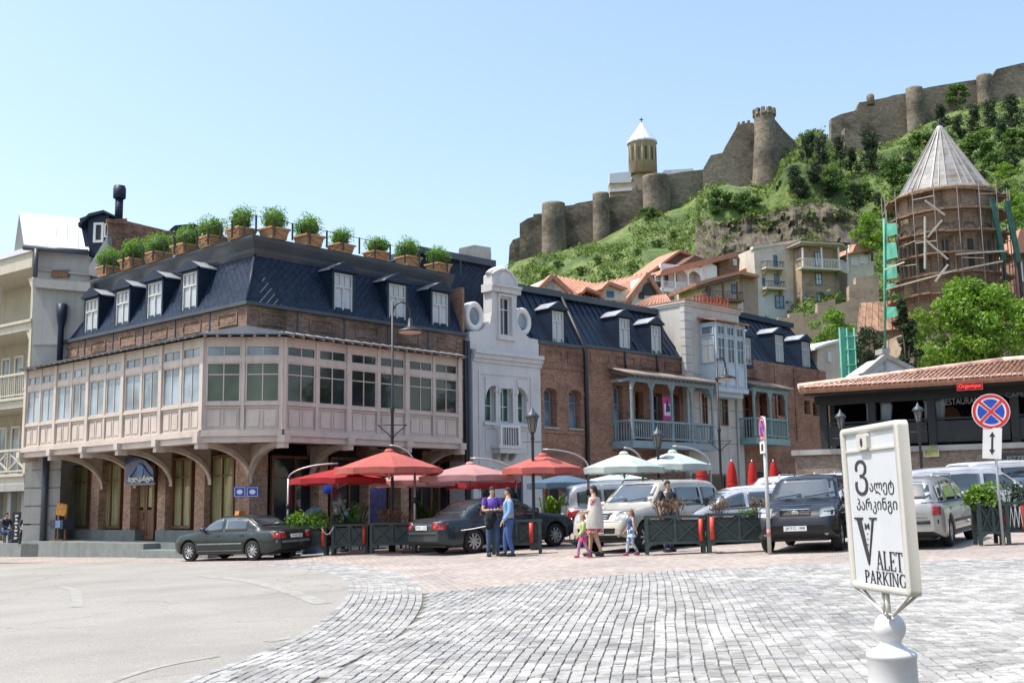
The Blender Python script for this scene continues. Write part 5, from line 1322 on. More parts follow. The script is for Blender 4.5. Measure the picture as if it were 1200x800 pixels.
# upper wall
uw = thing('upper_wall','upper ridge wall with round turrets running off to the right edge','fortress wall',at(1090,130,340))
S = 340
seg('wall',974,1008,S,[(974,190),(974,139),(985,134),(1001,130),(1008,128),(1008,190)],uw,M_fort)
seg('wall',1004,1062,S+4,[(1004,190),(1004,127),(1007,120),(1020,118),(1040,114),(1047,111.5),(1072,108),(1072,180)],uw,M_fort)
seg('wall',1075,1146,S+2,[(1068,180),(1068,107),(1090,102),(1120,97),(1143,93.5),(1154,92),(1154,165)],uw,M_fort)
seg('wall',1158,1320,S+5,[(1150,165),(1150,92),(1162,90),(1165,86),(1168,81),(1185,77),(1200,73.5),(1240,66),(1320,56),(1320,150)],uw,M_fort)
seg('wall',990,1010,S-8,[(990,200),(990,150),(1010,158),(1014,195)],uw,M_fort,4)
tower(1071,10,104,165,S,uw); tower(1153,9,89,140,S,uw)
c = at(1020,116,S); mb = MB(); mb.lathe([(1.2,-2),(1.2,.8),(.9,1.4),(0.01,1.6)],(0,0,0),12); part('turret',mb,M_fort,uw,Matrix.Translation(c))
# ---- fortress church
M_ch = mat('church_stone',(.42,.35,.23),.85,var=.12,scale=.8); M_tin = mat('tin_roof',(.58,.60,.62),.35,var=.06,scale=.8,spec=.7)
fc = thing('hill_church','small fortress church with drum and pale conical roof on the hill','church',at(755,235,288))
c = at(754.5,235,289); pxm = 289/FPX; MC = Matrix.Translation((c.x,c.y,0))
def zc_(y): return at(754.5,y,289).z
mb = MB(); r = 16.6*pxm; mb.lathe([(r,zc_(205)),(r,zc_(171)),(r*1.04,zc_(170.5)),(r*1.04,zc_(168))],(0,0,0),24); dr_ = part('drum',mb,M_ch,fc,MC)
for i in range(12):
    a = 2*pi*i/12+.13; k = MB(); k.box(r-.05,r+.05,-.22,.22,zc_(191),zc_(176)); part('slit_window',k,M_shade,dr_,MC @ Matrix.Rotation(a,4,'Z'))
    k = MB(); k.tube([(r+.02,0,zc_(204)),(r+.02,0,zc_(172))],.12,5); part('colonnette',k,M_ch,dr_,MC @ Matrix.Rotation(a+pi/12,4,'Z'))
mb = MB(); mb.lathe([(r*1.12,zc_(169)),(r*1.12,zc_(167)),(.02,zc_(143))],(0,0,0),16,smooth=False); co = part('cone_roof',mb,M_tin,fc,MC)
mb = MB(); mb.bar((0,0,zc_(144)),(0,0,zc_(138)),.2); mb.bar((-.5,0,zc_(140.3)),(.5,0,zc_(140.3)),.2); part('cross',mb,M_dark,co,MC)
seg('crossing',740,775,287,[(741,240),(741,207),(757,193.5),(773,205),(775,240)],fc,M_ch,7)
o,f_ = seg('nave',714,745,286,[(714.5,232),(714.5,214.5),(745,213),(745,232)],fc,M_ch,7)
seg('nave_roof',714,745,285.6,[(714,214.5),(714.5,203.5),(739,201),(740,213.5)],fc,M_tin,4)
seg('aisle_roof',714,745,285,[(714.5,225),(714.5,222),(741,219.5),(741,223)],fc,M_tin,2)
seg('east_roof',772,815,287,[(773,208),(778,199.5),(812,197.5),(815,204)],fc,M_tin,5)
# ================================================================== hillside houses
M_beige = mat('beige_render',(.60,.55,.45),.9,var=.1,scale=.8,stain=.35); M_bbrick = brickmat('buff_brick',(.38,.29,.20),(.46,.36,.26),(.3,.25,.2),dirt=.35,bw=.5,bh=.15)
M_brown = mat('brown_timber',(.14,.075,.045),.7,var=.3); M_blueframe = mat('blue_frame',(.06,.16,.25),.5,var=.1); M_terra = mat('terracotta_roof',(.44,.22,.14),.85,var=.2,scale=1.5,stretch=(6,1,1),bump=.5)
class H:
    """house drawn on a vertical plane through picture column pa at depth Y, azimuth az"""
    def __init__(s,name,label,pa,Y,az): a = at(pa,350,Y); s.f = Fr((a.x,a.y,0),az); s.t = thing(name,label,'house',s.f)
    def w(s,name,pts,m,y0=0,y1=6,par=None): mb = MB(); mb.prism(s.f.poly(pts,y0),y0,y1,'y'); return part(name,mb,m,par or s.t,s.f)
    def win(s,a,b,c,d,mf=None,mg=None,cols=2,y=-.02,dd=.1):
        x0,z1 = s.f.px(a,c,y); x1,z0 = s.f.px(b,d,y); z1 = s.f.px((a+b)/2,c,y)[1]; z0 = s.f.px((a+b)/2,d,y)[1]
        window(s.f,x0,x1,z0,z1,y,s.t,mf or M_blueframe,mg or M_glassb,cols,.12,dd,((z0+z1)/2,))
    def balc(s,a,b,yf,yr,d=1.1,m=None,slab=None,posts=(),zt=None,n=None,curved=False):
        m = m or M_dark; f = s.f; x0,x1 = f.u(a,yf,-d),f.u(b,yf,-d); z0 = f.z((a+b)/2,yf,-d); z1 = f.z((a+b)/2,yr,-d)
        mb = MB(); mb.box(x0-.1,x1+.1,-d-.05,0,z0-.25,z0); o = part('balcony',mb,slab or M_beige,s.t,f)
        mb = MB(); mb.box(x0,x1,-d,-d+.06,z1-.06,z1); mb.box(x0,x0+.06,-d,0,z1-.06,z1); mb.box(x1-.06,x1,-d,0,z1-.06,z1)
        n = n or int((x1-x0)/.22)
        for i in range(n+1): x = x0+.03+(x1-x0-.06)*i/n; mb.box(x-.025,x+.025,-d+.01,-d+.05,z0,z1-.06)
        part('balcony_rail',mb,m,o,f,kind='stuff')
        for p in posts: x = f.u(p,yf,-d); mb = MB(); mb.box(x-.09,x+.09,-d,-d+.18,z0,f.z(p,zt,-d)); part('balcony_post',mb,m if m is not M_dark else M_brown,o,f)
        return x0,x1,z0,z1
# cream house with two little balconies
h = H('cream_house','tall cream house on the slope with two small iron balconies',884,146,70)
h.w('lower_wall',[(884,420),(887,347),(941,338),(941,412)],M_grey,.05,8)
h.w('front_wall',[(887,347),(883,291),(938,282),(941,338)],M_beige,0,8)
h.w('parapet',[(882.5,292),(882.5,288.5),(938.5,280),(938.5,283.5)],M_beige,-.15,.6)
h.w('ruined_parapet',[(889,289),(893,286),(905,285),(906,283.5),(926,280.5),(926,283),(890,291)],M_rock,.3,.8)
for a in ((906,911,299,313),(907,913,321,333),(930,935,318,329),(893,896.5,325,335),(908,919,346,361)): h.win(*a)
for a in ((912,916,297,304),(924,932,297,304),(889,895,305,312)): h.win(*a,mf=M_beige,mg=M_beige)
for a,b,c,d in ((898,919,313,306),(899,920.5,336.5,329)):
    x0,x1,z0,z1 = h.balc(a,b,c,d)
    for x in (x0+.2,x1-.2): mb = MB(); mb.prism([(0,z0-.25),(-.9,z0-.25),(-.7,z0-.6),(-.15,z0-.9),(0,z0-1.1)],x-.12,x+.12,'x'); part('console',mb,mat('ochre_stone',(.45,.33,.17),.85),h.t,h.f)
# brown brick house with rounded gallery
h = H('gallery_house','brown brick house on the slope with a white railed corner gallery',939,146,74)
h.w('front_wall',[(941,410),(939,290),(976,284),(980,400)],M_bbrick,0,7)
g2 = H('x','x',976,146,74); bpy.data.objects.remove(g2.t)
sf = Fr(h.f.w(h.f.u(976,340),0,0),30); mb = MB(); mb.prism([(0,10),(4.2,10),(4.2,h.f.z(976,285)),(0,h.f.z(976,285))],0,5,'y'); part('side_wall',mb,M_bbrick,h.t,sf)
for a in ((954,962,295,312),(955,963.5,320,334),(957,965.5,342,355)): h.win(*a,mf=M_blueframe,mg=M_white)
for a in ((979,982,318,328),(943,945,343,352)): h.win(*a,cols=1,mg=M_glass)
x0,x1,z0,z1 = h.balc(940,984,313.5,303,1.3,M_white,M_beige,(942,964,984),290)
mb = MB(); mb.prism([(x0-.3,-1.7),(x1+.3,-1.7),(x1+2.6,.6),(x1+2.6,6.5),(x0-.3,6.5)],h.f.z(960,289),h.f.z(960,286.5),'z'); part('eave',mb,M_beige,h.t,h.f)
zz0 = h.f.z(960,286.4); mb = MB(); mb.add([(x0-.4,-1.9,zz0),(x1+.4,-1.9,zz0),(x1+2.8,.6,zz0),(x1+2.8,6.6,zz0),(x0-.4,6.6,zz0),(x0+2.5,2.5,zz0+.7),(x1-.5,2.5,zz0+.7)],[(0,1,6,5),(1,2,6),(2,3,6),(3,4,5,6),(4,0,5)]); part('tile_roof',mb,M_terra,h.t,h.f)
# side gallery
mb = MB(); mb.prism([(x1,-1.3),(x1+2.4,.6),(x1+2.4,3.5),(x1+1.2,3.5),(x1,0)],z0-.25,z0,'z'); part('gallery_floor',mb,M_beige,h.t,h.f)
mb = MB(); mb.bar((x1,-1.3,z1),(x1+2.4,.6,z1),.07); mb.bar((x1+2.4,.6,z1),(x1+2.4,3.5,z1),.07)
for i in range(11): p = V((x1,-1.3,z0)).lerp(V((x1+2.4,.6,z0)),i/10); mb.bar(p,p+V((0,0,z1-z0)),.05)
for i in range(10): p = V((x1+2.4,.6,z0)).lerp(V((x1+2.4,3.5,z0)),i/9); mb.bar(p,p+V((0,0,z1-z0)),.05)
part('gallery_rail',mb,M_white,h.t,h.f,kind='stuff')
mb = MB(); mb.box(x1+2.3,x1+2.48,.5,.68,z0,zz0); part('balcony_post',mb,M_white,h.t,h.f)
# small house right of it
h = H('small_house','small low house with a pale wide window right of the gallery house',993,150,76)
h.w('front_wall',[(993,350),(993,298),(1024,293),(1024,345)],M_beige,0,6); h.win(997,1006,302,311,M_white,M_white); h.win(1007,1017,300,309,M_white,M_white)
h.w('tile_roof',[(992,298),(999,295),(1003,286),(1020,285),(1026,293)],M_terra,-.6,6)
h.w('chimney',[(995,296),(995,287),(1001,286),(1001,294)],M_white,.5,1.5)
# brown house with long timber balcony
h = H('balcony_house','low brown house on the slope with a long timber balcony',835,132,72)
h.w('front_wall',[(822,420),(822,332),(866,321),(866,420)],M_beige,0,7); h.w('side_wall',[(866,430),(866,318),(888,324),(890,430)],mat('pinkish_render',(.36,.28,.21),.9,var=.15,stain=.3),.02,7)
h.w('tile_roof',[(815,331),(836,325),(868,317),(890,322),(890,325),(868,321),(836,329),(816,335)],M_terra,-1.3,6)
h.w('eave',[(815,335),(868,322),(868,325),(816,338)],M_brown,-1.25,0)
for a in ((828,833,337,346),(857,864,333,344)): h.win(*a)
h.balc(829,871,350,341,1.2,M_brown,M_brown,(831,848,865),330)
h.win(864,871,354,374,M_white,M_white);
# white arcaded house
h = H('arcaded_house','white two-storey arcaded house on the slope with brown gables',776,138,62)
M_whitewash = mat('whitewash',(.74,.74,.72),.85,var=.06,stain=.2)
h.w('back_wall',[(776,380),(776,321),(829,309),(829,372)],M_whitewash,1.4,7)
f = h.f; xs_ = [f.u(p,330) for p in (776,791,806.5,822)]
za,zb2,zc2 = f.z(800,339),f.z(800,331),f.z(800,313);
mb = MB(); mb.box(xs_[0]-.2,xs_[-1]+.3,-.05,1.4,za-.5,za); mb.box(xs_[0]-.2,xs_[-1]+.3,-.05,.3,f.z(800,316),zc2+.2); o = part('gallery_frame',mb,M_whitewash,h.t,f)
for x in xs_: mb = MB(); mb.box(x-.1,x+.1,-.05,.15,f.z(800,372),f.z(800,316)); part('gallery_post',mb,M_white,h.t,f)
for a,b in zip(xs_,xs_[1:]):
    zt = f.z(800,316); k = MB(); n = 8; arc = [((a+b)/2-(b-a)/2*.92*cos(pi*i/n),zt-.85+.8*sin(pi*i/n)) for i in range(n+1)]; k.prism([(a,zt+.02)]+[(a,zt-.9)]+arc+[(b,zt-.9),(b,zt+.02)],0,.15,'y'); part('arch',k,M_whitewash,h.t,f)
    k = MB(); k.box(a,b,.0,.06,zb2-.06,zb2)
    for i in range(10): x = a+(b-a)*i/10; k.box(x-.03,x+.03,.01,.05,za,zb2)
    part('balustrade',k,M_white,h.t,f,kind='stuff')
for a in ((779,783,322,334),(790,793,322,330),(817,820,318,330)): h.win(*a,y=1.38,mg=M_glass)
h.w('end_wall',[(822,375),(822,309),(829,306),(840,312),(842,375)],M_whitewash,.0,6); h.win(824.5,828,315,326,M_white,M_glass,y=-.03)
h.w('tile_roof',[(773,322),(776,316),(829,303),(846,299),(862,294.5),(866,300),(845,305),(832,309),(776,323)],M_terra,-.5,4)
h.w('brown_gable',[(762,325),(764,317),(796,294),(812,301),(818,308),(776,320),(776,330)],M_brown,3,7)
h.w('brown_gable_roof',[(760,319),(797,292.5),(815,299),(815,301),(797,295.5),(762,321)],M_terra,2.4,7.4)
h.w('small_gable',[(800,309),(814,299),(828,304),(829,308)],M_brown,-.2,2)
h.w('brick_gable',[(843,305),(862,297),(867,303),(866,321),(843,326)],M_brickred,1.5,6); h.win(859,863,304,311,M_white,M_white,y=1.45)
h.w('dark_bay',[(764,345),(764,322),(776,320),(776,345)],M_slate,.5,3); h.win(767,774,323,330,M_white,M_glassb,y=.45)
h.w('lean_roof',[(852,324),(885,309),(888,312),(888,321),(868,318)],M_terra,3,8)
# red tiled roofs just behind the row
h = H('tiled_house','cream house with big red tiled gable roofs behind the navy mansards',636,78,66)
h.w('gable_left',[(632,350),(638,331),(646,324),(650,325),(668,340),(668,352)],M_beige,0,5)
k_ = h.f.px(645,336,-.05); mb = MB(); mb.prism([(k_[0]+.35*cos(i*pi/8),k_[1]+.45*sin(i*pi/8)) for i in range(16)],-.06,0,'y'); part('round_vent',mb,M_greyc,h.t,h.f)
def roofslab(h,pts,y0,y1,m=M_terra,th=.2,name='tile_roof'):
    """roof plane: left pair at depth y0 and right pair (ridge) at depth y1 given by picture points"""
    (a,b),(c,d) = pts; p = [h.f.px(*a,y0),h.f.px(*b,y0),h.f.px(*c,y1),h.f.px(*d,y1)]
    v = [V((p[0][0],y0,p[0][1])),V((p[1][0],y0,p[1][1])),V((p[2][0],y1,p[2][1])),V((p[3][0],y1,p[3][1]))]
    mb = MB(); mb.add(v+[q-V((0,0,th)) for q in v],[(0,1,2,3),(7,6,5,4),(0,4,5,1),(1,5,6,2),(2,6,7,3),(3,7,4,0)]); o = part(name,mb,m,h.t,h.f)
    k = MB(); n = max(4,int((v[1]-v[0]).length/.3))
    for i in range(n+1): t = i/n; k.tube([v[0].lerp(v[1],t)+V((0,0,.03)),v[3].lerp(v[2],t)+V((0,0,.03))],.07,5)
    part('tile_rows',k,m,o,h.f,kind='stuff'); return o
roofslab(h,(((668,345),(722,355)),((705,334),(649,323))),-.5,4)
h.w('verge',[(630,338),(646,321.5),(652,323),(673,343),(669,345),(648,326),(634,339)],M_terra,-.3,.3)
h.w('main_wall',[(668,360),(668,345),(740,340),(740,362)],M_beige,1,5)
roofslab(h,(((690,350),(738,355)),((757,320),(695,333))),.5,5)
h.w('right_gable',[(735,368),(741,352),(760,322),(762,321),(777,346),(777,368)],M_beige,.8,5)
h.w('verge',[(733,352),(758,320),(762,320),(778,346),(775,348),(760,325),(738,356)],M_terra,.5,1.1)
for px_,py_,r_ in ((760.5,340,.55),): c = h.f.px(px_,py_,.75); mb = MB(); mb.prism([(c[0]+r_*1.1*cos(i*pi/12),c[1]-.4+1.1*r_*sin(i*pi/12)*1.6) for i in range(13)],.72,.82,'y'); part('arched_window',mb,M_shade,h.t,h.f)
h.w('arched_window',[(749,350),(749,344),(752,341),(755,344),(755,350)],M_shade,.72,.82)
h.w('dormer_front',[(708,352),(708,338),(713,332),(724,337),(735,350),(735,352)],M_beige,-.3,2); h.win(711,719,341,348,y=-.32)
h.w('dormer_roof',[(705,338),(713,330),(716,330),(737,338),(733,340),(726,338),(714,333),(708,339)],M_terra,-.7,2.5)
h.w('skylight_ridge',[(682,342),(687,336),(708,344),(706,346),(688,339),(684,344)],M_terra,-.8,2)
h = H('tiled_annex','barrel tiled hip roof peeping over the right end of the navy mansard',742,62,58)
roofslab(h,(((742,361),(793,365)),((780,346),(765,348))),-.5,3.0,m=M_terra)
h.w('wall_block',[(742,375),(742,362),(793,366),(800,375)],M_slate,0,4)
# tiny chimney block behind the hotel end
ck = thing('chimney_block','low stone chimney block behind the right end of the hotel roof','chimney',at(555,297,66)); o,f_ = seg('stonework',534,575,66,[(536,310),(538,291),(556,287),(575,290),(575,310)],ck,M_stonepale,1.5)
# crenellated garden wall and rusty roof shed
gw = thing('garden_wall','stepped brick garden wall below the hillside houses','wall',at(950,390,128))
seg('brickwork',902,1012,128,[(902,412),(902,377),(912,377),(912,372),(925,372),(925,367),(941,365),(941,372),(958,366),(958,355),(979,350),(979,357),(995,352),(995,335),(1003,333),(1003,325),(1030,322),(1030,420)],gw,M_bbrick,1)
h = H('rusty_shed','shed with a rusty standing seam roof below the scaffolded dome',1004,96,80)
h.w('wall_block',[(1006,425),(1006,391),(1056,385),(1056,425)],M_bbrick,.5,4)
M_rust = mat('rusty_metal',(.34,.20,.13),.7,var=.45,scale=1.2,stain=.3,stretch=(3,1,1))
a = [h.f.px(1004,391,0),h.f.px(1053,385,0),h.f.px(1050,352,3),h.f.px(1008,355,3)]
seamroof(h.f,[(a[0][0],0,a[0][1]),(a[1][0],0,a[1][1]),(a[2][0],3,a[2][1]),(a[3][0],3,a[3][1])],0,h.t,'roof',M_rust,n=6)
h = H('yellow_house','small dim yellow house end between the brick row and the green scaffold net',958,66,60)
h.w('front_wall',[(958,470),(958,407),(968,402),(984,398),(984,470)],M_beige,0,4); h.win(969,973,413,424,M_white,M_glass)
h.w('eave',[(955,407),(968,402),(985,397),(985,400),(968,405),(955,410)],M_whitewash,-.3,4)
gn = thing('scaffold_net','tall green scaffold net between the yellow house and dark trees','scaffold',at(994,450,62))
M_net = mat('green_net',(.10,.36,.26),.8,var=.25,scale=1.5,stretch=(1,1,.4))
o,f_ = seg('net',984,1003,62,[(985,475),(985,388),(988,384),(1001,392),(1003,475)],gn,M_net,.05)
for p in (985.5,994,1002.5):
    x = f_.u(p,430); mb = MB(); mb.tube([(x,-.1,2),(x,-.1,f_.z(p,384))],.05,6); part('pole',mb,M_net,gn,f_)
for y in (395,410,428,445): z = f_.z(990,y); mb = MB(); mb.tube([(0,-.12,z),(f_.u(1003,y),-.12,z)],.04,5); part('rail',mb,M_net,gn,f_)
# ================================================================== church with scaffolded drum
YC = 96.0; K = YC/FPX
dc = thing('scaffolded_church','round brick church drum under a pale conical roof','church',at(1106,400,YC))
c = at(1107,238,YC); MCH = Matrix.Translation((c.x,c.y,0))
def zz(y,p=1107): return at(p,y,YC).z
m,nt,bs = newmat('cone_slab')
g = N(nt,'ShaderNodeTexCoord').outputs['Object']; n1 = N(nt,'ShaderNodeTexNoise'); n1.inputs['Scale'].default_value = 1.1; n1.inputs['Detail'].default_value = 7; nt.links.new(g,n1.inputs['Vector'])
wv = N(nt,'ShaderNodeTexWave',bands_direction='Z'); wv.inputs['Scale'].default_value = .55; wv.inputs['Distortion'].default_value = .6; nt.links.new(g,wv.inputs['Vector'])
o = ramp(nt,n1.outputs[0],[(.3,(.15,.12,.095)),(.5,(.225,.222,.22)),(.7,(.30,.29,.28))]); o = mixc(nt,1,o,ramp(nt,wv.outputs[0],[(.0,(.7,.7,.7)),(.12,(1,1,1))]),'MULTIPLY')
nt.links.new(o,bs.inputs['Base Color']); bs.inputs['Roughness'].default_value = .6; M_cone = m; M_galvr = mat('pale_rib',(.35,.335,.31),.5)
rc = 54*K; zt = zz(149,1101); zb = zz(231.5)
mb = MB(); mb.lathe([(rc,zb),(rc*.985,zb+.15),(.12,zt)],(0,0,0),20,smooth=False); co = part('cone_roof',mb,M_cone,dc,MCH)
for i in range(20):
    a = 2*pi*i/20; k = MB(); k.bar((rc*1.0,0,zb+.05),(.14,0,zt+.05),.1,.14); part('cone_rib',k,M_galvr,co,MCH @ Matrix.Rotation(a,4,'Z'))
    if i % 2: k = MB(); k.bar((rc*1.0,0,zb+.05),(rc*.45,0,zb+(zt-zb)*.55),.08,.12); part('cone_rib',k,M_galvr,co,MCH @ Matrix.Rotation(a+pi/20,4,'Z'))
mb = MB(); mb.lathe([(.16,zt-.2),(.2,zt),(.08,zt+.2),(.12,zt+.4),(.02,zt+.8)],(0,0,0),8); part('finial',mb,M_dark,co,MCH)
M_oldb = brickmat('drum_brick',(.31,.225,.165),(.42,.335,.25),(.36,.30,.24),bw=.5,bh=.16,ms=.02,dirt=.5,bump=.8,light=.1)
rd = 54*K; mb = MB(); mb.lathe([(rd,zz(420)),(rd,zz(262)),(rd*1.02,zz(258)),(rd*1.02,zb-.3),(rd*1.09,zb-.25),(rd*1.1,zb)],(0,0,0),40); dm = part('drum',mb,M_oldb,dc,MCH)
for i in range(12):
    a = 2*pi*i/12+.1; k = MB(); k.prism([(rd-.1,zz(325)),(rd-.1,zz(290))]+[(rd+.02,zz(290)),(rd+.02,zz(325))],-.22,.22,'x') if False else k.box(rd-.15,rd+.04,-.24,.24,zz(325),zz(292)); part('window',k,M_shade,dm,MCH @ Matrix.Rotation(a,4,'Z'))
    k = MB(); n = 10
    for t in range(n): a0 = pi*t/n; a1 = pi*(t+1)/n; k.bar((rd+.03,-.75*cos(a0),zz(283)+.75*sin(a0)),(rd+.03,-.75*cos(a1),zz(283)+.75*sin(a1)),.12,.16)
    k.bar((rd+.03,-.75,zz(330)),(rd+.03,-.75,zz(283)),.12); k.bar((rd+.03,.75,zz(330)),(rd+.03,.75,zz(283)),.12)
    part('blind_arch',k,M_oldb,dm,MCH @ Matrix.Rotation(a,4,'Z'))
sf_ = thing('scaffold','timber and pole scaffolding wrapped round the church drum','scaffold',at(1106,400,YC))
M_plank = mat('scaffold_plank',(.25,.16,.10),.85,var=.35,scale=2,stretch=(2,2,2)); M_pole = mat('scaffold_pole',(.11,.095,.085),.6,var=.3); M_batten = mat('pale_batten',(.50,.46,.38),.8,var=.15)
ro = 72*K; ri = rd+.25
for lv_,y in enumerate((236.5,259,284,308,330,352,374)):
    z = zz(y); ns = 22; ro = (72 if lv_ else 66)*K
    for i in range(ns):
        a0 = 2*pi*i/ns; a1 = 2*pi*(i+1)/ns+.03; ofs = rh.uniform(-.04,.04)
        if cos((a0+a1)/2+pi/2) < -.99: continue
        r1 = ro*rh.uniform(.93,1.0) if lv_ else ro*rh.uniform(.95,1.06)
        k = MB(); k.prism([(ri*cos(a0),ri*sin(a0)),(r1*cos(a0),r1*sin(a0)),(r1*cos(a1),r1*sin(a1)),(ri*cos(a1),ri*sin(a1))],z-.10+ofs,z+.03+ofs,'z'); part('deck_board',k,M_plank,sf_,MCH)
    if lv_:
        for i in range(18):
            a0 = 2*pi*i/18; a1 = 2*pi*(i+1)/18; k = MB(); k.bar((ro*cos(a0),ro*sin(a0),z+1.0),(ro*cos(a1),ro*sin(a1),z+1.0+rh.uniform(-.2,.2)),.055); part('guard_rail',k,M_batten if i % 3 else M_pole,sf_,MCH) if rh.random() < .3 else None
for i in range(18):
    a = 2*pi*i/18; k = MB(); k.tube([(ro*cos(a),ro*sin(a),zz(440)),(ro*cos(a),ro*sin(a),zz(232)+rh.uniform(-.3,.6))],.045,6); part('standard_pole',k,M_pole,sf_,MCH)
    k = MB(); k.tube([(ri*1.02*cos(a+.1),ri*1.02*sin(a+.1),zz(440)),(ri*1.02*cos(a+.1),ri*1.02*sin(a+.1),zz(238))],.04,6); part('standard_pole',k,M_pole,sf_,MCH)
for (xa,ya,xb_,yb_) in ((1084,235,1107,252),(1104,258,1087,278),(1084,281,1111,304),(1111,310,1096,330),(1084,254,1084,315)):
    k = MB(); k.bar(at(xa,ya,YC-ro-.1),at(xb_,yb_,YC-ro-.1),.14); part('diagonal_brace',k,M_batten,sf_,Matrix.Identity(4))
for (xa,ya,xb_,yb_) in ((1038,339,1122,316),(1124,316,1175,306),(1120,298,1178,294),(1037,316,1060,307)):
    k = MB(); k.bar(at(xa,ya,YC-ro+(.1 if xa > 1050 else 2)),at(xb_,yb_,YC-ro+.1),.12); part('guard_rail',k,M_batten,sf_,Matrix.Identity(4))
# green netting left and the two net covered hoist masts right
nl = thing('safety_net','green safety netting on the left side of the church scaffolding','netting',at(1040,300,YC))
for ya,yb_ in ((262,276),(285,303),(310,326),(333,338),(360,372)):
    p = [at(1037,ya,YC-1),at(1037,yb_+2,YC-1),at(1052,yb_-2,YC-3),at(1050,ya-1,YC-3)]; k = MB(); k.add(p+[q+V((0,.05,0)) for q in p],[(0,1,2,3),(7,6,5,4),(0,4,5,1),(1,5,6,2),(2,6,7,3),(3,7,4,0)]); part('net_panel',k,M_net,nl,Matrix.Identity(4))
M_netd = mat('dark_green_net',(.03,.11,.085),.85,var=.3,scale=1.5)
k = MB(); k.tube([at(1037.5,420,YC-1.2),at(1036,256,YC-1.2)],.1,6); part('pole',k,M_net,nl,Matrix.Identity(4))
for (a,b,c_,d) in ((1161,232,1176,305),(1179,236,1194,308)):
    ms = thing('hoist_mast','leaning mast wrapped in dark green net right of the drum, %s one' % ('inner' if a < 1170 else 'outer'),'scaffold mast',at(a,b,YC-5))
    k = MB(); k.bar(at(a+1,b,YC-4.5),at(c_,d,YC-4.5),.35,.35); part('net_wrap',k,M_netd,ms,Matrix.Identity(4))
    k = MB(); k.bar(at(c_,d,YC-4.5),at(c_+9,d+90,YC-4.5),.2,.2); part('mast',k,M_dark,ms,Matrix.Identity(4))
# lower church body & neighbours behind the tree
lb_ = H('church_body','lower church walls in shade behind the scaffold and tree',1040,92,88); lb_.t['category'] = 'church wall'
lb_.w('wall_block',[(1056,450),(1056,392),(1210,388),(1210,450)],M_bbrick,0,8)
h = H('end_house','reddish brick house at the right edge beside the scaffolding',1190,105,88)
h.w('front_wall',[(1189,400),(1189,296),(1260,290),(1260,400)],M_brickred,0,6); h.w('tile_roof',[(1187,297),(1196,268),(1260,262),(1262,291)],M_terra,-.5,6); h.win(1194,1199,305,330,M_white,M_glass)
# trees near the church
TP['big'] = (tree_proto('leafy_tree','x',9,4.8,2.2,90,20000,.17,M_llime,21,cs=.62),9)
T('big',1143,462,134,'large bright green leafy tree behind the restaurant roof',Y=70,w=1.0,rz=1.0)
T('cyp',1063,448,104,'dark slim cypress between the rusty shed and the large tree',Y=66,w=1.35)
T('cyp',1081,436,50,'short dark conifer at the left foot of the large tree',Y=76,w=1.5)
T('lime',976,412,50,'yellow-green tree left of the rusty shed',Y=90,w=1.1)
T('dark',1020,450,70,'dark leafy tree between the green net and chapel gable',Y=64,w=1.0)
T('dark',1003,462,60,'dark ivy covered tree hiding the right side of the green net',Y=63,w=.7)
# chapel gable behind the restaurant
h = H('chapel','small white chapel gable with a carved cross above the restaurant roof',1012,56,78); h.t['category'] = 'chapel'
h.w('gable_wall',[(1014,470),(1014,436),(1040,418),(1069,431),(1070,470)],mat('chapel_plaster',(.50,.52,.55),.8,var=.06),0,2)
h.w('gable_coping',[(1011,437),(1037,415),(1041,415),(1072,430),(1069,434),(1040,420),(1014,440)],M_stonepale,-.15,.3)
h.w('chimney_cap',[(1034,414),(1034,408),(1043,407),(1043,414)],M_stonepale,.2,.9)
cx,cz = h.f.px(1038,436,-.03); mb = MB(); mb.box(cx-.06,cx+.06,-.05,0,cz-.6,cz+.5); mb.box(cx-.35,cx+.35,-.048,0,cz-.05,cz+.07); mb.box(cx-.3,cx+.3,-.046,0,cz-.5,cz-.42); part('carved_cross',mb,M_greyc,h.t,h.f)
# ================================================================== restaurant terrace on the right
az = 90+28.5
ra = at(1060,523,43.0); FRs = Fr((ra.x,ra.y,0),az)
rt_ = thing('restaurant','dark open-sided restaurant terrace under a low terracotta tile roof','restaurant',FRs)
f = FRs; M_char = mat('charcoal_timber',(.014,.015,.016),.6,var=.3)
xl = f.u(938,520); xr = f.u(1330,500)
zf_ = f.z(1060,523); ze = f.z(1060,448,-.9)
x0p = f.u(962,500)
M_rbrick = brickmat('restaurant_brick',(.26,.19,.15),(.34,.27,.22),(.32,.28,.24),dirt=.4)
mb = wall_with_holes(f,f.u(932,540),xr,0,zf_-.2,[(f.u(945,560),f.u(990,560),0,2.2),(f.u(1062,560),f.u(1129,560),0,zf_-1.1),(f.u(1152,560),f.u(1230,560),0,zf_-1.2)],0,.6); part('ground_wall',mb,M_rbrick,rt_,f)
for a,b in ((1062,1129),(1152,1230)):
    x0,x1 = f.u(a,560),f.u(b,560); zt = zf_-1.1 if a == 1062 else zf_-1.2; n = 12; k = MB(); arc = [((x0+x1)/2-(x1-x0)/2*cos(pi*i/n),zt-.55+.5*sin(pi*i/n)) for i in range(n+1)]; k.prism([(x0,zt)]+arc+[(x1,zt)],.02,.55,'y'); part('arch_head',k,M_rbrick,rt_,f)
    for i in range(4): x = x0+(x1-x0)*(i+.5)/4; k = MB(); k.box(x-.05,x+.05,.3,.4,0,zt-.1); part('door_stile',k,M_wood,rt_,f)
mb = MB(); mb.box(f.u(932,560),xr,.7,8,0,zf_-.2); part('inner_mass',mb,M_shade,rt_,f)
mb = MB(); mb.box(f.u(932,540)-.1,xr,-.15,8,zf_-.2,zf_); part('floor_slab',mb,M_stonepale,rt_,f)
zt = ze+.15
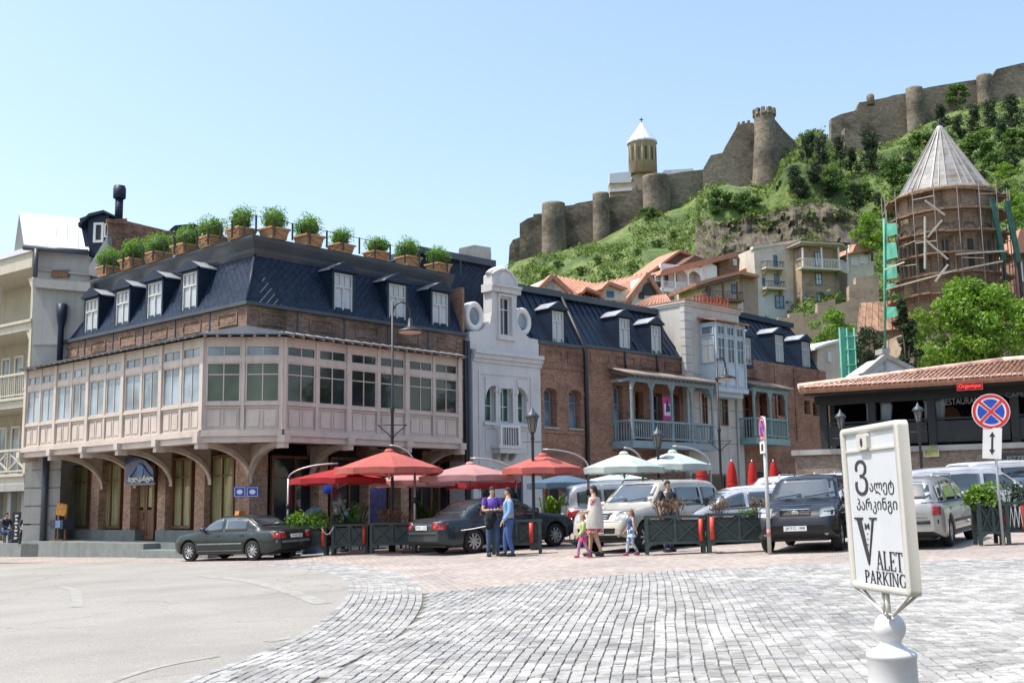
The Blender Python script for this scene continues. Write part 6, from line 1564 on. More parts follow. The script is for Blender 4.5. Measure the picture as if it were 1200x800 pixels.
for p in (965,1022,1092,1160,1190,1250): x = f.u(p,500); mb = MB(); mb.box(x-.14,x+.14,.05,.33,zf_,zt); part('post',mb,M_char,rt_,f)
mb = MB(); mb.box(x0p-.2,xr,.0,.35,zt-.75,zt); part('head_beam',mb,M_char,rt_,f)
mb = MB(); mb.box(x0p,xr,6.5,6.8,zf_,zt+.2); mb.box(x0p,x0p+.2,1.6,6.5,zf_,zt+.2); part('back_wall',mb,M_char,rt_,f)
M_rail = mat('railing_dark_panel',(.014,.015,.017),.5,var=.4)
posts_ = [f.u(p,520) for p in (965,1022,1092,1160,1190,1250)]
for a,b in zip(posts_,posts_[1:]):
    mb = MB(); mb.box(a+.15,b-.15,.1,.16,zf_+.12,zf_+.9); o = part('railing_panel',mb,M_rail,rt_,f)
    mb = MB(); mb.box(a+.14,b-.14,.06,.2,zf_+.95,zf_+1.02); part('railing_top',mb,M_char,rt_,f)
    k = MB()
    for i in range(int((b-a)/.5)): x = a+.35+i*.5; k.lathe([(.16,0),(.2,0)],(x,.07,zf_+.5),10)
# curtains & things in the dim interior
M_curb = mat('blue_grey_curtain',(.30,.36,.37),.9,var=.2,stretch=(8,8,.5))
for a,b in ((1031,1040),(1093,1103),(1015,1021),(1084,1089)):
    x0,x1 = f.u(a,500),f.u(b,500); k = MB(); n = 4
    for i in range(n): x = x0+(x1-x0)*(i+.5)/n; k.tube([(x,.5,zf_+.9),(x+.05,.52,zf_+1.6),(x-.0,.5,zt-.7)],[.1,.13,.12],6)
    part('curtain',k,M_curb,rt_,f)
rm = random.Random(2)
M_wallp = mat('interior_panel',(.24,.22,.18),.8,var=.25)
for a,b,c_,d in ((1042,1065,478,494),(1104,1135,476,491),(1195,1215,470,488)):
    x0,z1 = f.px(a,c_,5); x1,_ = f.px(b,c_,5); z0 = f.z((a+b)/2,d,5); window(f,x0,x1,z0,z1,6.4,rt_,M_char,M_wallp,4,.1,.1,((z0+z1)/2,))
x0,x1 = f.u(1103,490,3),f.u(1126,490,3); z = f.z(1114,491,3); k = MB(); k.prism([((x0+x1)/2-(x1-x0)/2*cos(pi*i/10),z+.5*sin(pi*i/10)) for i in range(11)],3,3.1,'y'); part('oven_arch',k,M_rust,rt_,f)
for i in range(6):
    x = x0p+1.5+i*2.4; k = MB(); k.box(x,x+1.0,1.6,2.4,zf_+.72,zf_+.76); k.box(x+.45,x+.55,1.95,2.05,zf_,zf_+.72)
    k.box(x+.1,x+.5,1.2,1.5,zf_+.4,zf_+.45); k.box(x+.1,x+.5,1.15,1.2,zf_+.45,zf_+.95); t_ = thing('terrace_table','%s table from the left behind the dark terrace railing' % ('first','second','third','fourth','fifth','sixth')[i],'table',Matrix.Translation(f.w(x,2,zf_)),'tables on the restaurant terrace'); part('table_top',k,M_wood,t_,f)
# tile roof, hipped at the left
A = V((f.u(936,463,-.9),-.9,f.z(936,463,-.9))); B = V((xr,-.9,ze)); A.z = ze
rg_y = 4.0; zr2 = f.z(1178,425,rg_y); xrg = f.u(1175,425,rg_y)
C = V((xrg,rg_y,zr2)); D = V((xr,rg_y,zr2+.02)); E = V((A.x,8,ze))
A.x = f.u(936,463,-.9)
def slab(name,pts,m,par,fr,th=.12):
    mb = MB(); n = len(pts); mb.add([tuple(p) for p in pts]+[(p[0],p[1],p[2]-th) for p in pts],[tuple(range(n)),tuple(range(2*n-1,n-1,-1))]+[((i+1) % n,i,n+i,n+(i+1) % n) for i in range(n)]); return part(name,mb,m,par,fr)
ro_ = slab('roof_front',[A,B,D,C],M_terra,rt_,f); slab('roof_hip',[A,C,E],M_terra,rt_,f)
M_terra2 = mat('roof_tile_pink',(.74,.52,.41),.85,var=.3,scale=2.5,fine=3,bump=.4)
k = MB(); x = A.x+.12; tn = 0
nrm = (B-A).cross(C-A).normalized()
slope = (zr2-ze)/(rg_y+.9)
tiles_done = 0
while x < xr:
    ymax = rg_y if x > xrg else -.9+(x-A.x)/(xrg-A.x)*(rg_y+.9)
    L = ymax+.9; n = max(1,int(L/.36))
    if L > .2:
        for i in range(n):
            y0 = -.95+L*i/n; y1 = y0+L/n*1.12; z0 = ze+(y0+.9)*slope; z1 = ze+(y1+.9)*slope; j = rm.uniform(-.012,.012)
            tgt = MB() if (i == 0 and f.w(x,-.95,ze).x < 40 and tiles_done < 120) else k
            tgt.lathe([(.1,0),(.082,1)],(0,0,0),6,a0=-.15,a1=pi+.15) if False else None
            b0 = len(tgt.v); rr_ = ((.082,y0,z0+.05),(.068,y1,z1+.018))
            for (r_,yy_,zz_) in rr_:
                for q in range(6): a = pi*q/5; tgt.v.append((x+j+r_*cos(a),yy_,zz_+r_*.9*sin(a)))
            for q in range(5): tgt._f([b0+q+1,b0+q,b0+6+q,b0+7+q])
            if i == 0: tgt._f([b0+q for q in range(6)])
            if tgt is not k: tiles_done += 1; part('eave_tile',tgt,M_terra2,ro_,f)
    x += .18
part('roof_tiles',k,M_terra2,ro_,f,kind='stuff')
k = MB(); k.tube([A+V((0,0,.1)),C+V((0,0,.12))],.12,6); k.tube([C+V((0,0,.12)),D+V((0,0,.12))],.12,6); part('ridge_tiles',k,M_terra2,ro_,f)
mb = MB(); mb.box(A.x+.2,xr,-.85,6.5,ze-.28,ze-.14); part('eave_soffit',mb,M_char,rt_,f)
mb = MB(); mb.box(A.x+.05,xr,-.98,-.86,ze-.2,ze-.1); part('fascia',mb,M_wood,rt_,f)
# unseen trees, added so the windows and car paint have something to reflect
TP['refl'] = (tree_proto('reflection_tree','x',11,4.6,2.6,60,7000,.26,M_lmid,31,cs=.8),11)
for i,(x_,y_,h_) in enumerate([(-34,-14,12),(-22,-22,13),(-9,-18,12),(4,-23,14),(16,-19,12),(29,-14,13),(40,-2,12),(48,10,13),(56,24,14),(60,38,13),(66,52,14)]):
    s_ = h_/11; putp(TP['refl'][0],Matrix.Translation((x_,y_,gz(x_,y_)-.1)) @ Matrix.Rotation(i*1.3,4,'Z') @ Matrix.Scale(s_,4),'unseen leafy tree added for reflections, the %s one' % ['broad-crowned by the left road','second from the left road','slim-trunked','tallest central','right of centre','rightmost behind the camera','near right corner','first along the right side','second along the right side','third along the right side','last along the right side'][i])['group'] = 'unseen trees added for reflections'
# ================================================================== lettering
def textmesh(s,size=1.0,font=None,extrude=.004,bold=0,sx=1.0):
    cu = bpy.data.curves.new('t','FONT'); cu.body = s; cu.size = size; cu.extrude = extrude; cu.offset = bold; cu.align_x = 'CENTER'; cu.resolution_u = 4
    o = bpy.data.objects.new('t',cu); COL.objects.link(o); bpy.context.view_layer.update()
    me = bpy.data.meshes.new_from_object(o.evaluated_get(bpy.context.evaluated_depsgraph_get()))
    bpy.data.objects.remove(o); return me
def text(name,s,size,mtl,parent,M,extrude=.004,bold=0,fit=None):
    """lettering in the local xz plane of M facing -y; fit = (width, height) stretches it"""
    me = textmesh(s,size,extrude=extrude,bold=bold)
    xs = [v.co.x for v in me.vertices]; ys = [v.co.y for v in me.vertices]
    if not xs: return None
    cx,cy = (min(xs)+max(xs))/2,(min(ys)+max(ys))/2
    kx = ky = 1
    if fit: kx = fit[0]/(max(xs)-min(xs)); ky = fit[1]/(max(ys)-min(ys))
    for v in me.vertices: v.co = V(((v.co.x-cx)*kx,-v.co.z,(v.co.y-cy)*ky))
    me.materials.clear(); me.materials.append(mtl)
    for p in me.polygons: p.material_index = 0
    me.update(); return part(name,me,None,parent,M)
# serif capitals made of strokes: (x0,y0,x1,y1,width) in a unit box
def glyph(mb,pts_list,M=None):
    for pts in pts_list: mb.prism(pts,-.0035,.0,'y')
ST = [.12]
def serif(ch):
    T,t,s = ST[0],.04,.03
    def q(x0,y0,x1,y1,w): return [(x0-w/2,y0),(x0+w/2,y0),(x1+w/2,y1),(x1-w/2,y1)]
    def sf(x,y,w=.3): return [(x-w/2,y),(x+w/2,y),(x+w/2,y+s),(x-w/2,y+s)]
    def arc(cx,cy,rx,ry,a0,a1,wt,n=10):
        o = []
        for i in range(n):
            b0 = a0+(a1-a0)*i/n; b1 = a0+(a1-a0)*(i+1)/n
            w0 = wt*abs(cos(b0))+t*(1-abs(cos(b0))); w1 = wt*abs(cos(b1))+t*(1-abs(cos(b1)))
            o.append([(cx+rx*cos(b0),cy+ry*sin(b0)),(cx+rx*cos(b1),cy+ry*sin(b1)),(cx+(rx-w1)*cos(b1),cy+(ry-min(w1,.06))*sin(b1)),(cx+(rx-w0)*cos(b0),cy+(ry-min(w0,.06))*sin(b0))])
        return o
    if ch == 'A': return .78,[q(.1,0,.38,1,t),q(.64,0,.38,1,T),[(.2,.32),(.55,.32),(.55,.36),(.2,.36)],sf(.1,0,.22),sf(.64,0,.3)]
    if ch == 'L': return .66,[q(.16,0,.16,1,T),sf(.16,.965),[(.05,0),(.6,0),(.6,.05),(.05,.05)],[(.56,0),(.6,0),(.62,.24),(.585,.24)]]
    if ch == 'E': return .68,[q(.16,0,.16,1,T),[(.05,0),(.6,0),(.6,.045),(.05,.045)],[(.05,.955),(.58,.955),(.58,1),(.05,1)],[(.16,.49),(.46,.49),(.46,.53),(.16,.53)],[(.57,0),(.6,0),(.62,.22),(.59,.22)],[(.55,.8),(.58,.8),(.58,1),(.55,1)],[(.44,.42),(.47,.42),(.47,.6),(.44,.6)]]
    if ch == 'T': return .72,[q(.36,0,.36,1,T),sf(.36,0),[(.04,.955),(.68,.955),(.68,1),(.04,1)],[(.04,.78),(.065,.78),(.075,1),(.04,1)],[(.655,.78),(.68,.78),(.68,1),(.645,1)]]
    if ch == 'P': return .66,[q(.16,0,.16,1,T),sf(.16,0),sf(.16,.965)]+arc(.3,.74,.3,.26,-pi/2,pi/2,.13)+[[(.16,.955),(.32,.955),(.32,1),(.16,1)],[(.16,.48),(.32,.48),(.32,.52),(.16,.52)]]
    if ch == 'R': return .76,serif('P')[1]+[q(.66,0,.34,.5,T),sf(.68,0,.2)]
    if ch == 'K': return .78,[q(.16,0,.16,1,T),sf(.16,0),sf(.16,.965),q(.2,.42,.62,1,t),q(.66,0,.32,.58,T),sf(.66,0,.26),sf(.62,.965,.24)]
    if ch == 'I': return .34,[q(.17,0,.17,1,T),sf(.17,0),sf(.17,.965)]
    if ch == 'N': return .84,[q(.14,0,.14,1,t),q(.68,0,.68,1,t),q(.66,0,.16,1,T),sf(.14,0,.24),sf(.12,.965,.2),sf(.68,.965,.24)]
    if ch == 'G': return .82,arc(.42,.5,.38,.5,pi*.28,pi*1.72,.14,18)+[[(.62,.05),(.74,.05),(.74,.44),(.62,.44)],sf(.68,.42,.26),[(.68,.74),(.72,.74),(.72,.98),(.68,.92)]]
    return .4,[]
def serifword(name,s,x0,z0,wid,hei,mtl,parent,fr,y):
    tot = sum(serif(c)[0] for c in s); k = wid/tot; x = x0
    for c in s:
        w,g = serif(c); mb = MB()
        for pts in g:
            if len(pts) < 3: continue
            mb.prism([(x+a*k,z0+b*hei) for a,b in pts],y-.003,y,'y')
        part(name,mb,mtl,parent,fr); x += w*k
M_black = mat('black_print',(.025,.025,.028),.5,var=.1); M_ivory = mat('ivory_plastic',(.60,.575,.51),.35,var=.05,scale=4,stain=.3,coat=.2,bump=.02)
M_signw = mat('sign_white',(.60,.62,.64),.3,var=.03,scale=3,coat=.25,stain=.12,bump=0)
M_marble = mat('white_marble',(.70,.70,.70),.35,var=.06,scale=5,stain=.15,bump=.03)
# ================================================================== valet parking sign on marble bollard
pl = EYE+ray(990,560)*6.75; pr = EYE+ray(1059,560)*5.98
d = pr-pl; VS = Fr((pl.x,pl.y,0),math.degrees(atan2(d.x,d.y)))
Wd = V((d.x,d.y,0)).length
zt0 = VS.z(1058,495); zb0_ = VS.z(1063,706); zm = (VS.z(1025,497))
vs_ = thing('valet_sign','white valet parking sign board with black lettering in the right foreground','sign',VS)
z1 = (VS.z(988,501)+VS.z(1056,494))/2; z0 = (VS.z(1004,684)+VS.z(1066,706))/2
TH = .062; x0,x1 = 0,Wd
def rrect(x0,x1,z0,z1,r,n=5):
    o = []
    for cx,cz,a in ((x1-r,z1-r,0),(x0+r,z1-r,pi/2),(x0+r,z0+r,pi),(x1-r,z0+r,1.5*pi)):
        for i in range(n+1): t = a+pi/2*i/n; o.append((cx+r*cos(t),cz+r*sin(t)))
    return o
# frame: rounded outer profile swept round the board
outer = rrect(x0,x1,z0,z1,.032); mb = MB(); mb.smooth = True; n = len(outer); inr = rrect(x0+.055,x1-.055,z0+.04,z1-.04,.008)
prof = [(0,TH,0),(0,.006,0),(.006,0,0),(.05,0,0),(.055,.012,0)]
def lerp2(p,q,t): return (p[0]+(q[0]-p[0])*t,p[1]+(q[1]-p[1])*t)
ringsv = []
for o_,y_,_ in prof:
    rg_ = [lerp2(p,q,o_/.055) for p,q in zip(outer,inr)]
    ringsv.append([(a,y_,b) for a,b in rg_])
for r_ in ringsv: mb.v += r_
for i in range(len(prof)-1):
    for j in range(n): mb._f([i*n+j,i*n+(j+1) % n,(i+1)*n+(j+1) % n,(i+1)*n+j])
mb.smooth = False; mb._f(list(range(n)))
part('frame',mb,M_ivory,vs_,VS)
zbar = z1-.135
mb = MB(); mb.box(x0+.055,x1-.055,.0135,.03,z0+.04,z1-.04); part('face_panel',mb,M_signw,vs_,VS)
mb = MB(); mb.box(x0+.056,x1-.056,.004,.0139,zbar-.006,zbar+.006); part('slot_bar',mb,M_ivory,vs_,VS)
mb = MB(); hx = x0+(x1-x0)*.43; mb.prism(rrect(hx-.07,hx+.07,zbar-.0,z1-.045,.02),-.012,.0138,'y'); o = part('handle_plate',mb,M_ivory,vs_,VS)
mb = MB(); mb.prism([(hx+.017*cos(t*pi/6),zbar+.042+.026*sin(t*pi/6)) for t in range(12)],-.0135,-.0122,'y'); part('handle_hole',mb,M_black,o,VS)
def X(u): return x0+(x1-x0)*u
def Zr(v): return z0+(z1-z0)*(1-v)
def onpanel(name,s,u0,u1,v0,v1,extrude=.0015,bold=.0):
    text(name,s,.1,M_black,vs_,VS.M @ Matrix.Translation((X((u0+u1)/2),.0125,Zr((v0+v1)/2))),extrude,bold,((u1-u0)*Wd,(v1-v0)*(z1-z0)))
onpanel('letter','ვ',.19,.42,.205,.425)
onpanel('lettering','ალეტ',.44,.84,.34,.425)
onpanel('lettering','პარკინგი',.19,.87,.44,.535)
a,b,c_,e_ = X(.17),X(.47),Zr(.565),Zr(.845); vx = X(.335); mb = MB()
mb.prism([(a,c_),(a+.062,c_),(vx+.018,e_+.03),(vx+.004,e_),(vx-.006,e_)],.009,.0125,'y'); mb.prism([(b-.022,c_),(b,c_),(vx+.016,e_+.03),(vx+.004,e_+.001),(vx+.006,e_+.03)],.0085,.012,'y')
mb.box(a-.03,a+.09,.009,.0125,c_-.004,c_+.006); mb.box(b-.06,b+.04,.009,.0125,c_-.004,c_+.006); part('letter',mb,M_black,vs_,VS)
mb = MB(); bx_,bz_ = (a+.062+b-.02)/2,Zr(.612); mb.prism([(bx_-.028,bz_+.018),(bx_,bz_+.004),(bx_,bz_-.004),(bx_-.028,bz_-.018)],.009,.0125,'y'); mb.prism([(bx_+.028,bz_+.018),(bx_,bz_+.004),(bx_,bz_-.004),(bx_+.028,bz_-.018)],.009,.0125,'y')
for i in range(3): mb.box(bx_-.004-.003*i,bx_+.004-.003*i,.009,.0125,bz_-.045-i*.03,bz_-.037-i*.03)
part('bow_tie',mb,M_black,vs_,VS)
serifword('letter','ALET',X(.46),Zr(.865),.43*Wd,.1*(z1-z0)*1.1,M_black,vs_,VS,.0125)
ST[0] = .10
serifword('letter','PARKING',X(.24),Zr(.955),.68*Wd,.078*(z1-z0),M_black,vs_,VS,.0125)
# wire cradle, then bollard
mb = MB(); cz = z0-.115; xm = (x0+x1)/2+.03
for y in (.01,TH-.01):
    mb.tube([(x0+.02,y,z0+.01),(xm-.06,TH/2,cz),(xm+.06,TH/2,cz),(x1-.03,y,z0+.01)],.008,6)
part('cradle',mb,M_ivory,vs_,VS)
mb = MB(); mb.tube([(xm,TH/2,z0-.0),(xm,TH/2,z0-.14)],.014,8); mb.tube([(xm-.045,TH/2,z0),(xm-.045,TH/2,cz)],.012,8); part('stem',mb,M_ivory,vs_,VS)
pv = V((vs_.location.x,vs_.location.y,z0)); vs_.matrix_local = Matrix.Translation(pv) @ Matrix.Rotation(R(-1.2),4,'Y') @ Matrix.Translation(-pv) @ vs_.matrix_local
# bollard
YB = 6.42; c = at(1043,735,YB); kb = YB/FPX
bo_ = thing('marble_bollard','white turned marble bollard carrying the valet sign','bollard',Matrix.Translation((c.x,c.y,gz(c.x,c.y))))
zg = gz(c.x,c.y)
def zb_(y): return at(1043,y,YB).z-zg
mb = MB(); R1 = 17.5*kb; zc = zb_(735)
prof = [(.001,zc+R1)]+[(R1*sin(a),zc+R1*cos(a)) for a in [pi*i/12 for i in range(1,10)]]
prof = prof[:-1]+[(11.5*kb,zb_(750.5)),(12*kb,zb_(753)),(14.5*kb,zb_(756.5)),(19*kb,zb_(760)),(25.5*kb,zb_(763)),(28*kb,zb_(765.5)),(28*kb,zb_(769)),(26.8*kb,zb_(771)),(27.5*kb,zb_(800)),(30*kb,.12),(33*kb,.1),(33*kb,-.05)]
mb.lathe(prof[::-1],(0,0,0),36); part('shaft',mb,M_marble,bo_,Matrix.Translation((c.x,c.y,zg)))
# ================================================================== cars
def carpaint(name,col,metal=.2,rough=.3):
    m,nt,bs = newmat(name); n = N(nt,'ShaderNodeTexNoise'); n.inputs['Scale'].default_value = 2.2; n.inputs['Detail'].default_value = 6; nt.links.new(coord(nt),n.inputs['Vector'])
    nt.links.new(ramp(nt,n.outputs[0],[(.3,tuple(x*.88 for x in col)),(.7,tuple(min(1,x*1.06) for x in col))]),bs.inputs['Base Color'])
    sp = N(nt,'ShaderNodeSeparateXYZ'); nt.links.new(N(nt,'ShaderNodeTexCoord').outputs['Object'],sp.inputs[0])
    bs.inputs['Metallic'].default_value = metal; bs.inputs['Specular IOR Level'].default_value = .35; bs.inputs['Coat Weight'].default_value = .6; bs.inputs['Coat Roughness'].default_value = .03
    nt.links.new(ramp(nt,n.outputs[0],[(.3,(rough,)*3),(.7,(rough+.15,)*3)]),bs.inputs['Roughness']); return m
M_tyre = mat('tyre_rubber',(.018,.018,.018),.85,var=.3); M_rim = mat('alloy_rim',(.45,.46,.47),.35,metal=.6,var=.1); M_carg = glassmat('car_glass',(.035,.05,.058),.03); M_carg.node_tree.nodes['Principled BSDF'].inputs['Coat Weight'].default_value = 1; M_carg.node_tree.nodes['Principled BSDF'].inputs['Specular IOR Level'].default_value = 1
M_trim = mat('black_plastic',(.022,.022,.024),.6,var=.2); M_lamp = glassmat('headlamp_glass',(.26,.28,.30),.08); M_tail = glassmat('tail_lamp',(.34,.012,.012),.15); M_amber = glassmat('amber_lamp',(.55,.2,.02),.15)
M_plate = mat('plate_white',(.70,.70,.68),.5,var=.04); M_chrome = mat('chrome',(.7,.7,.7),.15,metal=1,var=.03,bump=0); M_seat = mat('car_seat',(.04,.04,.045),.9)
SPEC = {
 'sedan': dict(L=4.70,W=1.74,H=1.43,wb=2.80,fo=.80,wr=.315,belt=.90,top=[(-2.33,.72),(-2.28,.90),(-2.1,.955),(-1.62,.985),(-1.52,1.0),(-1.05,1.31),(-.85,1.385),(-.3,1.43),(.25,1.42),(.45,1.37),(1.10,.985),(1.25,.955),(1.9,.88),(2.2,.80),(2.3,.66),(2.35,.55)]),
 'suv': dict(L=4.60,W=1.86,H=1.76,wb=2.75,fo=.86,wr=.37,belt=1.06,top=[(-2.28,.75),(-2.25,1.0),(-2.2,1.2),(-2.05,1.58),(-1.9,1.70),(-1.4,1.75),(-.4,1.77),(.25,1.74),(.45,1.69),(1.05,1.19),(1.2,1.13),(1.85,1.05),(2.12,.95),(2.24,.78),(2.29,.6)]),
 'wagon': dict(L=4.68,W=1.76,H=1.49,wb=2.70,fo=.90,wr=.32,belt=.93,top=[(-2.32,.70),(-2.29,.95),(-2.22,1.05),(-1.95,1.38),(-1.8,1.46),(-1.3,1.49),(-.4,1.50),(.3,1.47),(.55,1.41),(1.2,1.02),(1.35,.98),(1.95,.88),(2.2,.78),(2.3,.62),(2.34,.5)]),
 'hatch': dict(L=4.40,W=1.76,H=1.47,wb=2.65,fo=.85,wr=.32,belt=.93,top=[(-2.18,.70),(-2.15,.95),(-2.0,1.02),(-1.7,1.08),(-1.2,1.36),(-.9,1.44),(-.2,1.475),(.3,1.44),(.6,1.36),(1.3,1.0),(1.45,.96),(1.85,.86),(2.08,.74),(2.16,.6),(2.2,.5)]),
 'mpv': dict(L=4.80,W=1.90,H=1.82,wb=2.90,fo=.9,wr=.35,belt=1.05,top=[(-2.4,.8),(-2.37,1.2),(-2.28,1.55),(-2.15,1.74),(-1.7,1.80),(-.4,1.82),(.5,1.76),(.75,1.68),(1.65,1.12),(1.8,1.06),(2.2,.95),(2.34,.8),(2.4,.6)]),
 'van': dict(L=4.9,W=1.92,H=1.95,wb=2.95,fo=.9,wr=.34,belt=1.1,top=[(-2.45,.8),(-2.43,1.3),(-2.38,1.8),(-2.25,1.92),(-.4,1.95),(.9,1.90),(1.1,1.82),(1.8,1.2),(1.95,1.12),(2.3,.98),(2.42,.8),(2.45,.6)]),
}
def carbody(sp):
    L,W,H,wr,belt,top = sp['L'],sp['W'],sp['H'],sp['wr'],sp['belt'],sp['top']; xf = L/2-sp['fo']; xr_ = xf-sp['wb']; sp['xf'] = xf; sp['xr'] = xr_
    zbot = .22 if H < 1.55 else .30; xs = set(); x = -L/2+.005
    while x < L/2: xs.add(round(x,3)); x += .07
    for xw in (xf,xr_):
        for i in range(-8,9): xs.add(round(xw+(wr+.045)*sin(pi/2*i/8),3))
    for a,_ in top: xs.add(round(a,3))
    xs = sorted(x for x in xs if top[0][0] <= x <= top[-1][0]); xs = [xs[0]]+[b for a,b in zip(xs,xs[1:]) if b-a > .012]
    def cr(x):
        return interp(top,x)*.5+.25*(interp(top,x-.035)+interp(top,x+.035))
    mb = MB(); mb.smooth = True; rows = []
    for x in xs:
        e = max(0,(abs(x)-(L/2-.55))/.55); w = W/2*(1-.20*e**2.6) ; zr = cr(x); sh = min(belt+.03*sin(x),zr-.035); g = max(0,zr-sh)
        lo = zbot+.16*e**2
        arch = 0
        for xw in (xf,xr_):
            dx = abs(x-xw)
            if dx < wr+.045: arch = max(arch,wr+sqrt(max(0,(wr+.05)**2-dx*dx)))
        zb = max(lo,arch); k = min(1,g/.30)
        wt = W/2*(.90-.16*min(1,g/(H-belt)))*(1-.06*e)
        hw = w*.93
        p = [(0,max(lo,arch*.98)),(w*.72,max(lo,arch)),(w*.955,zb),(w*.985,zb+.02),(w*1.0,max(zb+.03,lo+(sh-lo)*.30)),(w*1.0,max(zb+.04,lo+(sh-lo)*.55)),(w*.985,max(zb+.05,lo+(sh-lo)*.8)),(w*.95,max(zb+.06,sh))]
        if k >= 1: up = [(hw*.97,sh+.03),(hw*.97+(wt-hw*.97)*.45,sh+g*.45),(hw*.97+(wt-hw*.97)*.8,sh+g*.8),(wt*.93,zr-.055),(wt*.78,zr-.02),(0,zr)]
        else:
            a = [(w*.9,sh+g*.35),(w*.80,sh+g*.62),(w*.66,sh+g*.82),(w*.50,sh+g*.93),(w*.30,zr-.004),(0,zr)]
            b = [(hw*.97,sh+min(g,.03)),(hw*.97+(wt-hw*.97)*.45,sh+g*.45),(hw*.97+(wt-hw*.97)*.8,sh+g*.8),(wt*.93,sh+g*.93),(wt*.78,sh+g*.97),(0,zr)]
            up = [(p_[0]*(1-k)+q_[0]*k,p_[1]*(1-k)+q_[1]*k) for p_,q_ in zip(a,b)]
        half = p+up; row = [(x,y,z) for y,z in half]+[(x,-y,z) for y,z in half[-2:0:-1]]
        rows.append(row)
    n = len(rows[0])
    for r_ in rows: mb.v += r_
    for i in range(len(rows)-1):
        for j in range(n):
            mb.m = 1 if (j in (0,1) or j in (n-1,n-2)) else 0
            mb._f([i*n+j,(i+1)*n+j,(i+1)*n+(j+1) % n,i*n+(j+1) % n])
    mb.m = 0; mb.smooth = False; mb._f(list(range(n))); mb._f([(len(rows)-1)*n+j for j in range(n-1,-1,-1)])
    return mb
class Body:
    def __init__(s,mb): s.b = BVHTree.FromPolygons([V(p) for p in mb.v],mb.f)
    def hit(s,p,d):
        h = s.b.ray_cast(V(p),V(d)); return (h[0],h[1]) if h[0] else (None,None)
def patch(bd,top,bot,kind,rows=5,off=.006,th=.004,nseg=None):
    """skin laid on the body: top/bot polylines in (x, z) for sides or (y, z) for ends; kind = L R F B"""
    D = {'L': V((0,-1,0)),'R': V((0,1,0)),'F': V((-1,0,0)),'B': V((1,0,0)),'T': V((0,0,-1))}[kind]
    def samp(pl,n):
        ls = [0];
        for a,b in zip(pl,pl[1:]): ls.append(ls[-1]+hypot(b[0]-a[0],b[1]-a[1]))
        out = []
        for i in range(n+1):
            s_ = ls[-1]*i/n
            for k in range(len(pl)-1):
                if s_ <= ls[k+1]+1e-9: t = (s_-ls[k])/max(1e-9,ls[k+1]-ls[k]); out.append((pl[k][0]+(pl[k+1][0]-pl[k][0])*t,pl[k][1]+(pl[k+1][1]-pl[k][1])*t)); break
        return out
    n = nseg or max(3,int(abs(top[-1][0]-top[0][0])/.1),int(abs(bot[-1][0]-bot[0][0])/.1)); A = samp(top,n); B = samp(bot,n); mb = MB(); mb.smooth = True; vs = []
    for r in range(rows+1):
        for a,b in zip(A,B):
            q = (b[0]+(a[0]-b[0])*r/rows,b[1]+(a[1]-b[1])*r/rows)
            if kind in 'LR': o = V((q[0],-D.y*3,q[1]))
            elif kind == 'T': o = V((q[0],q[1],4))
            else: o = V((-D.x*6,q[0],q[1]))
            p,nn = bd.hit(o,D)
            if p is None: vs.append(vs[-1] if vs else o); continue
            if nn.dot(D) > 0: nn = -nn
            vs.append(p+nn*off)
    N_ = n+1; mb.v = [tuple(v) for v in vs]+[tuple(v+D*th) for v in vs]; K = len(vs)
    fl_ = kind in 'RF'
    for r in range(rows):
        for i in range(n):
            a,b,c_,d_ = r*N_+i,r*N_+i+1,(r+1)*N_+i+1,(r+1)*N_+i
            f_ = [a,b,c_,d_]
            pa,pb,pc_ = vs[a],vs[b],vs[c_]
            nm = (pb-pa).cross(pc_-pb)
            if nm.dot(D) > 0: f_ = f_[::-1]
            mb._f(f_)
    bd_ = [i for i in range(N_)]+[r*N_+n for r in range(1,rows+1)]+[rows*N_+i for i in range(n-1,-1,-1)]+[r*N_ for r in range(rows-1,0,-1)]
    for a,b in zip(bd_,bd_[1:]+bd_[:1]): mb._f([a,b,K+b,K+a])
    return mb
def wheelproto(wr,tw=.21,steel=False,spokes=7):
    T_ = MB(); T_.lathe([(wr*.66,-tw/2),(wr*.9,-tw/2),(wr,-tw*.36),(wr,tw*.36),(wr*.9,tw/2),(wr*.66,tw/2)],(0,0,0),28,cap=False); T_.lathe([(wr*.66,tw/2-.03),(wr*.66,-tw/2+.03)],(0,0,0),24,cap=False)
    Rm = MB(); Rm.lathe([(wr*.67,tw/2-.02),(wr*.63,tw/2-.035),(wr*.60,tw/2-.06)],(0,0,0),28,cap=False); Rm.lathe([(wr*.16,tw/2-.03),(wr*.12,tw/2-.015),(.001,tw/2-.012)],(0,0,0),14)
    for i in range(spokes): a = 2*pi*i/spokes; Rm.bar((wr*.13*cos(a),wr*.13*sin(a),tw/2-.035),(wr*.63*cos(a),wr*.63*sin(a),tw/2-.045),wr*.15,.02)
    Bk = MB(); Bk.lathe([(wr*.64,tw/2-.07),(.001,tw/2-.075)],(0,0,0),24)
    for q in (T_,Rm,Bk): q.xf(Matrix.Rotation(-pi/2,4,'X'))
    return T_,Rm,Bk
WPC = {}
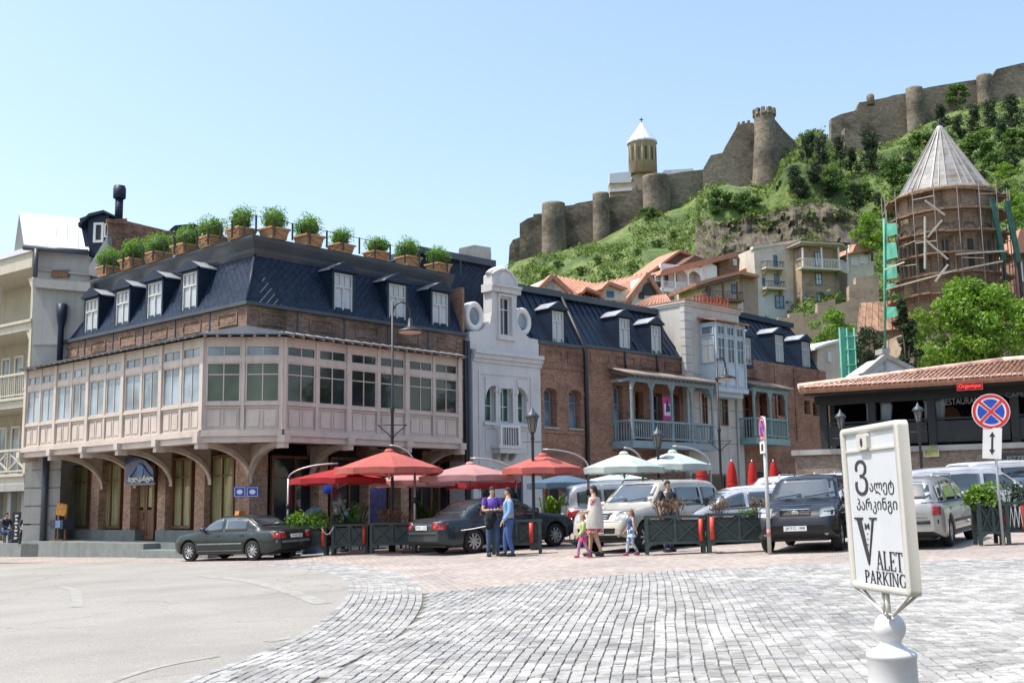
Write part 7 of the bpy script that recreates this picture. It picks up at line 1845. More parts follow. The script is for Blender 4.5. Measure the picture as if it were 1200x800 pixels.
def car(kind,label,cat,paint,M,group='cars around the square',plate=None,spokes=7,rails=False,lowtrim=None,wheels_dark=False,tail='red',face='grille',H=None,emblem=None,trimcol=None,trunkplate=True,glass=None):
    sp = dict(SPEC[kind])
    root = thing({'sedan': 'sedan_car','suv': 'off_road_car','wagon': 'estate_car','hatch': 'saloon_car','mpv': 'people_carrier','van': 'van'}[kind],label,cat,M,group)
    mb = carbody(sp); bd = Body(mb); body = part('body',mb,[paint,M_trim],root); xf,xr_ = sp['xf'],sp['xr']; L,W,Hh,belt = sp['L'],sp['W'],sp['H'],sp['belt']
    me = body.data
    G = glass or M_carg; tp = sp['top']; tall = Hh > 1.6
    # side glass from the roofline, cut by pillars
    def roof(x): return interp(tp,x)
    ws = [p for p in tp if p[1] > belt+.06];
    # windscreen foot and head, rear glass foot and head
    if kind in ('sedan',): rb,rt,fh,ff = -1.50,-.90,.40,1.10
    elif kind == 'hatch': rb,rt,fh,ff = -1.68,-.98,.5,1.3
    elif kind == 'suv': rb,rt,fh,ff = -2.2,-1.98,.40,1.05
    elif kind == 'wagon': rb,rt,fh,ff = -2.22,-1.86,.50,1.20
    elif kind == 'mpv': rb,rt,fh,ff = -2.36,-2.18,.72,1.65
    else: rb,rt,fh,ff = -2.4,-2.3,1.05,1.8
    z0 = belt+.035; zt = lambda x: min(Hh-.115,roof(x)-.10)
    a0,a1 = rb+.22,ff-.22
    pil = [.12] if kind in ('sedan','hatch') else [.05]
    bx = {'sedan': (-1.02,.02),'hatch': (-1.1,.1),'suv': (-1.18,-.02),'wagon': (-1.25,-.02),'mpv': (-1.3,.1),'van': (-1.2,.3)}[kind]
    segs = [(rb+.30 if kind in ('sedan','hatch') else rb+.28,bx[0]-.05),(bx[0]+.04,bx[1]-.05),(bx[1]+.05,ff-.12)]
    for side in 'LR':
        for i,(a,b) in enumerate(segs):
            if b-a < .15: continue
            n = 8; top = []; bot = []
            for k in range(n+1):
                x = a+(b-a)*k/n; t = max(z0+.012,zt(x)); top.append((x,t)); bot.append((x,z0+.01*(i == 0)))
            part('side_window',patch(bd,top,bot,side,4,.004),G,root)
        # trims
        part('belt_trim',patch(bd,[(a0-.05,z0-.012),(a1+.12,z0-.012)],[(a0-.05,z0-.032),(a1+.12,z0-.032)],side,1,.006),M_trim,root)
        part('side_moulding',patch(bd,[(xr_+.42,.56),(xf-.42,.56)],[(xr_+.42,.50),(xf-.42,.50)],side,1,.012,.006),trimcol or M_trim,root)
        part('sill',patch(bd,[(xr_+.40,.34),(xf-.40,.34)],[(xr_+.40,.26 if Hh < 1.55 else .33),(xf-.40,.26 if Hh < 1.55 else .33)],side,1,.006,.01),lowtrim or M_trim,root) if Hh < 1.55 or lowtrim else None
        for xx in (bx[0],bx[1],ff-.05):
            part('door_seam',patch(bd,[(xx,z0-.02),(xx+.008,z0-.02)],[(xx,.34),(xx+.008,.34)],side,8,.0025,.001,1),M_trim,root)
        for xx in (bx[0]+.22,bx[1]+.22):
            p,nn = bd.hit((xx,3 if side == 'L' else -3,belt-.11),(0,-1 if side == 'L' else 1,0)); hb_ = MB(); hb_.box(xx-.09,xx+.09,p.y-.022,p.y+.022,belt-.125,belt-.095); part('door_handle',hb_,paint,root)
        p,nn = bd.hit((ff-.28,3 if side == 'L' else -3,belt+.10),(0,-1 if side == 'L' else 1,0)); s = 1 if side == 'L' else -1
        mm = MB(); mm.ball((ff-.26,p.y+s*.14,belt+.12),(.07,.115,.085),10,7); mi = part('mirror',mm,paint if not wheels_dark else M_trim,root); mm = MB(); mm.ball((ff-.285,p.y+s*.14,belt+.12),(.055,.1,.07),10,6); part('mirror_glass',mm,G,mi); mm = MB(); mm.box(ff-.29,ff-.22,p.y-s*.02,p.y+s*.06,belt+.03,belt+.08); part('mirror_arm',mm,M_trim,mi)
        if rails: rl_ = MB(); rl_.tube([(rt+.15,s*W*.36,Hh-.02),(rt+.25,s*W*.36,Hh+.05),(fh-.2,s*W*.36,Hh+.04),(fh-.1,s*W*.36,Hh-.03)],.02,6); part('roof_rail',rl_,M_trim if rails == 2 else M_rim,root)
    wy = W/2
    hf = [(x,y) for x,y in ()]
    def yz(zlist,frac0,frac1): return [(-W/2*frac0,zlist),(0,zlist+.015),(W/2*frac0,zlist)]
    zf,zh = roof(ff)+.03,roof(fh)-.035
    part('windscreen',patch(bd,[(-W*.335,zh),(0,zh+.015),(W*.335,zh)],[(-W*.405,zf),(0,zf+.0),(W*.405,zf)],'F',6,.004,nseg=10),G,root)
    zr0,zr1 = roof(rb)+.04,roof(rt)-.05
    if kind in ('suv','mpv','van','wagon'): zr0 = belt+.10
    part('rear_window',patch(bd,[(-W*.335,zr1),(0,zr1+.012),(W*.335,zr1)],[(-W*.39,zr0),(0,zr0),(W*.39,zr0)],'B',5,.004,nseg=10),G,root)
    wi = MB()
    for y_ in (-.3,.35): wi.bar((ff+.02,y_-.3,zf+.02),(ff-.12,y_+.25,zf+.10),.02)
    part('wipers',wi,M_trim,root,kind='stuff')
    zl = belt-.22 if not tall else belt-.26; zl2 = zl+.17 if not tall else zl+.22
    for s in (-1,1):
        k = 'F'
        part('headlight',patch(bd,sorted([(s*W*.29,zl2-.01),(s*W*.46,zl2+.01)]),sorted([(s*W*.30,zl),(s*W*.46,zl+.03)]),'F',3,.008,.006,4),M_lamp,root)
        bz = zl+.0
        hh = .17 if kind != 'wagon' else .26
        lo_ = bz-.02 if not tall else bz-.05
        tl_ = part('tail_light',patch(bd,sorted([(s*W*(.27 if not tall and kind != 'wagon' else .40),lo_+hh+(.1 if tall else 0)),(s*W*.47,lo_+hh+(.1 if tall else 0))]),sorted([(s*W*(.27 if not tall and kind != 'wagon' else .40),lo_),(s*W*.47,lo_)]),'B',3,.008,.006,4),M_tail,root)
        part('indicator',patch(bd,[(-L/2+.03,lo_+hh),(-L/2+.16,lo_+hh)],[(-L/2+.03,lo_+.01),(-L/2+.16,lo_+.01)],'L' if s > 0 else 'R',2,.007,.004,3),M_tail,root)
        if not tall: part('reverse_lamp',patch(bd,sorted([(s*W*.28,lo_+hh+.03),(s*W*.40,lo_+hh+.03)]),sorted([(s*W*.28,lo_+hh),(s*W*.40,lo_+hh)]),'B',1,.009,.004,3),M_lamp,tl_)
        if tall: fg = MB(); fg.lathe([(.05,0),(.055,.02),(.001,.025)],(0,0,0),10); fg.xf(Matrix.Translation((L/2-.06,s*W*.37,.45)) @ Matrix.Rotation(pi/2,4,'Y')); part('fog_lamp',fg,M_lamp,root)
    gz0,gz1 = (zl+.01,zl+.15) if not tall else (zl+.03,zl+.18)
    gr_o = part('grille',patch(bd,[(-W*.2,gz1),(W*.2,gz1)],[(-W*.18,gz0),(W*.18,gz0)],'F',3,.008,.006,8),M_trim,root)
    for i in range(3): z_ = gz0+.03+(gz1-gz0-.04)*i/2; part('grille_bar',patch(bd,[(-W*.19,z_+.008),(W*.19,z_+.008)],[(-W*.19,z_-.006),(W*.19,z_-.006)],'F',1,.016,.006,8),M_chrome if i == 2 or face == 'chrome' else M_trim,gr_o)
    if emblem: em = MB(); p,_ = bd.hit((5,0,(gz0+gz1)/2),(-1,0,0)); em.lathe([(.075,0),(.085,.01),(.075,.02),(.06,.01)],(0,0,0),20,sx=.75,sy=1.0); em.bar((-.06,0,.012),(.06,0,.012),.012) ; em.lathe([(.03,0),(.036,.01),(.03,.02)],(0,0,0),14,sx=1.3,sy=.8); em.xf(Matrix.Translation((p.x+.02,0,p.z)) @ Matrix.Rotation(pi/2,4,'Y')); part('emblem',em,M_chrome,gr_o)
    part('lower_intake',patch(bd,[(-W*(.46 if emblem else .33),.44 if not tall else .62),(W*(.46 if emblem else .33),.44 if not tall else .62)],[(-W*(.46 if emblem else .30),.31 if not tall else .36),(W*(.46 if emblem else .30),.31 if not tall else .36)],'F',2,.006,.005,8),M_trim,root)
    part('bonnet_seam',patch(bd,[(-W*.44,zl2+.035),(W*.44,zl2+.035)],[(-W*.44,zl2+.026),(W*.44,zl2+.026)],'F',1,.003,.001,10),M_trim,root)
    part('bumper_seam',patch(bd,[(-W*.46,zl-.02),(W*.46,zl-.02)],[(-W*.46,zl-.03),(W*.46,zl-.03)],'F',1,.003,.001,10),M_trim,root)
    part('rear_bumper_trim',patch(bd,[(-W*.45,.60),(W*.45,.60)],[(-W*.45,.52),(W*.45,.52)],'B',1,.014,.01,10),trimcol or M_trim,root)
    part('boot_seam',patch(bd,[(-W*.42,.655),(W*.42,.655)],[(-W*.42,.645),(W*.42,.645)],'B',1,.004,.002,10),M_trim,root)
    for zz,k in ((.46 if not tall else .56,'F'),(.72 if not tall else .86,'B')):
        p,nn = bd.hit((6 if k == 'F' else -6,0,zz),(-1 if k == 'F' else 1,0,0)); s = 1 if k == 'F' else -1
        pm = MB(); pm.box(p.x+s*.012,p.x+s*.03,-.26,.26,zz-.056,zz+.056); po = part('number_plate',pm,M_plate,root)
        MM = WM[root.name] @ Matrix.Translation((p.x+s*.0315,0,zz)) @ Matrix.Rotation(pi/2 if s > 0 else -pi/2,4,'Z')
        if plate: text('plate_text',plate,.1,M_black,po,MM,.001,0,(.44,.07))
    key = (sp['wr'],spokes)
    if key not in WPC: WPC[key] = [q.mesh(nm,mm_) for q,nm,mm_ in zip(wheelproto(sp['wr'],spokes=spokes),('wheel','rim','hub_back'),(M_tyre,M_rim,M_trim))]
    for x in (xf,xr_):
        for s in (-1,1):
            MM = WM[root.name] @ Matrix.Translation((x,s*(W/2-.115),sp['wr'])) @ (Matrix.Rotation(pi,4,'Z') if s < 0 else Matrix.Identity(4))
            w_ = part('wheel',WPC[key][0],None,root,MM); part('rim',WPC[key][1],None,w_,MM); part('rim_well',WPC[key][2],None,w_,MM)
    ub = MB(); ub.box(-L/2+.35,L/2-.35,-W/2+.28,W/2-.28,.19 if not tall else .26,.5); part('underbody',ub,M_trim,root)
    return root,bd,sp
def heading(az): return pi/2-R(az)
def slopeM(x,y,az,s=1):
    n = V((-.033,-.012,1)).normalized(); q = V((0,0,1)).rotation_difference(n).to_matrix().to_4x4()
    return Matrix.Translation((x,y,gz(x,y)+.015)) @ q @ Matrix.Rotation(heading(az),4,'Z') @ Matrix.Scale(s,4)
P_green = carpaint('dark_green_paint',(.013,.024,.023)); P_black2 = carpaint('dark_petrol_paint',(.020,.034,.042)); P_beige = carpaint('champagne_paint',(.50,.46,.38),.3); P_silver = carpaint('silver_paint',(.30,.33,.37),.45)
P_ssil = carpaint('pale_silver_paint',(.44,.46,.49),.3); P_dark = carpaint('graphite_paint',(.008,.010,.014)); P_wag = carpaint('warm_silver_paint',(.36,.36,.345),.5); P_wht = carpaint('white_car_paint',(.60,.61,.62),.1); P_blue = carpaint('dark_blue_paint',(.02,.03,.06))
P_mold = mat('grey_moulding',(.12,.14,.14),.5)
# taxi at the left: front and rear left wheels measured on the ground
g1,g2 = ground(221,655),ground(277,657.5)
def carat(px,Y,az,s=1): p = at(px,600,Y); return slopeM(p.x,p.y,az,s)
A_,_,_ = car('sedan','dark green saloon with a taxi sign on its roof passing the hotel','car',P_green,carat(285,35.2,301,.93),plate='WYD 234',trimcol=P_mold,spokes=9)
tx = MB(); tx.prism([(-.18,0),(.18,0),(.14,.13),(-.14,.13)],-.09,.09,'x'); tx.xf(Matrix.Translation((.05,0,1.425))); part('taxi_light',tx,M_amber,A_)
car('sedan','dark petrol saloon parked behind the two standing pedestrians, rear towards the camera','car',P_black2,carat(578,33.6,52,1.05),plate='EYK 110',spokes=9)
car('suv','champagne off-road car facing the camera behind the woman in the red dress','car',P_beige,carat(764,30.6,224,1.0),plate='MBG 702',rails=2,face='chrome')
car('mpv','silver people carrier parked behind the champagne off-road car','car',P_silver,carat(752,35.5,84,1.0),spokes=6)
car('hatch','pale silver saloon behind the central green planters','car',P_ssil,carat(868,31.5,258,.98))
car('wagon','white low car half hidden between the pale silver saloon and the dark windowed one','car',P_wht,carat(872,36.5,262,1.0))
car('suv','white off-road car with dark glass parked furthest back near the red parasols','car',P_wht,carat(905,41.5,275,1.0))
car('suv','graphite off-road car facing the camera beside the white striped sign pole','car',P_dark,carat(952,27.4,204,.96),plate='JKTC 188',rails=1,emblem=True,wheels_dark=False)
car('suv','white off-road car with roof rails just behind the graphite one','car',P_wht,carat(985,36.5,200,1.0),rails=1)
car('wagon','warm silver estate car seen from behind, right of the valet sign','car',P_wag,carat(1080,26.9,31,1.03),plate='BOI 562',rails=1,spokes=10)
car('suv','white off-road car seen from its side behind the silver estate','car',P_ssil,carat(1148,33.0,99,1.0),spokes=10)
car('hatch','dark saloon glimpsed between the valet sign and the white off-road car','car',P_dark,carat(1062,38,20,1.0))
car('van','pale van at the right edge behind the white off-road car','van',P_wht,carat(1190,41.0,70,1.0))
car('hatch','dark blue car by the restaurant at the far right edge','car',P_blue,carat(1218,37.0,60,1.0))
# ================================================================== green street planters
def planter_proto(L,seedl):
    t = thing('planter_box','x','planter',(0,0,0),'green slatted planter boxes round the cafe terrace'); H_ = .90; D = .42
    mb = MB(); mb.box(-L/2+.06,L/2-.06,-D/2+.03,D/2-.03,.24,H_-.1); part('trough',mb,M_green,t)
    mb = MB(); mb.box(-L/2+.05,L/2-.05,-D/2+.02,D/2-.02,H_-.14,H_-.1); part('soil',mb,mat('soil',(.06,.045,.03),1),t)
    mb = MB(); mb.box(-L/2-.02,L/2+.02,-D/2-.03,-D/2+.03,H_-.06,H_); mb.box(-L/2-.02,L/2+.02,D/2-.03,D/2+.03,H_-.06,H_); mb.box(-L/2-.02,-L/2+.05,-D/2+.03,D/2-.03,H_-.06,H_); mb.box(L/2-.05,L/2+.02,-D/2+.03,D/2-.03,H_-.06,H_); part('top_rail',mb,M_green,t)
    for x in (-L/2+.04,L/2-.04):
        for y in (-D/2,D/2):
            s = 1 if x < 0 else -1; mb = MB(); mb.prism([(x-.04,0),(x+.04,0),(x+.04+s*.0,.16),(x+s*.16,.24),(x+s*.16,.30),(x-.04 if s > 0 else x+.04,.30)] if s > 0 else [(x+.04,0),(x-.04,0),(x-.04,.16),(x-.16,.24),(x-.16,.30),(x+.04,.30)],y-.03,y+.03,'y'); mb.box(x-.04,x+.04,y-.032,y+.032,.30,H_-.06); part('leg',mb,M_green,t)
    for y in (-D/2,D/2):
        mb = MB(); mb.box(-L/2+.08,L/2-.08,y-.025,y+.025,.24,.30); part('bottom_rail',mb,M_green,t); mb = MB(); mb.box(-.03,.03,y-.022,y+.022,.30,H_-.06); part('middle_post',mb,M_green,t)
        for a,b in ((-L/2+.08,-.03),(.03,L/2-.08)):
            for p,q in (((a,y,.31),(b,y,H_-.07)),((a,y+.002,H_-.07),(b,y+.002,.31))): mb = MB(); mb.bar(p,q,.035,.035); part('cross_brace',mb,M_green,t)
    return t
PP = {}
def planter(L,px,Y,az,label,stripes=(),first={}):
    k = round(L,2)
    if k not in PP: PP[k] = planter_proto(L,1)
    p = at(px,640,Y); M = Matrix.Translation((p.x,p.y,gz(p.x,p.y)+.01)) @ Matrix.Rotation(heading(az),4,'Z')
    o = putp(PP[k],M,label)
    for s in stripes: mb = MB(); mb.lathe([(.055,.3),(.055,.82)],(s*(L/2-.1),-.25,0),10); part('red_reflector',mb,M_redp,o,WM[o.name])
    return o,M
M_redp = mat('reflector_red',(.55,.055,.03),.45,var=.15)
def plantmesh(kind,seed,L=1.0):
    r_ = random.Random(seed); mb = MB()
    if kind == 'bush': leaves(mb,[((r_.uniform(-L/2,L/2),r_.uniform(-.1,.1),r_.uniform(.12,.34)),(.22,.2,.2)) for _ in range(9)],900,.05,r_)
    elif kind == 'palm':
        for i in range(int(70*L)):
            x = r_.uniform(-L/2,L/2); a = r_.uniform(0,2*pi); t = r_.uniform(.25,.75); l = r_.uniform(.3,.7); p0 = V((x*.6,0,0)); p1 = p0+V((cos(a)*l*.4,sin(a)*l*.3,t*.75)); p2 = p0+V((cos(a)*l,sin(a)*l*.7,t*.62)); w_ = V((-sin(a),cos(a),0))*.025
            mb.add([p0-w_*.4,p0+w_*.4,p1+w_,p1-w_],[(0,1,2,3)]); mb.add([p1-w_,p1+w_,p2],[(0,1,2)])
    else:
        for i in range(int(60*L)):
            x = r_.uniform(-L/2,L/2); p = V((x,r_.uniform(-.1,.1),-.02)); q = p+V((r_.uniform(-.15,.15),r_.uniform(-.1,.1),r_.uniform(.25,.55))); mb.bar(p,q,.01)
            leaves(mb,[(q,(.1,.1,.1))],12,.035,r_)
    return mb
M_dry = leafmat('dried_leaves',(.12,.07,.04),(.30,.20,.12)); M_palm = leafmat('palm_leaves',(.03,.07,.02),(.08,.16,.035))
def plant(kind,m,M,seed,label,L=1.0,s=1.0,x=0):
    t = thing('potted_plant',label,'plant',M @ Matrix.Translation((x,0,.78))); part('foliage',plantmesh(kind,seed,L),m,t,M @ Matrix.Translation((x,0,.78)) @ Matrix.Scale(s,4)); return t
_,m_ = planter(1.1,363,35.2,92,'green planter with bright bush half hidden by the boot of the taxi',(1,)); plant('bush',M_llime,m_,1,'bright green bush in the planter beside the taxi boot',.8,1.3)
_,m_ = planter(1.1,411,35.2,92,'green planter with a palm-like plant under the middle of the red parasols'); plant('palm',M_palm,m_,2,'dark green palm-like plant under the red parasols',.8,1.4)
_,m_ = planter(1.35,461,34.6,92,'green planter with dried stalks left of the parasol mast',(1,)); plant('dry',M_dry,m_,3,'dry brown stalks in the planter left of the parasol mast',1.1,.9)
plant('palm',M_palm,Matrix.Translation(at(498,606,36.5)+V((0,0,-.9))),12,'dark green leafy plant behind the red plastic box',.6,1.2)
_,m_ = planter(1.3,606,30.6,93,'green planter hidden behind the two standing pedestrians',(.7,))
_,m_ = planter(1.4,791,27.4,94,'green planter left of centre pair, in front of the silver saloon bonnet',(1,)); plant('dry',M_dry,m_,4,'large dry brown plant in front of the man at the planter',.5,.95,-.1)
_,m_ = planter(1.45,866,26.9,94,'green planter right of centre pair, next to the striped sign pole',(-1,1)); plant('dry',M_dry,m_,5,'sparse dry plant over the left half of the central planter',.35,.85,-.4); plant('bush',M_llime,m_,6,'low lime green leaves in the right central planter',.9,.45,.25)
plant('dry',M_dry,m_,15,'thin dry plant beside the striped sign pole',.2,.85,.5)
_,m_ = planter(1.2,1008,26.3,95,'green planter partly hidden behind the valet sign',(-1,))
o_,m_ = planter(.66,1163,25.2,97,'green planter with bright bush in front of the no stopping sign pole'); plant('bush',M_llime,m_,7,'bright green bush in the planter by the no stopping pole',.55,1.15)
o_,m_ = planter(1.25,1204,25.2,97,'planter with red panels and white netting at the right edge',(-.9,-.2))
mb = MB();
for i in range(5): x = -.5+i*.09; mb.bar((x,-.28,.35),(x+.045,-.28,.8),.014); mb.bar((x+.045,-.28,.8),(x+.09,-.28,.35),.014)
part('white_cord',mb,M_white,o_,m_)
plant('dry',M_ldark,m_,9,'dark plant in the planter at the right edge',.8,1.0)
# rope with red pennants between planters, red plastic box, short rope at the taxi
rp = thing('pennant_rope','pale rope with a red triangular pennant strung between the planters','rope',at(540,620,31))
p0,p1 = at(484,617,33.8),at(571,616,30.8); pts = [p0.lerp(p1,i/12)-V((0,0,.13*sin(pi*i/12))) for i in range(13)]; mb = MB(); mb.tube(pts,.014,5); part('rope',mb,M_white,rp,Matrix.Identity(4))
a = pts[7]; mb = MB(); d_ = (p1-p0).normalized()*.19; mb.add([a-d_,a+d_,a-V((0,0,.26)),a-d_+V((0,.01,0)),a+d_+V((0,.01,0)),a-V((0,-.01,.26))],[(0,2,1),(3,4,5),(0,1,4,3),(1,2,5,4),(2,0,3,5)]); part('pennant',mb,M_redp,rp,Matrix.Identity(4))
r2 = thing('rope','short pale rope sagging between the taxi planter and the next planter','rope',at(385,625,34.6)); p0,p1 = at(377,619,34.8),at(391,617,34.8); mb = MB(); mb.tube([p0.lerp(p1,i/6)-V((0,0,.2*sin(pi*i/6))) for i in range(7)],.014,5); part('strand',mb,M_white,r2,Matrix.Identity(4))
rb_ = at(500,636,34.0); q = Matrix.Translation((rb_.x,rb_.y,gz(rb_.x,rb_.y)+.3)); bxr = thing('red_box','red plastic box on a low stand beside the parasol mast','box',q)
mb = MB(); mb.prism([(-.2,0),(.2,0),(.26,.42),(-.26,.42)],-.18,.18,'y'); part('tub',mb,M_redp,bxr,q); mb = MB(); mb.ball((0,0,.47),(.13,.13,.1),10,6); part('lid_knob',mb,M_redp,bxr,q); mb = MB(); mb.box(-.2,.2,-.15,.15,-.3,-.003); part('stand',mb,M_trim,bxr,q)
# ================================================================== parasols
def fabric(name,c):
    m,nt,bs = newmat(name); n = N(nt,'ShaderNodeTexNoise'); n.inputs['Scale'].default_value = 1.3; n.inputs['Detail'].default_value = 5; nt.links.new(coord(nt),n.inputs['Vector'])
    o = ramp(nt,n.outputs[0],[(.3,tuple(x*.8 for x in c)),(.7,tuple(min(1,x*1.12) for x in c))]); nt.links.new(o,bs.inputs['Base Color']); bs.inputs['Roughness'].default_value = .85
    tr = N(nt,'ShaderNodeBsdfTranslucent'); nt.links.new(o,tr.inputs[0]); mx = N(nt,'ShaderNodeMixShader'); mx.inputs[0].default_value = .35; nt.links.new(bs.outputs[0],mx.inputs[1]); nt.links.new(tr.outputs[0],mx.inputs[2]); nt.links.new(mx.outputs[0],nt.nodes['Material Output'].inputs[0])
    n2 = N(nt,'ShaderNodeTexNoise'); n2.inputs['Scale'].default_value = 3; nt.links.new(coord(nt),n2.inputs['Vector']); bumpn(nt,bs,n2.outputs[0],.3,.05); return m
F_red = fabric('coral_canvas',(.62,.17,.14)); F_red2 = fabric('deep_red_canvas',(.50,.035,.04)); F_wht = fabric('white_canvas',(.62,.70,.66)); F_blue = fabric('blue_grey_canvas',(.12,.20,.28)); F_pink = fabric('faded_pink_canvas',(.64,.34,.33))
M_alu = mat('aluminium_pole',(.32,.32,.32),.35,metal=.4,var=.08)
def parasol(px,py,Y,wpx,drop,fab,label,mast=None,side=1,rot=0,n=8,grp='open parasols over the cafe terrace',val=True,tilt=0):
    """cantilever parasol: apex at picture point, canopy width in pixels, mast picture column"""
    a = at(px,py,Y); r = wpx/2*Y/FPX; dr = drop*Y/FPX; M = Matrix.Translation(a) @ Matrix.Rotation(rot,4,'Z') @ Matrix.Rotation(tilt,4,'Y'); t = thing('parasol',label,'parasol',M,grp); K = 6
    for i in range(n):
        a0,a1 = 2*pi*i/n,2*pi*(i+1)/n; mb = MB(); mb.smooth = True; vs = []
        for k in range(K+1):
            u = k/K
            for j in range(5):
                v = j/4; e0 = V((cos(a0),sin(a0),0))*r*u; e1 = V((cos(a1),sin(a1),0))*r*u; p = e0.lerp(e1,v); z = -dr*(u**1.12)-.35*sin(pi*v)*u*(r*.10); p.z = z+(.05*r*sin(pi*v)*u if k == K else 0); vs.append(p)
        mb.v = [tuple(p) for p in vs]+[tuple(p-V((0,0,.012))) for p in vs]; Q = len(vs)
        for k in range(K):
            for j in range(4): f = [k*5+j,(k+1)*5+j,(k+1)*5+j+1,k*5+j+1]; mb._f(f); mb._f([Q+x for x in f[::-1]])
        if val:
            b = len(mb.v)
            for j in range(5): p = vs[K*5+j]; mb.v += [tuple(p),tuple(p-V((0,0,.17)))]
            mb.smooth = False
            for j in range(4): mb._f([b+2*j,b+2*j+1,b+2*j+3,b+2*j+2])
        part('canopy_panel',mb,fab,t,M)
        rb2 = MB(); rb2.bar((.05*cos(a0),.05*sin(a0),-.05),(r*.97*cos(a0),r*.97*sin(a0),-dr-.03),.022); part('rib',rb2,M_alu,t,M)
        if i % 2 == 0: rb2 = MB(); rb2.bar((.04*cos(a0),.04*sin(a0),-dr-.25),(r*.5*cos(a0),r*.5*sin(a0),-dr*.5-.05),.018); part('strut',rb2,M_alu,t,M)
    mb = MB(); mb.lathe([(.001,.07),(.1,.05),(.14,.0),(.15,-.04)][::-1],(0,0,0),8); part('vent_cap',mb,fab,t,M)
    mb = MB(); mb.tube([(0,0,.02),(0,0,-dr-.3)],.025,8); part('hub',mb,M_alu,t,M)
    if mast is not None:
        mp_ = at(mast,py+10,Y); zg_ = gz(mp_.x,mp_.y); top = V((mp_.x,mp_.y,a.z-dr*.9)); d_ = V((a.x-mp_.x,a.y-mp_.y,0)); pts = [top]
        for i in range(1,11): u = i/10*pi/2; pts.append(V((mp_.x+d_.x*(1-cos(u)),mp_.y+d_.y*(1-cos(u)),top.z+(a.z+.16-top.z)*sin(u))))
        mb = MB(); mb.tube(pts,.028,8); part('arm',mb,M_alu,t,Matrix.Identity(4)); mb = MB(); mb.tube([V((mp_.x,mp_.y,zg_)),top],.036,8); part('mast',mb,M_alu,t,Matrix.Identity(4)); mb = MB(); mb.tube([V((mp_.x,mp_.y,zg_+1.45)),V((mp_.x,mp_.y,zg_+1.62))],.06,8); part('crank',mb,M_trim,t,Matrix.Identity(4))
        mb = MB(); mb.box(mp_.x-.4,mp_.x+.4,mp_.y-.06,mp_.y+.06,zg_,zg_+.07); mb.box(mp_.x-.06,mp_.x+.06,mp_.y-.4,mp_.y-.062,zg_,zg_+.07); mb.box(mp_.x-.06,mp_.x+.06,mp_.y+.062,mp_.y+.4,zg_,zg_+.07); part('base_cross',mb,M_trim,t,Matrix.Identity(4))
    return t
parasol(456,528,34.0,126,21,F_red,'largest coral red parasol, apex beside the tall street lamp',486,rot=.2)
parasol(396,549,35.6,112,12,F_red2,'deep red parasol at the left end, low behind the coral one',338,rot=.1)
parasol(487,551,37.0,104,13,F_pink,'faded pink parasol low under the largest coral one',None,rot=.3)
parasol(551,543,34.5,120,15,F_pink,'faded pink parasol with deep red edge left of the lantern',604,rot=.15)
parasol(566,557,37.5,92,9,F_red2,'small deep red parasol peeping out below the faded pink one',None,rot=.4)
parasol(636,533,33.0,98,16,F_red,'coral red parasol right behind the cast iron lantern',689,rot=.25)
parasol(731,531,33.0,98,17,F_wht,'white parasol with green shade above the champagne off-road car',753,rot=.2)
parasol(788,529,34.0,92,16,F_wht,'white parasol second from the left, beside the closed red parasols',832,rot=.1)
parasol(660,556,37.0,90,10,F_blue,'blue-grey parasol low between the coral and white parasols',None,rot=.3)
parasol(726,554,38.0,88,9,F_wht,'pale parasol behind the roof of the silver people carrier',None,rot=.1)
mb = MB()
def closed(px,yt,yb,Y,label,w=.27):
    a,b = at(px,yt,Y),at(px,yb,Y); h_ = a.z-b.z; M = Matrix.Translation((a.x,a.y,b.z)); t = thing('closed_parasol',label,'parasol',M,'folded red parasols'); mb = MB(); n = 18; prof = [(w*.72,0),(w*.66,h_*.2),(w*.60,h_*.45),(w*.52,h_*.7),(w*.34,h_*.9),(.03,h_)]; b0 = 0; mb.smooth = True
    for r_,z in prof:
        for j in range(n): t_ = 2*pi*j/n; mb.v.append((r_*(1+.12*(j % 2*2-1))*cos(t_),r_*(1+.12*(j % 2*2-1))*sin(t_),z))
    for i in range(len(prof)-1):
        for j in range(n): mb._f([i*n+j,i*n+(j+1) % n,(i+1)*n+(j+1) % n,(i+1)*n+j])
    part('canvas',mb,F_red2r,t,M); mb = MB(); mb.tube([(0,0,gz(a.x,a.y)-b.z),(0,0,h_+.05)],.025,8); part('pole',mb,M_alu,t,M)
    mb = MB(); mb.lathe([(w*.66,h_*.33),(w*.7,h_*.36),(w*.64,h_*.39)],(0,0,0),14); part('strap',mb,F_red2r,t,M)
F_red2r = fabric('bright_red_canvas',(.62,.03,.025))
closed(822,543,590,38.5,'folded red parasol left, beside the mast of the white parasol',.34); closed(857,540,584,40,'folded red parasol second from the left',.27); closed(881,540,582,42,'folded red parasol third, above the white off-road car',.27); closed(906,540,580,43,'folded red parasol on the right behind the striped pole',.27)
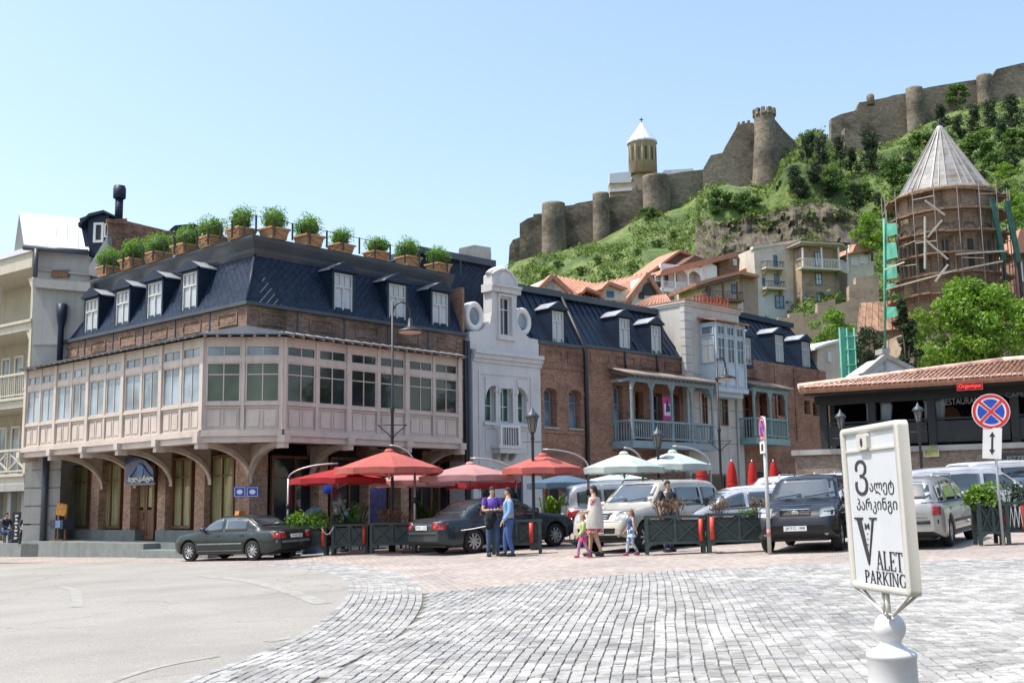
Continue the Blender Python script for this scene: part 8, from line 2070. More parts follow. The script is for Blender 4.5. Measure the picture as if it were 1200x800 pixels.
# ================================================================== lamps and street signs
def streetlamp(px,ybase,ytop,Y,label,reach,yh,side=1):
    p = at(px,ybase,Y); zg_ = gz(p.x,p.y); zt = at(px,ytop,Y).z; zh_ = at(px,yh,Y).z; M = Matrix.Translation((p.x,p.y,zg_)); t = thing('street_lamp',label,'street lamp',M); H_ = zt-zg_
    mb = MB(); mb.lathe([(.11,0),(.11,.35),(.075,.45),(.07,1.0),(.052,1.1),(.048,H_*.55),(.07,H_*.555),(.07,H_*.57),(.042,H_*.58),(.036,H_)],(0,0,0),12); part('pole',mb,M_dark,t,M)
    r = reach*Y/FPX; n = 10; h0 = H_-r*.75; pts = [(0,0,h0)]+[(r/2-r/2*cos(pi*i/n),0,h0+r*.75*sin(pi*i/n)) for i in range(n+1)]; zl_ = zh_-zg_; pts.append((r,0,zl_+.25)); mb = MB(); mb.tube(pts,.028,8); part('swan_neck',mb,M_dark,t,M)
    mb = MB(); mb.lathe([(.42,0),(.38,.07),(.16,.15),(.09,.2),(.07,.42),(.03,.46)],(r,0,zl_-.1),16); part('lamp_head',mb,M_dark,t,M); mb = MB(); mb.lathe([(.4,.012),(.3,-.03),(.001,-.05)][::-1],(r,0,zl_-.1),16); part('reflector',mb,mat('lamp_reflector',(.6,.45,.38),.5),t,M)
    mb = MB(); zc = H_*.5
    for s in (-1,1): mb.tube([(0,0,zc-.45),(s*.1,0,zc-.3),(s*.42,0,zc-.02),(s*.46,0,zc+.02)],.018,6); mb.tube([(0,0,zc),(s*.44,0,zc)],.014,6)
    part('scroll_bracket',mb,M_dark,t,M)
    return t
streetlamp(459.5,650,354,35.7,'tall black swan-neck street lamp in front of the right part of the hotel',21,386)
streetlamp(846.5,600,419,44.5,'black swan-neck street lamp in front of the cream plaster house',10,441)
M_lant = glassmat('lantern_glass',(.28,.27,.24),.12)
def lantern(px,ytop,ybot,Y,label,base=None,arms=True):
    p = at(px,ybot,Y); zg_ = gz(p.x,p.y); M = Matrix.Translation((p.x,p.y,zg_)); t = thing('lantern',label,'street lamp',M); zt = at(px,ytop,Y).z-zg_; zb = at(px,ybot,Y).z-zg_; h_ = zt-zb; k = h_
    mb = MB(); mb.lathe([(.12,0),(.12,.3),(.07,.4),(.05,.6),(.038,zb-.25),(.06,zb-.2),(.04,zb-.1),(.06,zb-.03),(.09,zb)],(0,0,0),10); part('pole',mb,M_dark,t,M)
    for i in range(6): a0 = 2*pi*i/6; a1 = 2*pi*(i+1)/6; mb = MB(); r0,r1 = .10*k/.9,.20*k/.9; mb.add([(r0*cos(a0),r0*sin(a0),zb+.02),(r0*cos(a1),r0*sin(a1),zb+.02),(r1*cos(a1),r1*sin(a1),zb+h_*.58),(r1*cos(a0),r1*sin(a0),zb+h_*.58)],[(0,1,2,3),(3,2,1,0)]); part('pane',mb,M_lant,t,M); mb = MB(); mb.bar((r0*1.03*cos(a0),r0*1.03*sin(a0),zb),(r1*1.03*cos(a0),r1*1.03*sin(a0),zb+h_*.6),.016); part('lantern_bar',mb,M_dark,t,M)
    mb = MB(); mb.lathe([(r1*1.25,zb+h_*.57),(r1*1.28,zb+h_*.61),(r1*.85,zb+h_*.74),(r1*.35,zb+h_*.82),(r1*.3,zb+h_*.9),(r1*.12,zb+h_*.93),(.01,zt)],(0,0,0),12); part('hood',mb,M_slate,t,M)
    if arms: mb = MB(); mb.tube([(-.28,0,zb-.28),(.28,0,zb-.28)],.012,6); part('ladder_bar',mb,M_dark,t,M)
lantern(624,476,506,32.5,'cast iron lantern on a post in front of the gabled house'); lantern(771,499,525,33.5,'cast iron lantern in front of the timber balcony')
lantern(985.5,479,503,35.5,'cast iron lantern behind the left edge of the valet sign'); lantern(1076.5,471,495,34.5,'cast iron lantern right of the valet sign, before the restaurant')
M_blue = mat('sign_blue',(.02,.07,.42),.4,var=.05); M_sred = mat('sign_red',(.62,.03,.03),.4,var=.05); M_galv = mat('galvanised',(.40,.41,.42),.5,var=.12)
def nostop(t,fr,cx,cz,r):
    y = -.03; mb = MB(); n = 28; mb.prism([(cx+r*cos(2*pi*i/n),cz+r*sin(2*pi*i/n)) for i in range(n)],y-.02,y,'y'); d_ = part('disc',mb,M_white,t,fr)
    for (a,b,mm,o) in ((.955,.80,M_sred,.004),):
        mb = MB()
        for i in range(n): t0,t1 = 2*pi*i/n,2*pi*(i+1)/n; mb.prism([(cx+r*a*cos(t0),cz+r*a*sin(t0)),(cx+r*a*cos(t1),cz+r*a*sin(t1)),(cx+r*b*cos(t1),cz+r*b*sin(t1)),(cx+r*b*cos(t0),cz+r*b*sin(t0))],y-.02-o,y-.0202,'y')
        part('red_ring',mb,mm,d_,fr)
    for q in range(4):
        a0 = pi/4+q*pi/2+.19; a1 = pi/4+(q+1)*pi/2-.19; pts = [(cx+.16*r*cos((a0+a1)/2),cz+.16*r*sin((a0+a1)/2))]+[(cx+.70*r*cos(a0+(a1-a0)*i/8),cz+.70*r*sin(a0+(a1-a0)*i/8)) for i in range(9)]; mb = MB(); mb.prism(pts,y-.024,y-.0203,'y'); part('blue_quadrant',mb,M_blue,d_,fr)
    for s in (-1,1): mb = MB(); c_,s_ = cos(pi/4*s),sin(pi/4*s); w_ = .07*r; L_ = .80*r; mb.prism([(cx+L_*c_-w_*s_,cz+L_*s_+w_*c_),(cx-L_*c_-w_*s_,cz-L_*s_+w_*c_),(cx-L_*c_+w_*s_,cz-L_*s_-w_*c_),(cx+L_*c_+w_*s_,cz+L_*s_-w_*c_)],y-.0255-(.0005*s),y-.0242,'y'); part('red_bar',mb,M_sred,d_,fr)
b_ = at(1176,638,24.8); FS1 = Fr((b_.x,b_.y,gz(b_.x,b_.y)),108)
t = thing('no_stopping_sign','round blue and red no stopping sign with an arrow plate on a pole','road sign',FS1)
cz = FS1.z(1170,482); r_ = 21*24.8/FPX
mb = MB(); mb.tube([(0,0,0),(-.04,0,cz+.1)],.028,8); part('pole',mb,M_galv,t,FS1)
nostop(t,FS1,-.06,cz,r_)
F2_ = Fr(FS1.w(-.03,-.035,0),112); zz = FS1.z(1168,519); M2 = F2_.M @ Matrix.Translation((-.05,0,zz)) @ Matrix.Rotation(R(5),4,'Y')
mb = MB(); mb.box(-.19,.19,-.02,0,-.335,.335); pt = part('arrow_plate',mb,M_white,t,M2)
mb = MB(); mb.box(-.02,.02,-.025,-.0202,-.17,.17)
for s in (-1,1): mb.prism([(-.06,s*.14),(.06,s*.14),(0,s*.25)],-.0248,-.0203,'y')
part('arrow',mb,M_black,pt,M2)
b_ = at(902,648,25.6); FS2 = Fr((b_.x,b_.y,gz(b_.x,b_.y)),177)
t = thing('road_sign','white painted pole with a no stopping disc seen almost edge-on','road sign',FS2)
zt_ = at(897,488,25.6).z; mb = MB(); mb.tube([(0,0,0),(.0,0,zt_-FS2.o.z)],.045,10); mp_ = part('pole',mb,mat('old_white_pole',(.50,.49,.47),.6,stain=.4),t,FS2)
def fz(y): return at(898,y,25.6).z-gz(b_.x,b_.y)
nostop(t,FS2,0,fz(502),.28); mb = MB(); mb.box(-.2,.2,-.06,-.045,fz(531),fz(517)); k_ = part('plate',mb,M_white,t,FS2); mb = MB(); mb.box(-.08,.08,-.064,-.0602,fz(528),fz(520)); part('plate_symbol',mb,M_black,k_,FS2)
for y in (560,590,620): mb = MB(); mb.lathe([(.047,fz(y+8)),(.047,fz(y))],(0,0,0),10); part('red_band',mb,mat('faded_red',(.55,.25,.22),.6),mp_,FS2) if y == 620 else None
# hotel signs: ornamental blue sign over the door, two small plaques
M_sblue = mat('enamel_blue',(.035,.05,.16),.35,var=.5,scale=6,coat=.3); M_lblue = mat('enamel_light_blue',(.10,.17,.32),.4,var=.3,scale=8)
YS = .25; hs_ = thing('hotel_sign','dark blue ornamental shop sign with white lettering hanging over the hotel door','sign',FL)
mb = MB(); mb.prism(FL.poly([(147,569),(147,536),(160,535.5),(171,540),(179,549),(181,568)],YS),YS,YS+.05,'y'); part('board',mb,M_sblue,hs_,FL)
mb = MB(); e_ = [FL.px(*p,YS-.02) for p in ((150,560),(155,554),(159,547),(163,543),(168,546),(172,553),(178,559))]; mb.tube([(a,YS-.02,b) for a,b in e_],.045,6); part('scroll_line',mb,M_lblue,hs_,FL)
mb = MB(); c_ = FL.px(164,551,YS-.02); mb.prism([(c_[0]+.22*cos(i*pi/8),c_[1]+.33*sin(i*pi/8)) for i in range(16)],YS-.02,YS-.002,'y'); part('medallion',mb,M_lblue,hs_,FL)
mb = MB(); a,b = FL.px(149,569.5,YS-.05),FL.px(181,569.5,YS-.05); z_ = FL.z(165,566.5,YS-.05); mb.box(a[0],b[0],YS-.06,YS-.002,z_-.03,z_+.0); part('light_bar',mb,M_stonepale,hs_,FL)
text('lettering','ბელკანტო',.3,M_white,hs_,FL.M @ Matrix.Translation(((a[0]+b[0])/2,YS-.06,z_+.16)),.02,.004,((b[0]-a[0])*.9,.25))
for i,(px_,lab) in enumerate(((281,'left'),(296,'right'))):
    q = at(px_,576,38.2); fq = Fr((q.x,q.y,q.z),88); t = thing('street_plaque','small blue enamel plaque on the corner pier, the %s of two' % lab,'plaque',fq)
    mb = MB(); mb.box(-.19,.19,-.02,.0,-.17,.17); part('plate',mb,M_blue,t,fq); mb = MB(); mb.prism([(.1*cos(j*pi/8),.08*sin(j*pi/8)) for j in range(16)],-.026,-.0202,'y'); part('oval',mb,M_white,t,fq); mb = MB(); mb.frame(-.17,.17,-.15,.15,-.025,-.0203,.012); part('border',mb,M_white,t,fq)
# restaurant lettering
M_wl = mat('pale_lettering',(.20,.215,.215),.6)
q = rt_; f = FRs
def rtext(s,a,b,ya,yb,y,m,par=rt_,name='lettering',bold=0):
    x0,z1 = f.px(a,ya,y); x1,z0 = f.px(b,yb,y); z1 = f.z((a+b)/2,ya,y); z0 = f.z((a+b)/2,yb,y); text(name,s,.3,m,par,f.M @ Matrix.Translation(((x0+x1)/2,y,(z0+z1)/2)),.01,bold,(x1-x0,z1-z0))
rtext('RESTAURANT',1103,1153,466,473.5,-.02,M_wl)
rtext('CAFE',1178,1200,460,465,-.02,M_wl)
m,nt,bs = newmat('red_neon'); bs.inputs['Base Color'].default_value = (.6,.02,.02,1); bs.inputs['Emission Color'].default_value = (1,.04,.02,1); bs.inputs['Emission Strength'].default_value = .8; M_neon = m
NY = -1.06; x0,z1 = f.px(1121,449,NY); x1,z0 = f.px(1152,456,NY); ns_ = thing('neon_sign','small glowing red script sign hung under the restaurant eave','sign',f)
z1,z0 = f.z(1136,448,NY),f.z(1136,457,NY)
mb = MB(); mb.box(x0,x1,NY,NY+.05,z0,z1); part('backing',mb,M_dark,ns_,f)
mb = MB(); mb.frame(x0,x1,z0,z1,NY-.012,NY-.001,.03); part('neon_border',mb,M_sred,ns_,f)
text('neon_script','Organique',.3,M_neon,ns_,f.M @ Matrix.Translation(((x0+x1)/2,NY-.02,(z0+z1)/2)),.012,.006,((x1-x0)*.86,(z1-z0)*.66))
x0,x1 = f.u(1083,525,-.3),f.u(1099,525,-.3); z0 = f.z(1090,534,-.3); k = thing('shop_sign','green and yellow sign with a scrolled top left of the arch','sign',f); mb = MB(); mb.prism([(x0,z0),(x1,z0),(x1,z0+.22),((x0+x1)/2+.1,z0+.42),((x0+x1)/2-.15,z0+.26),(x0,z0+.2)],-.3,-.25,'y'); part('board',mb,mat('sign_olive',(.22,.25,.06),.5,var=.3),k,f); mb = MB(); mb.frame(x0-.03,x1+.03,z0-.03,z0+.25,-.32,-.302,.03); part('scroll_frame',mb,M_stonepale,k,f)
x0,x1 = f.u(1172,535,-.3),f.u(1200,535,-.3); z0,z1 = f.z(1190,545,-.3),f.z(1190,530,-.3); k = thing('dark_sign','black sign with pale lettering under the terrace at the right edge','sign',f); mb = MB(); mb.box(x0,x1+1,-.3,-.25,z0,z1); part('board',mb,M_dark,k,f); text('lettering','PIZZERIA',.3,M_wl,k,f.M @ Matrix.Translation(((x0+x1)/2+.3,-.305,(z0*.45+z1*.55))),.008,.003,((x1-x0)*1.2,(z1-z0)*.36)); text('lettering','RESTAURANT',.3,M_wl,k,f.M @ Matrix.Translation(((x0+x1)/2+.3,-.305,z0+(z1-z0)*.18)),.008,0,((x1-x0)*1.2,(z1-z0)*.18))
# ================================================================== cafe odds and ends
def gm(px,py,Y): p = at(px,py,Y); return Matrix.Translation((p.x,p.y,gz(p.x,p.y)))
Mx = gm(335,620,36.8); t = thing('ice_cream_freezer','light blue chest freezer behind the taxi boot','freezer',Mx); mb = MB(); mb.box(-.6,.6,-.32,.32,.1,.85); part('cabinet',mb,mat('freezer_blue',(.12,.35,.55),.4),t,Mx); mb = MB(); mb.box(-.58,.58,-.3,.3,.853,.93); part('lid',mb,M_glassb,t,Mx)
Mx = gm(368,620,36.9); t = thing('round_board','round-topped blue advertising board behind the bright bush','board',Mx); mb = MB(); mb.prism([(-.36,0),(.36,0),(.36,1.1)]+[(.36*cos(pi*i/10),1.1+.36*sin(pi*i/10)) for i in range(11)]+[(-.36,1.1)],-.03,.03,'y'); part('panel',mb,mat('board_blue',(.06,.14,.36),.5,var=.3),t,Mx)
for r_ in (.28,.2,.12):
    mb = MB(); n = 20
    for i in range(n): t0,t1 = 2*pi*i/n,2*pi*(i+1)/n; mb.prism([(r_*cos(t0),1.1+r_*sin(t0)),(r_*cos(t1),1.1+r_*sin(t1)),((r_-.03)*cos(t1),1.1+(r_-.03)*sin(t1)),((r_-.03)*cos(t0),1.1+(r_-.03)*sin(t0))],-.036,-.031,'y')
    part('printed_ring',mb,M_lblue,t,Mx)
Mx = gm(443,620,38); t = thing('menu_board','tall dark blue menu board in the shade of the terrace','menu board',Mx); mb = MB(); mb.box(-.27,.27,-.03,.03,.55,2.0); part('panel',mb,M_sblue,t,Mx); mb = MB(); mb.box(-.03,.03,-.02,.02,0,.55); mb.box(-.25,.25,-.2,.2,0,.04); part('foot',mb,M_dark,t,Mx)
for i,px_ in enumerate((384,447)): q = at(px_,573,38.3); Mx = Matrix.Translation(q); t = thing('hanging_lantern','small blue hanging lantern under the hotel gallery, the %s one' % ('left','right')[i],'lantern',Mx); mb = MB(); mb.lathe([(.1,-.15),(.17,.0),(.15,.12),(.03,.24)],(0,0,0),8); part('shade',mb,M_blue,t,Mx); mb = MB(); mb.tube([(0,0,.2),(0,0,1.2)],.01,5); part('cord',mb,M_dark,t,Mx)
rk = random.Random(77); tk = 0
M_cloth = mat('table_cloth_red',(.30,.03,.035),.8); M_chair = mat('wicker_dark',(.10,.065,.045),.8,var=.3)
def cafetable(px,Y,label):
    Mx = gm(px,620,Y); t = thing('cafe_table',label,'table',Mx,'cafe tables under the parasols'); mb = MB(); mb.box(-.4,.4,-.4,.4,.72,.76); mb.box(-.42,.42,-.42,.42,.50,.715); part('cloth',mb,M_cloth,t,Mx); mb = MB(); mb.tube([(0,0,0),(0,0,.5)],.035,8); part('leg',mb,M_dark,t,Mx)
def cafechair(px,Y,rz,label):
    Mx = gm(px,620,Y) @ Matrix.Rotation(rz,4,'Z'); t = thing('cafe_chair',label,'chair',Mx,'cafe chairs under the parasols'); mb = MB(); mb.box(-.24,.24,-.22,.24,.42,.47); part('seat',mb,M_chair,t,Mx); mb = MB(); mb.box(-.24,.24,.22,.27,.475,.92); part('backrest',mb,M_chair,t,Mx)
    for x in (-.2,.2):
        for y in (-.18,.2): mb = MB(); mb.tube([(x,y,0),(x,y,.42)],.02,6); part('leg',mb,M_dark,t,Mx)
for i,(px_,Y_,la,lb2) in enumerate(((402,37.6,'red clothed cafe table behind the palm-like plant','dark cafe chair behind the palm-like plant'),(470,37.5,'red clothed cafe table behind the dried stalks','dark cafe chair behind the dried stalks'),(520,39,'red clothed cafe table behind the boot of the petrol saloon','dark cafe chair behind the boot of the petrol saloon'),(650,38,'red clothed cafe table under the blue-grey parasol','dark cafe chair under the blue-grey parasol'))):
    cafetable(px_,Y_,la); cafechair(px_+14,Y_+.1,-1.2,lb2)
plant('palm',M_llime,Matrix.Translation(at(648,603,36)+V((0,0,-.9))),22,'yellow-green grassy plant between petrol saloon and people carrier',.8,1.3)
# street stall and gear at the left end of the step
Mx = FL.M @ Matrix.Translation((FL.u(73,620,-.2),-.2,zt1)); t = thing('street_stall','painter stall with an orange picture on a dark easel by the hotel end','stall',Mx)
mb = MB(); mb.box(-.45,.45,-.2,.3,.0,.04); mb.box(-.42,-.36,-.1,-.04,.04,1.0); mb.box(.36,.42,-.1,-.04,.04,1.0); part('easel',mb,M_wood,t,Mx)
mb = MB(); mb.prism([(-.35,1.0),(.42,.95),(.5,1.4),(-.3,1.48)],-.12,-.06,'y'); part('orange_picture',mb,mat('orange_canvas',(.50,.22,.04),.7,var=.4,scale=6),t,Mx)
mb = MB(); mb.box(-.5,.5,-.25,.25,.45,.8); part('draped_cloth',mb,mat('dark_cloth',(.03,.035,.06),.9,var=.4,scale=8),t,Mx)
mb = MB(); mb.box(-.05,.35,-.27,-.252,.5,.78); part('blue_picture',mb,M_lblue,t,Mx)
Mx = FL.M @ Matrix.Translation((FL.u(46,612,-.3),-.3,zt1)); t = thing('white_box','pale box on a stand by the grey stone pier','box',Mx); mb = MB(); mb.box(-.3,.3,-.2,.2,.95,1.35); part('carton',mb,M_white,t,Mx); mb = MB(); mb.box(-.25,.25,-.15,.15,0,.947); part('stand',mb,M_dark,t,Mx)
# ================================================================== people
M_skin = mat('skin',(.50,.31,.22),.6,var=.06,scale=8); M_hair = mat('brown_hair',(.022,.013,.008),.7,var=.3,scale=20); M_hairl = mat('fair_hair',(.26,.16,.085),.7,var=.25,scale=20); M_shoe = mat('dark_shoe',(.02,.02,.022),.5); M_jean = mat('blue_denim',(.055,.10,.20),.85,var=.2,scale=8,stain=.3); M_jean2 = mat('bright_denim',(.05,.10,.26),.85,var=.2,scale=8)
def skin(name,V_,E_,mtl,parent,M,sub=1):
    """V_: name -> (x,y,z,r); skinned surface over the joints"""
    ks = list(V_); me = bpy.data.meshes.new(name); me.from_pydata([V_[k][:3] for k in ks],[(ks.index(a),ks.index(b)) for a,b in E_],[])
    o = bpy.data.objects.new(name,me); COL.objects.link(o); md = o.modifiers.new('s','SKIN'); md.use_smooth_shade = True; sv = me.skin_vertices[0].data if me.skin_vertices else None
    if sv is None: bpy.context.view_layer.objects.active = o
    for i,k in enumerate(ks):
        r = V_[k][3]; sv[i].radius = (r,r) if not isinstance(r,tuple) else r; sv[i].use_root = i == 0
    sb = o.modifiers.new('u','SUBSURF'); sb.levels = sub; sb.render_levels = sub
    bpy.context.view_layer.update(); m2 = bpy.data.meshes.new_from_object(o.evaluated_get(bpy.context.evaluated_depsgraph_get())); bpy.data.objects.remove(o)
    m2.materials.clear(); m2.materials.append(mtl); m2.name = name
    for p in m2.polygons: p.use_smooth = True
    return m2 if parent is None else part(name,m2,None,parent,M)
def joinmesh(me,mb):
    """append plain geometry to a mesh"""
    bm = bmesh.new(); bm.from_mesh(me); vs = [bm.verts.new(p) for p in mb.v]
    for f,s in zip(mb.f,mb.sm):
        try: q = bm.faces.new([vs[i] for i in f]); q.smooth = s
        except ValueError: pass
    bm.to_mesh(me); bm.free(); return me
def person(label,M,H=1.72,pose=None,top=None,bottom=None,hair=None,hairlen=0,skirt=None,shoes=None,child=False,female=False,sleeve='short',extras=None,legs='trousers',robe=None):
    """x = facing direction, y = left; pose overrides joints given as fractions of H"""
    hd = .075 if not child else .095; sh = .128 if not female else .112
    J = dict(hip=(0,0,.53,.080),waist=(0,0,.62,.068),chest=(.01,0,.73,.082),neckb=(0,0,.815,.045),neck=(.005,0,.85,.031),head=(.012,0,.90,.040),
             shl=(0,sh*.85,.80,.036),ell=(-.01,sh*1.25,.635,.026),wrl=(.05,sh*1.25,.50,.017),shr=(0,-sh*.85,.80,.036),elr=(-.01,-sh*1.25,.635,.026),wrr=(.05,-sh*1.25,.50,.017),
             hil=(0,.048,.50,.060),knl=(.015,.052,.28,.036),anl=(-.01,.052,.045,.022),hir=(0,-.048,.50,.060),knr=(.015,-.052,.28,.036),anr=(-.01,-.052,.045,.022))
    for k,v in (pose or {}).items(): J[k] = (*v,J[k][3]) if len(v) == 3 else v
    S = {k: (v[0]*H,v[1]*H,v[2]*H,v[3]*H) for k,v in J.items()}
    t = thing('person',label,'person',M)
    E = [('hip','waist'),('waist','chest'),('chest','neckb'),('neckb','neck'),('neck','head'),('neckb','shl'),('shl','ell'),('ell','wrl'),('neckb','shr'),('shr','elr'),('elr','wrr'),('hip','hil'),('hil','knl'),('knl','anl'),('hip','hir'),('hir','knr'),('knr','anr')]
    B_ = skin('body',S,E,M_skin,None,None)
    mb = MB(); hz_ = S['head'][2]+.028*H; hx,hy = S['head'][0],S['head'][1]; hw = hd*H
    mb.ball((hx,hy,hz_),(hw*.62,hw*.50,hw*.80),14,10); mb.ball((hx+hw*.25,hy,hz_-hw*.42),(hw*.36,hw*.34,hw*.34),10,7)
    mb.add([(hx+hw*.56,hy-hw*.09,hz_-hw*.12),(hx+hw*.56,hy+hw*.09,hz_-hw*.12),(hx+hw*.58,hy,hz_+hw*.14),(hx+hw*.76,hy,hz_-hw*.1)],[(0,3,2),(1,2,3),(0,1,3)])
    for s in (-1,1): mb.ball((hx,hy+s*hw*.5,hz_-hw*.05),(hw*.12,hw*.06,hw*.18),8,6)
    for side,w_,e_ in (('l','wrl','ell'),('r','wrr','elr')):
        w = V(S[w_][:3]); d_ = (w-V(S[e_][:3])).normalized(); hl = .048*H; a_ = d_.cross(V((0,0,1))); a_ = a_.normalized() if a_.length > .1 else V((0,1,0)); c_ = d_.cross(a_)
        mb.ball(w+d_*hl*.5,(hl*.42,hl*.36,hl*.5),8,6)
        for k in range(4): o = a_*(k-1.5)*hl*.24; f0 = w+d_*hl*.8+o; mb.tube([f0,f0+d_*hl*(.5+.12*(k in (1,2)))+c_*hl*.06,f0+d_*hl*(.85+.15*(k in (1,2)))+c_*hl*.25],[hl*.12,hl*.11,hl*.08],5)
        mb.tube([w+d_*hl*.25+a_*hl*.35,w+d_*hl*.6+a_*hl*.62,w+d_*hl*.95+a_*hl*.62],[hl*.14,hl*.12,hl*.09],5)
    joinmesh(B_,mb); body = part('body',B_,None,t,M)
    em = MB()
    for s in (-1,1): em.ball((hx+hw*.555,hy+s*hw*.2,hz_+hw*.06),(hw*.05,hw*.09,hw*.05),8,5)
    part('eyes',em,M_black,body,M); em = MB(); em.ball((hx+hw*.57,hy,hz_-hw*.38),(hw*.05,hw*.16,hw*.035),8,5); part('mouth',em,mat('lips',(.35,.12,.10),.6),body,M)
    g = .012*H
    def gr_(k,add=g,z=None): v = S[k]; return (v[0],v[1],v[2],v[3]+add)
    if top:
        D = {k: gr_(k,g if k != 'neckb' else g*.4) for k in ('hip','waist','chest','neckb','shl','shr')}
        EE = [('waist','hip'),('waist','chest'),('chest','neckb'),('neckb','shl'),('neckb','shr')]
        h_ = S['hip']; D = {'waist': D['waist'],**D}; D['hem'] = (h_[0],h_[1],h_[2]-.06*H,h_[3]*1.2+g); EE.append(('hip','hem'))
        for s in 'lr':
            if sleeve == 'short': a,b = V(S['sh'+s][:3]),V(S['el'+s][:3]); m_ = a.lerp(b,.62); D['sl'+s] = (*m_,S['el'+s][3]*1.05+g*.9); EE.append(('sh'+s,'sl'+s))
            elif sleeve == 'long': D['el'+s] = gr_('el'+s,g*.8); D['wr'+s] = gr_('wr'+s,g*.8); EE += [('sh'+s,'el'+s),('el'+s,'wr'+s)]
        skin('shirt',D,EE,top,t,M)
    if bottom:
        D = {k: gr_(k,g*(.7 if k != 'hip' else -.2)) for k in ('hip','hil','knl','anl','hir','knr','anr')}; skin('trousers',D,[('hip','hil'),('hil','knl'),('knl','anl'),('hip','hir'),('hir','knr'),('knr','anr')],bottom,t,M)
    if skirt:
        mtl,zt_,zb2,r0,r1 = skirt; mb = MB(); mb.smooth = True; n = 24; c0 = V(S['waist'][:3]);
        for i in range(6):
            u = i/5; z = (zt_+(zb2-zt_)*u)*H; r = (r0+(r1-r0)*u)*H
            for j in range(n): a = 2*pi*j/n; rr_ = r*(1+.07*u*sin(a*7)); mb.v.append((rr_*cos(a)*.8+S['hip'][0]*(1-u),rr_*sin(a),z))
        for i in range(5):
            for j in range(n): mb._f([(i+1)*n+j,(i+1)*n+(j+1) % n,i*n+(j+1) % n,i*n+j])
        part('skirt',mb,mtl,t,M)
    if robe:
        mtl,zt_,zb2,r0,r1 = robe; mb = MB(); mb.smooth = True; n = 20
        for i in range(8):
            u = i/7; z = (zt_+(zb2-zt_)*u)*H; r = (r0+(r1-r0)*u+.02*sin(u*pi))*H
            for j in range(n+1): a = R(35)+R(290)*j/n; mb.v.append((r*cos(a)*.82+.0*H,r*sin(a)*(1.15-.1*u),z))
        for i in range(7):
            for j in range(n): mb._f([(i+1)*(n+1)+j,(i+1)*(n+1)+j+1,i*(n+1)+j+1,i*(n+1)+j])
        part('cardigan',mb,mtl,t,M)
    hr = MB(); hm = hair or M_hair
    hr.ball((hx-hw*.05,hy,hz_+hw*.16),(hw*.69,hw*.57,hw*.80),16,12,.12,3)
    # keep the face free: squash the front of the hair cap upward
    hr.v = [(x,y,z) if x < hx+hw*.18 or z > hz_+hw*.30 else (hx+hw*.12+(x-hx-hw*.12)*.25,y*1.0,max(z,hz_-hw*.1)) for x,y,z in hr.v]
    if hairlen: hr.tube([(hx-hw*.5,hy,hz_+hw*.2),(hx-hw*.72,hy,hz_-hw*.3),(hx-hw*.62,hy,hz_-hw*.3-hairlen*H)],[hw*.3,hw*.28,hw*.12],8)
    part('hair',hr,hm,t,M)
    for s in 'lr':
        a = S['an'+s]; mb = MB(); mb.ball((a[0]+.035*H,a[1],max(.03*H,a[2]-.015*H)),(.072*H,.028*H,.03*H),12,7); mb.box(a[0]-.035*H,a[0]+.09*H,a[1]-.024*H,a[1]+.024*H,a[2]-.045*H,a[2]-.034*H); part('shoe',mb,shoes or M_shoe,t,M)
    return t,S
def pm(px,py,Y,face): p = at(px,py,Y); return Matrix.Translation((p.x,p.y,gz(p.x,p.y)+.012)) @ Matrix.Rotation(heading(face),4,'Z')
M_purple = mat('purple_cotton',(.13,.06,.36),.85,var=.12,scale=10); M_sweat = mat('pale_blue_wool',(.20,.34,.55),.9,var=.12,scale=14); M_lime = mat('lime_cotton',(.42,.52,.20),.85); M_pinks = mat('pink_cotton',(.52,.06,.16),.8); M_lav = mat('lilac_leggings',(.42,.20,.34),.85); M_card = mat('beige_knit',(.60,.56,.50),.9,var=.1,scale=12,bump=.5)
m,nt,bs = newmat('floral_print'); vr = N(nt,'ShaderNodeTexVoronoi'); vr.inputs['Scale'].default_value = 15; nt.links.new(coord(nt),vr.inputs['Vector']); nt.links.new(ramp(nt,vr.outputs['Distance'],[(.28,(.60,.05,.05)),(.42,(.62,.50,.46)),(.6,(.42,.03,.05))]),bs.inputs['Base Color']); bs.inputs['Roughness'].default_value = .8; M_floral = m
m,nt,bs = newmat('blue_pattern'); vr = N(nt,'ShaderNodeTexVoronoi'); vr.inputs['Scale'].default_value = 10; nt.links.new(coord(nt),vr.inputs['Vector']); nt.links.new(ramp(nt,vr.outputs['Distance'],[(.3,(.10,.20,.40)),(.5,(.45,.52,.60))]),bs.inputs['Base Color']); M_bpat = m
p1,S1 = person('man in a purple shirt and jeans holding a black jacket, facing the camera',pm(577,652,30.2,160),1.80,dict(ell=(.03,.15,.65),wrl=(.15,.05,.665),elr=(.03,-.15,.65),wrr=(.15,-.03,.66),anl=(-.01,.085,.045),knl=(.01,.075,.28),anr=(.0,-.06,.045)),M_purple,M_jean,M_hair)
MJ = WM[p1.name]; bj = thing('black_jacket','black jacket draped over the forearm of the man in purple','jacket',MJ @ Matrix.Translation((.27,-.05,.8))); mb = MB(); mb.ball((.24,-.12,.98),(.08,.13,.2),14,10,.6,4); mb.ball((.22,-.16,.8),(.06,.1,.13),10,8,.6,6); part('cloth',mb,mat('black_cloth',(.015,.015,.017),.9,var=.4),bj,MJ)
person('woman in a pale blue sweater and jeans talking to the man in purple',pm(597,653,29.7,262),1.76,dict(ell=(.0,.135,.64),wrl=(.09,.12,.52),elr=(0,-.135,.64),wrr=(.08,-.12,.50),anl=(-.05,.05,.045),anr=(.05,-.05,.045),knr=(.05,-.05,.28)),M_sweat,M_jean2,M_hair,.03,sleeve='long',female=True)
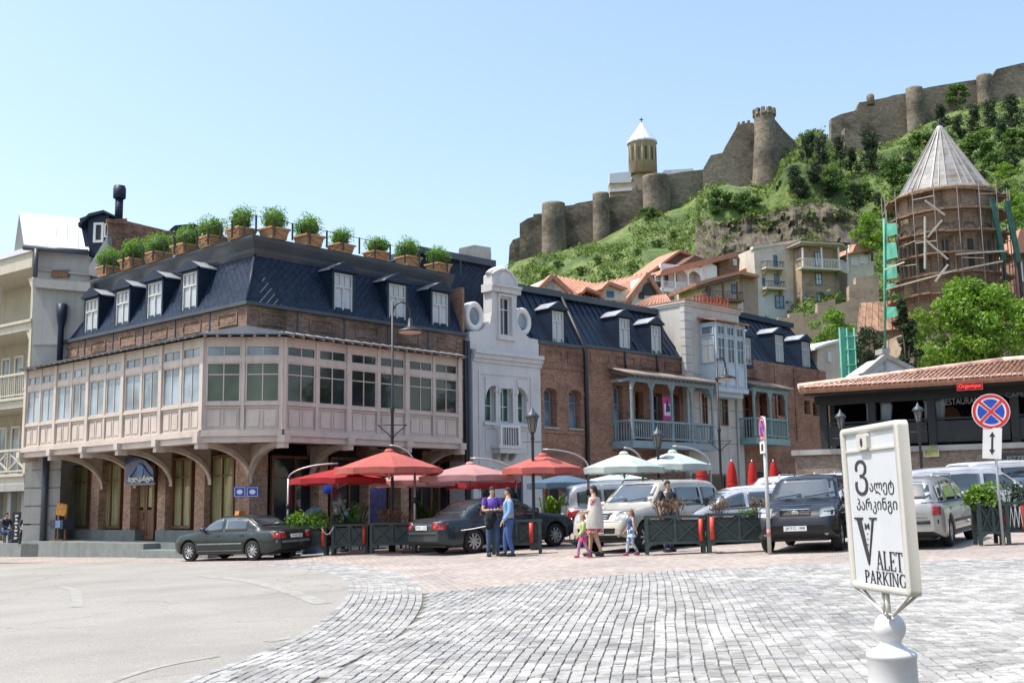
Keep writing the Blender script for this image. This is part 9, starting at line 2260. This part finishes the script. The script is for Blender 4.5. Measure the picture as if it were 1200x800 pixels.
person('woman in a red floral dress and long beige cardigan crossing the square',pm(698,652,27.9,285),1.70,dict(ell=(.02,.12,.64),wrl=(.15,.10,.62),elr=(.03,-.13,.64),wrr=(.16,-.10,.60),anl=(-.10,.05,.05),knl=(-.02,.05,.28),anr=(.09,-.05,.045),knr=(.07,-.05,.28)),M_floral,None,M_hair,.05,skirt=(M_floral,.62,.33,.075,.15),female=True,sleeve='short',robe=(M_card,.83,.39,.09,.15))
person('small girl in a lime green top and pink skirt walking beside the woman',pm(684,651,27.6,262),1.02,dict(ell=(.03,.13,.62),wrl=(.12,.13,.52),wrr=(.1,-.14,.5),anl=(-.16,.05,.06),knl=(-.04,.05,.28),anr=(.12,-.05,.045),knr=(.1,-.05,.27)),M_lime,M_lav,M_hairl,.03,skirt=(M_pinks,.60,.38,.08,.13),child=True,female=True,shoes=M_pinks,sleeve='long')
person('small girl with a ponytail in a blue patterned dress following behind',pm(741,650,27.6,255),1.08,dict(ell=(.0,.14,.63),wrl=(-.05,.16,.52),elr=(.02,-.15,.62),wrr=(.1,-.2,.5),anl=(-.12,.05,.06),anr=(.1,-.05,.045),knr=(.08,-.05,.27)),M_jean2,M_bpat,M_hairl,.12,skirt=(M_bpat,.62,.40,.075,.13),child=True,female=True,shoes=M_pinks,sleeve='none')
person('man in a black top standing behind the left central planter',pm(784,640,28.4,150),1.74,{},M_black,M_jean,M_hair,sleeve='short')
person('waiter in a pale blue shirt bending over a terrace table',pm(402,630,37.0,100),1.70,dict(chest=(.10,0,.70),neckb=(.17,0,.77),neck=(.2,0,.80),head=(.23,0,.84),shl=(.15,.1,.76),shr=(.15,-.1,.76),ell=(.2,.13,.62),wrl=(.26,.1,.52),elr=(.2,-.13,.62),wrr=(.26,-.1,.52)),M_sweat,M_black,M_hair,sleeve='long')
# two seated figures on the left step
seat = dict(hip=(0,0,.27),waist=(0,0,.36),chest=(.02,0,.47),neckb=(.02,0,.555),neck=(.03,0,.59),head=(.04,0,.64),shl=(.02,.11,.54),shr=(.02,-.11,.54),ell=(.08,.14,.40),wrl=(.2,.08,.36),elr=(.08,-.14,.40),wrr=(.2,-.08,.36),hil=(.02,.05,.26),hir=(.02,-.05,.26),knl=(.25,.07,.28),knr=(.25,-.07,.28),anl=(.26,.07,.045),anr=(.26,-.07,.045))
M_navyc = mat('navy_cotton',(.02,.03,.06),.9)
for i,(px_,lab) in enumerate(((6,'seated person in dark clothes at the left edge of the view'),(31,'seated person in navy clothes beside the pale box'))):
    q = FL.w(FL.u(px_,620,-.55),-.55,zt1-.14+.02); Mq = Matrix.Translation(q) @ Matrix.Rotation(heading(170 if i else 120),4,'Z'); person(lab,Mq,1.7,seat,M_navyc,M_black if i else M_jean,M_hair,sleeve='long')
    st = thing('stool','low stool under the %s' % ('seated person beside the pale box' if i else 'seated person at the left edge'),'stool',Mq); mb = MB(); mb.box(-.18,.18,-.18,.18,.30,.345); part('seat',mb,M_wood,st,Mq)
    for x in (-.15,.15):
        for y in (-.15,.15): mb = MB(); mb.box(x-.02,x+.02,y-.02,y+.02,0,.30); part('leg',mb,M_wood,st,Mq)
pst = FL.w(FL.u(19,620,-.6),-.6,zt1-.14+.02); Mq = Matrix.Translation(pst); t = thing('totem_sign','narrow dark standing sign with pale squiggles beside the seated people','sign',Mq); mb = MB(); mb.box(-.17,.17,-.03,.03,.0,1.25); part('panel',mb,M_trim,t,Mq)
for i in range(7): mb = MB(); mb.prism([(-.07+.04*(i % 2),.15+i*.15),(.06,.17+i*.15),(.08-.05*(i % 2),.24+i*.15),(-.05,.25+i*.15)],-.036,-.031,'y'); part('squiggle',mb,M_white,t,Mq)
